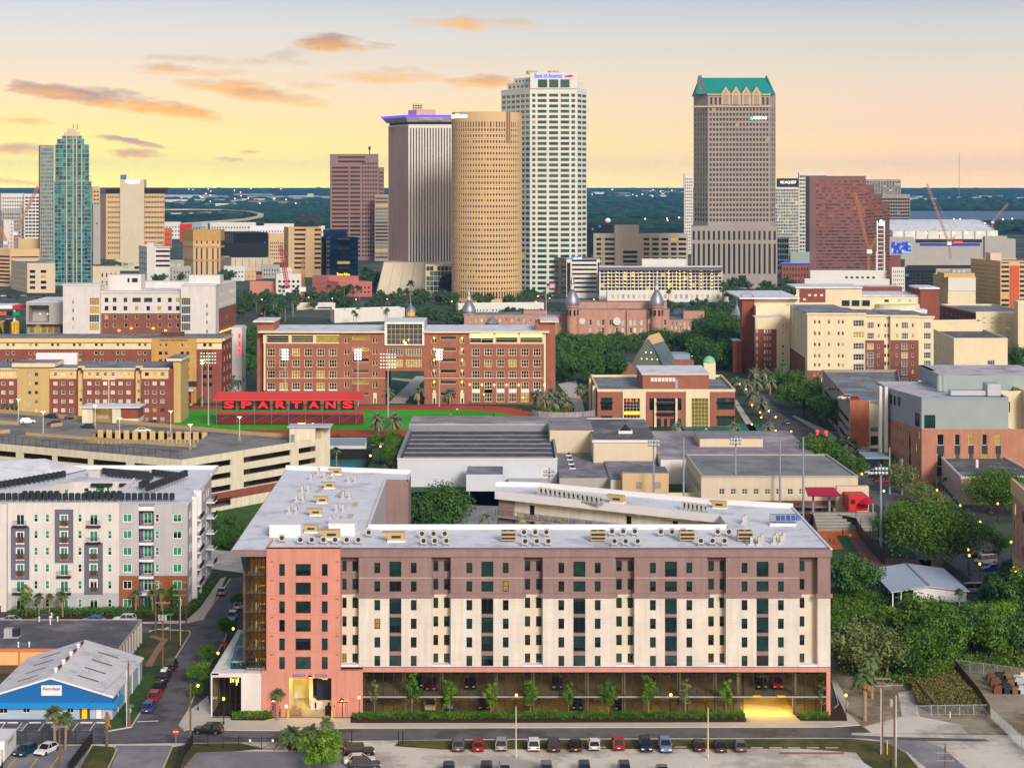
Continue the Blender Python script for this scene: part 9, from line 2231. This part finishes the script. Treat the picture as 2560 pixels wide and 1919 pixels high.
cols=dict(w=(226,226,224),k=(22,22,26),g=(96,98,102),s=(158,162,166),r=(168,20,24),m=(92,14,28),b=(24,70,150),t=(18,62,78),n=(32,40,66),l=(112,140,176),d=(44,46,50),y=(20,110,200))
CN=dict(w='white',k='black',g='dark grey',s='silver',r='red',m='maroon',b='blue',t='dark teal',n='navy',l='light blue',d='charcoal',y='bright blue')
seen={}
def vH(where,group,lst,z=0.0,rz=0.0):
 cnt={}
 for q in lst:cnt[(q[3],q[2])]=cnt.get((q[3],q[2]),0)+1
 no={}
 for q in sorted(lst,key=lambda q:q[0]):
  px,py,kind,c=q[:4];rr_=q[4]if len(q)>4 else rz;k=(c,kind);no[k]=no.get(k,0)+1
  nmk={'suv':'SUV','sedan':'sedan','hatch':'hatchback','jeep':'jeep','rack':'SUV with a white roof box','van':'van'}[kind]
  lab='%s %s %s'%(CN[c],nmk,where)+('' if cnt[k]==1 else ', %s such from left'%nth(no[k]-1))
  x,y=G(px,py,z);o=pL(CK[kind],(x,y,z),R(rr_),1.0,lab,group,cols[c]);o['category']='car'
vH('in the parked row on the sandy lot','cars parked on the sandy lot',[(1146,1870,'suv','g'),(1195,1871,'hatch','r'),(1253,1869,'suv','s'),(1334,1870,'suv','w'),(1384,1871,'suv','d'),(1438,1870,'sedan','k'),(1485,1869,'hatch','w'),(1545,1867,'suv','r'),(1614,1871,'suv','n',180),(1663,1873,'suv','l',180),(1746,1871,'hatch','k'),(1800,1872,'sedan','d'),(1849,1872,'hatch','g')])
vH('in the nearest row cut by the bottom edge','cars in the nearest row',[(1121,1938,'suv','k',180),(1216,1937,'suv','d',180),(1262,1937,'suv','s',180),(1366,1936,'suv','g',180),(1461,1935,'suv','t',180),(1561,1935,'suv','d',180),(1656,1938,'sedan','g',180)])
vH('beside the bright green round tree','cars beside the bright green tree',[(898,1888,'jeep','k',-84),(899,1907,'sedan','w',-84),(912,1920,'suv','d',-84)])
vH('in the fenced lot at the lower left','cars in the fenced lot',[(64,1884,'hatch','t',160),(117,1880,'sedan','w',160)])
vH('parked along the side street','cars parked along the side street',[(373,1775,'suv','b',0),(387,1748,'suv','r',0),(400,1722,'sedan','k',0),(412,1698,'rack','k',0),(429,1672,'jeep','k',0),(555,1484,'sedan','s',0),(580,1549,'suv','s',180),(597,1520,'hatch','w',0)])
vH('turning at the street corner by the lobby',0,[(521,1832,'suv','k',82)])
vH('behind the grey flat roof before the apartments','cars before the apartments',[(23,1556,'sedan','s',88),(108,1556,'suv','d',88),(233,1556,'sedan','y',88),(311,1555,'suv','w',88)])
vH('on the upper garage deck','cars on the garage deck',[(69,1058,'suv','w',-70),(127,1044,'sedan','n',75),(137,1062,'sedan','m',75),(181,1047,'sedan','k',-80),(219,1070,'sedan','t',75),(389,1063,'suv','m',-100),(357,1080,'sedan','w',-80)],14.0)
vH('on the blue marked small deck','cars on the small deck',[(2080,976,'sedan','k',80),(2113,998,'suv','w',70),(2132,1002,'suv','r',75)],zd)
vH('inside the upper parking level','cars in the upper parking level',[(1047,1713,'suv','k',180),(1078,1719,'sedan','m',180),(1176,1716,'suv','k',180),(1393,1717,'suv','d',180),(1626,1717,'sedan','k',180),(1901,1716,'suv','k',180),(1941,1716,'suv','r',180)],ze_+.02)
vH('inside the ground parking level','cars in the ground parking level',[(1076,1771,'suv','w',180),(1210,1768,'suv','d',180),(1120,1768,'suv','l',180),(1442,1768,'suv','k',180),(1548,1768,'sedan','k',180)],.06)
vH('along the diagonal street','cars along the diagonal street',[(1965,1060,'sedan','s',10),(2157,1131,'suv','w',80),(2145,1168,'sedan','s',60),(2158,1173,'suv','d',60),(2168,1179,'sedan','k',60),(2181,1186,'suv','w',60),(2190,1195,'sedan','n',60),(2202,1202,'sedan','m',70),(2209,1207,'sedan','r',80),(2464,1408,'van','w',110),(2440,1392,'sedan','k',100),(2472,1385,'suv','k',-70),(2480,1425,'sedan','b',100),(1735,893,'suv','w',90),(1802,892,'suv','w',90),(1840,896,'suv','s',90),(2428,1480,'van','s',95)])
vH('in the far lot behind the grey pavilion','cars in the far left lot',[(8+17*k,741+(k%3)*4,('sedan','suv')[k%2],'wkdsgnt'[k%7],80)for k in range(7)])
tk=tH('box_truck','white box truck with green lettering at the bottom left corner','truck',(*G(16,1905),0));x,y=G(8,1905)
b=MB();b.box(x-2.1,y-1.5,.7,x+.6,y+5,3.6);b.bD('cargo_box',MM.white_paint,tk);b=MB();b.box(x-2,y-3.2,.5,x+.5,y-1.55,1.5);b.prism([(x-1.95,y-2.7),(x+.45,y-2.7),(x+.45,y-1.55),(x-1.95,y-1.55)],1.5,2.5);b.bD('cab',MM.white_paint,tk)
b=MB();b.box(x-1.8,y-2.76,1.6,x+.3,y-2.71,2.35);b.bD('windscreen',MM.car_glass,tk)
for yy in(y-2.4,y+3.4):
 for xx in(x-1.9,x+.4):b=MB();b.tube((xx-.15,yy,.42),(xx+.15,yy,.42),.42,n=12);b.bD('wheel',MM.rubber,tk)
lT(tk,'SUNSET',.8,(x+.63,y+1.8,2.8),MM.green_sign,R(90),.01,width=3.4)
# roof machines of the front hall
cnd=pT('split_unit','x','air unit');b=MB();b.box(-.45,-.2,.35,.45,.2,1.35);b.bD('housing',MM.hvac_grey,cnd)
b=MB();b.tube((.0,-.22,.85),(.0,-.19,.85),.34,n=14);b.bD('fan_grille',MM.hvac_black,cnd);b=MB();b.box(-.45,-.5,0,-.38,.5,.35);b.box(.38,-.5,0,.45,.5,.35);b.box(-.6,-.5,0,.6,-.4,.08);b.bD('stand',MM.galv,cnd)
def uN(where,group,lst,rz=0):
 for i,q in enumerate(sorted(lst,key=lambda q:(q[0],q[1]))):x,y=G(q[0],q[1],ZR);pL(cnd,(x,y,ZR),R(rz),1.06,'small fan unit %s, %s from the left'%(where,nth(i)),group)
uN('above the salmon tower roof edge','fan units above the salmon tower',[(705,1357)]+[(751+29*k,1361.5)for k in range(6)])
c3=lambda xs,y:[(x,y)for x in xs]
uN('in the cluster right of the salmon tower','fan units right of the tower',c3((1055,1084,1112),1346)+c3((1059,1087,1116),1364)+[(922,1343)])
uN('in the mid roof clusters','fan units at mid roof',c3((1310,1338,1366),1342)+c3((1313,1342,1371),1365)+c3((1530,1558,1587),1340)+c3((1536,1564,1594),1365)+c3((1652,1680,1708),1341)+c3((1752,1781,1811),1364)+c3((1794,1822),1341))
uN('edge on at the roof right','edge on fan units at the roof right',[(1878,1362),(1884,1357),(1898,1362),(1905,1356),(1935,1359),(1941,1352),(1953,1359),(1959,1352),(1858,1310),(1864,1306)],90)
uN('in pairs on the left roof wing','fan units on the left wing',[(756,1231),(772,1231),(742,1255),(758,1255),(724,1283),(741,1283),(858,1247),(874,1247),(842,1279),(859,1279),(828,1310),(845,1310),(872,1206),(889,1206),(778,1201),(797,1186),(812,1197),(834,1198)],90)
uN('in the row on the angled rear wing','fan units on the angled wing',[(1350+11.5*k,1236+k*1.9)for k in range(14)]+[(1708+10.5*k,1273+k*1.6)for k in range(6)],60)
pu=pT('packaged_unit','x','air unit');b=MB();b.box(-1.6,-.9,.35,1.6,.9,1.9);b.bD('housing',MM.hvac_tan,pu);b=MB();b.box(-1.7,-1,0,1.7,1,.35);b.bD('kerb',MM.parapet_white,pu);b=MB();b.poly([(-1.62,-.9,1.9),(-2.7,-.9,1.9),(-1.62,-.9,.7)]);b.poly([(-1.62,.9,1.9),(-1.62,.9,.7),(-2.7,.9,1.9)]);b.quad((-2.7,-.9,1.9),(-1.62,-.9,1.9),(-1.62,.9,1.9),(-2.7,.9,1.9));b.quad((-2.7,.9,1.88),(-1.62,.9,.7),(-1.62,-.9,.7),(-2.7,-.9,1.88));b.bD('intake_hood',MM.hvac_tan,pu);b=MB();b.box(-.9,-.94,.8,.9,-.9,1.3);b.bD('grille',MM.hvac_black,pu)
for i,(px,py,s,rz)in enumerate(((841,1186,.8,0),(824,1220,.8,0),(806,1257,.8,0),(790,1288,.82,0),(778,1330,.85,0),(830,1347,1.05,0),(991,1353,1.08,0),(1544,1257,1.0,-25),(1800,1270,.9,-25))):
 x,y=G(px,py,ZR);pL(pu,(x,y,ZR),R(rz),s*.8,'tan packaged air unit with hood on the %s'%('left roof wing, %s from the far end'%nth(i)if i<5 else['front roof behind the salmon tower','front roof right of the salmon tower','left half of the angled rear wing','right half of the angled rear wing'][i-5]),'tan packaged air units')
lo_=pT('louvred_unit','x','air unit');b=MB();b.box(-1.25,-.9,.25,1.25,.9,1.75);b.bD('housing',MM.hvac_tan,lo_);b=MB();b.box(-1.15,-.94,1.05,1.15,-.9,1.45);b.box(-1.15,-.94,.45,1.15,-.9,.8);b.bD('louvre',MM.hvac_black,lo_);b=MB();b.lathe((-.55,0),[(.42,1.75),(.42,1.85)],12);b.lathe((.55,0),[(.42,1.75),(.42,1.85)],12);b.bD('fan',MM.dark_metal,lo_)
for i,px in enumerate((1271,1495,1717,1862)):x,y=G(px,1352,ZR);pL(lo_,(x,y,ZR),0,1.0,'tan louvred twin fan unit on the front roof, %s from left'%nth(i),'tan louvred units')
for i,(px,py,w)in enumerate(((715,1338,2.6),(856,1335,2.2))):x,y=G(px,py,ZR);b=MB();b.box(x-w,y-1.5,ZR,x+w,y+3,ZR+2.0);b.box(x-w-.1,y-1.6,ZR+2.0,x+w+.1,y+3.1,ZR+2.12);tag(b.bD('stair_hood',MM.parapet_white),'white roof access box %s of the tan hooded unit'%('left','right')[i],'roof box')
pa=[((740,1300),(715,1318)),((860,1226),(841,1242)),((812,1215),(790,1232)),((890,1255),(884,1268)),((878,1285),(872,1298)),((850,1290),(836,1310))]
for i,(a,c)in enumerate(pa):b=MB();p,q=G(*a,ZR),G(*c,ZR);L=math.hypot(q[0]-p[0],q[1]-p[1]);b.obox(p,((q[0]-p[0])/L,(q[1]-p[1])/L),0,L,-.5,.5,ZR+.01,ZR+.06);tag(b.bD('walk_pad',MM.sidewalk),'pale narrow walkway pad lying on the left roof wing','walkway pad','walkway pads on the left wing')
# lamps, poles, floodlights
gl_p=pT('globe_lamp','x','street lamp');b=MB();b.tube((0,0,0),(0,0,3.9),.07,.05,8);b.lathe((0,0),[(.16,0),(.16,.5),(.07,.7)],8);b.bD('post',MM.dark_metal,gl_p);b=MB();b.ball((0,0,4.15),.22,10,0,1.15);b.bD('globe',gW('globe',(255,168,60),5.0),gl_p,True);b=MB();b.lathe((0,0),[(.2,4.44),(.04,4.62)],8);b.bD('finial',MM.dark_metal,gl_p)
def lM(where,group,lst,s=1.0):
 for i,(px,py)in enumerate(sorted(lst)):x,y=G(px,py,4.2*s);pL(gl_p,(x,y,0),0,s,'lit globe street lamp %s, %s from the left'%(where,nth(i)),group)
lM('around the front hall','globe lamps around the front hall',[(545,1631),(495,1712),(559,1745),(583,1570),(898,1741),(1291,1736),(1677,1735),(2115,1736)])
m4l=[(143,812),(190,850),(232,965),(355,1008),(404,1052),(300,1055),(291,1018),(404,1150),(518,1157),(232,1105),(850,1030),(872,1238),(937,1205),(1118,1100),(1032,1465),(1192,1588),(1578,1582)]
lM('along the diagonal street and its walks','globe lamps along the diagonal street',[(1800+a/2.909,680+c/2.909)for a,c in m4l],1.25)
lM('around the oaks on the right','globe lamps around the oaks',[(1860+a/3.16,1140+c/3.16)for a,c in((1105,272),(1707,387),(2005,372),(1865,517),(2110,675),(1780,782),(1863,848),(1770,735))],1.1)
lM('on the campus lawns','globe lamps on the campus lawns',[(862,920),(884,1005),(1467,928),(951,1115),(926,1138),(1135,1054),(1290,1058),(1210,985),(1308,993),(1610,1060),(68,1128),(1730,890),(1805,895),(1475,895)],1.3)
lM('at the riverside','globe lamps at the riverside',[(q_(600,1160),q_(738,760))for k in range(6)]+[(1374,745),(1418,752),(1485,748),(1482,760),(1540,752),(1605,765),(1345,740),(1340,754),(890,748),(968,747),(1990,738),(2000,712),(1962,717)],1.6)
for i,(px,py)in enumerate([(q_(1390,1520),q_(752,766))for k in range(9)]+[(q_(580,760),q_(770,790))for k in range(4)]):x,y=G(px,py);b=MB();b.box(x-.7,y-.2,.6,x+.7,y+.2,1.3);tag(b.bD('brake_light',MM.red_glow),'red glowing brake lights of riverside traffic','lights','brake lights of riverside traffic')
def fL(lab,px,pyb,pyt,lit,rows=4,cols_=6,w=None,ang=0.0,grp='stadium floodlights'):
 x,y=G(px,pyb);zt=PZ(pyt,y);t=tH('floodlight',lab,'floodlight',(x,y,0),grp);b=MB();b.tube((x,y,0),(x,y,zt),.28,.16,8);b.bD('mast',MM.galv,t)
 b=MB();w=w or 3.2;dx_,dy_=math.cos(ang)*w,math.sin(ang)*w
 for r_ in range(rows):b.tube((x-dx_,y-dy_,zt-r_*1.15),(x+dx_,y+dy_,zt-r_*1.15),.08,n=4)
 b.bD('crossarm',MM.steel,t);b=MB()
 for r_ in range(rows):
  for k in range(cols_):u=-1+2*(k+.5)/cols_;b.ball((x+dx_*u,y+dy_*u-.35,zt-r_*1.15-.1),.3,6,0,.8)
 b.bD('lamp_head',MM.lamp_white if lit else gW('floodlight_dim',(228,240,210),.55),t)
fL('floodlight mast with a wide dim bank of lamps left of the red letters',521,1062,882,False,4,6,3.0);fL('pale floodlight mast with dim lamp bank standing before the brick hall passage',970,1090,884,False,5,6,2.9)
fL('lit floodlight mast before the left windows of the brick hall',713,1022,874,True,4,3,1.4);fL('lit floodlight mast left of the brick hall passage',895,1014,874,True,4,3,1.5);fL('lit floodlight mast right of the brick hall passage',1098,1016,874,True,4,3,1.4);fL('tall blue grey pole behind the dim lamp bank by the ochre hall',505,1016,900,True,2,2,.6)
for i,(px,pyb,pyt,ar_)in enumerate(((1634,1265,1093,1),(1709,1290,1093,0),(1839,1275,1088,1),(1950,1290,1095,0),(2008,1315,1092,0),(2202,1392,1160,1),(2224,1235,1118,0),(2255,1228,1145,0),(2182,1365,1258,0),(1373,1240,1168,1))):
 x,y=G(px,pyb);zt=PZ(pyt,y);t=tH('ballpark_pole','tall bare grey ballpark pole %s lamp heads, %s pole from the left'%('with' if ar_ else 'without',nth(sorted([1634,1709,1839,1950,2008,2202,2224,2255,2182,1373]).index(px))),'pole',(x,y,0),'poles round the ballpark');b=MB();b.tube((x,y,0),(x,y,zt),.3,.2,8);b.bD('mast',MM.metal_panel_blue,t)
 if ar_:
  for r_ in range(2):b=MB();b.tube((x-1.4,y,zt-1-r_*1.0),(x+1.4,y,zt-1-r_),.07,n=4);[b.ball((x+u,y-.4,zt-1-r_),.45,6)for u in(-1.2,-.4,.4,1.2)];b.bD('lamp_head',MM.galv,t)
def uP(lab,px,pyb,pyt,arms,tr=0,white=None):
 x,y=G(px,pyb);zt=PZ(pyt,y);t=tH('utility_pole',lab,'utility pole',(x,y,0),'timber utility poles');b=MB();b.tube((x,y,-.1),(x,y,zt),.17,.12,8);b.bD('pole',MM.timber_pole,t)
 for k in range(arms):
  b=MB();z=zt-.25-k*1.1;b.box(x-1.25,y-.14,z,x+1.25,y-.02,z+.12)
  for u in(-1.1,-.4,.4,1.1):b.tube((x+u,y-.08,z+.12),(x+u,y-.08,z+.34),.05,n=5)
  b.bD('crossarm',MM.concrete,t)
 for k in range(tr):b=MB();xx=x-.55+.55*k;b.tube((xx,y-.35,zt-3.2),(xx,y-.35,zt-2.2),.24,n=10);b.bD('transformer',MM.galv,t)
 if white:b=MB();b.tube((x+white,y-.12,0),(x+white,y-.12,zt*.86),.06,n=6);b.bD('conduit',MM.white_paint,t)
 return x,y,zt
uP('tall timber pole with three grey transformers in the verge',407,1700,1503,1,3);uP('timber pole behind the transformer pole',389,1583,1455,1);uP('timber pole with pale conduit at the street bend',449,1612,1470,2,0,.2);uP('timber pole beside the apartment corner kerb',466,1586,1452,1);uP('dark timber pole with crossarm right of the blue shop',321,1816,1650,1,0,-.25);uP('plain timber pole at the corner by the stop sign',476,1862,1708,0);uP('thin timber pole between the two fan palms',149,1930,1812,1);uP('left timber pole of the pair by the sandy track',2206,1884,1692,2,0,-.25);uP('right timber pole of the pair by the sandy track',2236,1915,1708,1,1,.22);uP('short timber pole at the bottom right with low arms',2363,1965,1858,3)
for i,(px,pyt)in enumerate(((1290,1767),(1770,1771))):
 Y=276.5;t=tH('lot_lamp','thin pale lot lamp pole on the sandy lot, %s one'%('left','right')[i],'lamp post',(PX(px,Y),Y,0),'lamp poles on the sandy lot');b=MB();x=PX(px,Y);b.tube((x,Y,0),(x,Y,PZ(pyt,Y)),.12,.08,8);b.bD('pole',MM.stone_beige,t);b=MB();b.box(x-.1,Y-.5,PZ(pyt,Y),x+.1,Y+.3,PZ(pyt,Y)+.14);b.bD('lamp_head',MM.galv,t)
for i,(a,c,za,zc_)in enumerate((((407,1700),(321,1816),12,9.5),((321,1816),(149,1930),9.4,6.6),((407,1700),(389,1583),12,10.5))):p,q=G(*a),G(*c);b=MB();v0,v1=Vector((*p,za)),Vector((*q,zc_));pts=[v0.lerp(v1,k/8)-Vector((0,0,1.2*(k/8)*(1-k/8)*4*.3))for k in range(9)];[b.tube(u,v,.022,n=3)for u,v in zip(pts,pts[1:])];tag(b.bD('power_line',MM.black),'thin black power line %s'%('from the transformer pole to the blue shop pole','from the blue shop pole to the palms','between the two poles in the verge')[i],'wire')
# fences, signs, posts
def fE(nm,lab,pts,h,m,bars=True,gap=2.5,z=0):
 t=tH(nm,lab,'fence',(*G(*pts[0]),z));P=[G(*p)for p in pts]
 for p,q in zip(P,P[1:]):
  L=math.hypot(q[0]-p[0],q[1]-p[1]);d=((q[0]-p[0])/L,(q[1]-p[1])/L);n=max(1,round(L/gap));b=MB()
  for k in range(n+1):b.obox(p,d,L*k/n-.04,L*k/n+.04,-.04,.04,0,h+.1)
  b.bD('posts',MATS[m],t);b=MB();b.obox(p,d,0,L,-.025,.025,h-.06,h);b.obox(p,d,0,L,-.02,.02,.15,.2)
  if bars:
   for k in range(int(L/.16)):b.obox(p,d,k*.16,k*.16+.025,-.012,.012,.2,h)
  else:b.obox(p,d,0,L,-.01,.01,.2,h-.06)
  b.bD('panel',MATS[m],t)
fE('chain_link_fence','dark wire fence round the lower left lot',[(-60,1860),(231,1859)],2.0,'dark_metal');fE('chain_link_fence','dark slatted fence running to the bottom edge right of the lower left lot',[(231,1859),(170,1940)],2.0,'dark_metal',False)
fE('picket_fence','dark picket fence slanting down left of the gated yard',[(482,1862),(462,1890),(440,1945)],1.8,'dark_metal',False);fE('picket_fence','black thin picket fence along the gated yard front',[(482,1862),(596,1873)],1.8,'dark_metal')
gt=tH('double_gate','black double gate with two small white notices before the yard','gate',(*G(654,1874),0));p,q=G(597,1873),G(711,1871);L=q[0]-p[0]
for s in(0,1):
 b=MB();x0=p[0]+L*.5*s;x1=x0+L*.5;b.box(x0,p[1],.1,x1,p[1]+.05,.18);b.box(x0,p[1],1.75,x1,p[1]+.05,1.83);b.tube((x0,p[1],.15 if s else 1.8),(x1,p[1],1.8 if s else.15),.035,n=4)
 for k in range(24):b.box(x0+(x1-x0)*k/24,p[1]+.01,.15,x0+(x1-x0)*k/24+.02,p[1]+.03,1.8)
 b.box(x0-.06,p[1]-.06,0,x0+.06,p[1]+.06,2.1);b.bD('gate_leaf',MM.dark_metal,gt);b=MB();b.box((x0+x1)/2-.15,p[1]-.03,1.2,(x0+x1)/2+.15,p[1],1.6);b.bD('notice',MM.white_paint,gt)
fE('wooden_fence','weathered wooden fence slanting beside the scrap yard',[(2390,1678),(2445,1745),(2475,1792)],1.9,'timber_pole',False);fE('chain_link_fence','green grey wire fence at the back of the scrap yard',[(2390,1676),(2600,1704)],2.0,'galv');fE('chain_link_fence','pale wire fence slanting to the right frame edge',[(2478,1796),(2540,1855),(2600,1905)],1.9,'galv');fE('wooden_fence','grey low board fence in the dry weeds',[(2288,1718),(2345,1788)],1.6,'concrete',False);fE('chain_link_fence','wire gate fence across the weeds by the track',[(2292,1789),(2470,1786)],1.7,'galv');fE('chain_link_fence','black wire fence along the parking street',[(2355,1420),(2425,1470)],2.2,'dark_metal');fE('rail_fence','dark low rail along the far track edge',[(1170,1012),(1290,1017),(1345,1028)],1.2,'dark_metal',True,4);fE('windscreen_fence','black tennis court windscreen fence',[(826,1147),(930,1147),(912,1188)],3.2,'black',False)
for i in range(15):x,y=G(2480+(i%5)*20+(i//5)*8,1700+(i//5)*16);b=MB();b.box(x-.9,y-.5,0,x+.9,y+.5,.7+.3*(i%3));b.box(x-.7,y-.4,.7+.3*(i%3),x+.6,y+.4,1.1+.3*(i%3));tag(b.bD('scrap_stack',MATS[('rust','timber_pole','stone_beige','dark_metal','galv')[(i*3)%5]]),'stack of rusty pallets and scrap in the fenced yard','scrap stack','scrap stacks in the yard')
for nm,lab,px,pyb,pt,txt,m,rt2 in(('stop_sign','red octagonal stop sign at the corner facing the camera',440,1863,1828,'STOP','stop_red',0),('stop_sign','grey back of a stop sign beside the blue shop pole',322,1814,1774,'','galv',0),('wrong_way_sign','small red sign by the lobby block roof',561,1665,1608,'','stop_red',0)):
 x,y=G(px,pyb);zt=PZ(pt,y);t=tH(nm,lab,'sign',(x,y,0));b=MB();b.tube((x,y,0),(x,y,zt),.04,n=6);b.bD('post',MM.galv,t);b=MB();b.tube((x,y-.05,zt),(x,y-.09,zt),.48,n=8);b.bD('sign_plate',MATS[m],t)
 if txt:lT(t,txt,.34,(x,y-.1,zt),MM.white_paint,depth=.004,bold=.01)
for i,(px,pyb,pt)in enumerate(((426,1600,1535),(325,1815,1763),(2090,1120,1080))):x,y=G(px,pyb);z=PZ(pt,y);t=tH('street_sign','green street name sign %s'%('at the street bend','beside the blue shop pole','over the diagonal street')[i],'sign',(x,y,0));b=MB();b.tube((x,y,0),(x,y,z),.04,n=5);b.bD('post',MM.galv,t);b=MB();w=.6 if i<2 else 2.2;b.box(x-w,y-.06,z-.18,x+w,y-.03,z+.2);b.bD('sign_plate',MM.green_sign,t)
for i,(px,py)in enumerate(((2065,1082),(2043,1080))):x,y=G(px,py,5.5);t=tH('traffic_light','%s red traffic light over the diagonal street'%('large right','small left')[i],'traffic light',(x,y,0));b=MB();b.tube((x,y,0),(x,y,6),.1,n=6);b.box(x-.35,y-.3,4.6,x+.35,y+.2,6.2);b.bD('housing',MM.dark_metal,t);b=MB();b.ball((x,y-.45,5.8),.5,8);b.ball((x,y-.45,5.0),.3,8);b.bD('signal_lamp',gW('signal_red',(255,40,16),6.0),t)
st2=tH('dead_palm','dead palm trunk with drooping orange brown fronds beside the lane','dead palm',(*G(267,1864),0));x,y=G(267,1864);b=MB();b.tube((x,y,0),(x,y,5.2),.24,.2,8);b.bD('trunk',MM.timber_pole,st2);b=MB()
for k in range(40):a=q_(0,6.28);z=q_(3.0,5.2);r_=q_(.3,.8);b.quad((x,y,z),(x+.12,y,z+.1),(x+r_*math.cos(a),y+r_*math.sin(a),z-.6),(x+r_*math.cos(a)-.15,y+r_*math.sin(a),z-.75))
b.bD('dead_fronds',MM.leaf_dry,st2)
for i,(px,pyb,pt,c_)in enumerate(((879,1858,1825,'dark_metal'),(996,1862,1828,'dark_metal'),(1007,1859,1826,'dark_metal'),(2218,1885,1849,'yellow_paint'),(2375,1793,1778,'white_paint'),(2226,1920,1898,'black'))):x,y=G(px,pyb);b=MB();b.tube((x,y,0),(x,y,PZ(pt,y)),.09,n=6);tag(b.bD('marker_post',MATS[c_]),'%s, %s marker post by the lot from the left'%(('dark rusty','dark thick','dark leaning','yellow','white','short black')[i],nth([0,1,2,3,5,4][i])),'post')
for i,(px,py)in enumerate(((1892,1869),(1939,1869),(1985,1869),(2032,1869),(2079,1869),(1500,1868),(1702,1867))):x,y=G(px,py);b=MB();b.box(x-.95,y-.1,0,x+.95,y+.1,.16);tag(b.bD('wheel_stop',MM.concrete),'grey wheel stop at the edge of the grass verge, %s from the left'%nth([2,3,4,5,6,0,1][i]),'wheel stop','wheel stops along the verge')
x,y=G(2030,1883);b=MB();b.box(x-4.9,y-.12,0,x+4.9,y+.12,.2);tag(b.bD('timber_beam',MM.timber_pole),'long dark timber beam lying on the sandy lot','beam')
# people
def pS(lab,px,py,z,shirt,trousers,pose='stand',rz=0.0,s=1.0):
 x,y=G(px,py,z);t=pT('person',lab,'person');seat=pose=='sit';hz_=.5 if seat else.9
 J=dict(p=(0,0,hz_,.15),c=(0,0,hz_+.35,.16),n=(0,0,hz_+.58,.06),h=(0,-.02,hz_+.70,.10),t=(0,0,hz_+.82,.085))
 ed=[('p','c'),('c','n'),('n','h'),('h','t')]
 for sd2,k in((-1,'l'),(1,'r')):
  J['s'+k]=(.19*sd2,0,hz_+.5,.065);J['e'+k]=(.27*sd2,-.05,hz_+.22,.05);J['w'+k]=(.25*sd2,-.2,hz_+.02,.035);J['f'+k]=(.24*sd2,-.27,hz_-.05,.03)
  J['k'+k]=(.11*sd2,-.42 if seat else-.05*sd2,.48,.075);J['a'+k]=(.11*sd2,-.42 if seat else.03,.08,.05);J['o'+k]=(.12*sd2,-.6 if seat else-.14,.04,.045)
  ed+=[('c','s'+k),('s'+k,'e'+k),('e'+k,'w'+k),('w'+k,'f'+k),('p','k'+k),('k'+k,'a'+k),('a'+k,'o'+k)]
 ks=list(J);me=bpy.data.meshes.new('body');me.from_pydata([J[k][:3]for k in ks],[(ks.index(a),ks.index(c))for a,c in ed],[]);o=put('body',me,t);md=o.modifiers.new('skin','SKIN')
 for v,k in zip(me.skin_vertices[0].data,ks):v.radius=(J[k][3],J[k][3]);v.use_root=k=='p'
 o.modifiers.new('smooth','SUBSURF').levels=1;bpy.context.view_layer.update();m2_=bpy.data.meshes.new_from_object(o.evaluated_get(bpy.context.evaluated_depsgraph_get()));o.modifiers.clear();o.data=m2_
 for m in(MM.skin,mat('c%d%d%d'%shirt,shirt,.8),mat('c%d%d%d'%trousers,trousers,.8)):m2_.materials.append(m)
 for f in m2_.polygons:zc=f.center.z;f.material_index=2 if zc<hz_+.05 and abs(f.center.x)<.2 else(1 if zc<hz_+.56 and zc>hz_-.02 else 0)
 b=MB();b.lathe((0,.02),[(.06,hz_+.66),(.115,hz_+.75),(.1,hz_+.86),(.03,hz_+.91)],8);b.bD('hair',MM.hair,t);t.location=(x,y,z);t.rotation_euler=(0,0,R(rz));t.scale=(s,s,s)
pS('person with reddish hair and white top seated at the roof terrace table',601,1669,zl+.03,(224,220,214),(50,52,66),'sit',80)
pS('person in a red top beside the leaning palm at the dock',699,1792,.13,(190,30,34),(40,42,50));pS('player in a red shirt and black trousers by the batting screen',2107,1337,.04,(206,30,30),(36,36,40));pS('player in a blue shirt on the orange clay',2074,1356,.04,(60,110,170),(120,30,34));pS('player in white crouched near the batting screen',2126,1345,.04,(220,220,220),(60,60,80),'sit');pS('player in red kneeling on the clay edge',2085,1360,.04,(190,30,34),(150,30,34),'sit')
for lab,px,py,c_ in(('person in white on the green field',1143,1032,(230,230,230)),('person in black at the field edge',1234,1045,(30,30,34)),('person in tan low on the green field',1126,1045,(170,140,90)),('runner in white on the red track',477,1020,(230,230,230)),('person in black on the basketball court',1735,1084,(24,24,28)),('person in white on the basketball court',1765,1082,(220,220,220))):pS(lab,px,py,.06,c_,(60,60,70),s=1.15)
# evening air
b=MB();b.box(-9500,-900,-1.2,9500,14500,262)
hm_=bpy.data.materials.new('haze');hm_.use_nodes=True;hn_=hm_.node_tree;hn_.nodes.remove(hn_.nodes['Principled BSDF'])
pv=hn_.nodes.new('ShaderNodeVolumePrincipled');pv.inputs['Color'].default_value=(.16,.50,.95,1);pv.inputs['Density'].default_value=4.4e-5;pv.inputs['Anisotropy'].default_value=0.0
hn_.links.new(pv.outputs[0],hn_.nodes['Material Output'].inputs['Volume'])
tag(b.bD('haze',hm_),'thin blue evening haze over the far land','haze',kind='stuff')
flush_windows()
for o in bpy.data.objects:
 if '_o' in o:del o['_o']
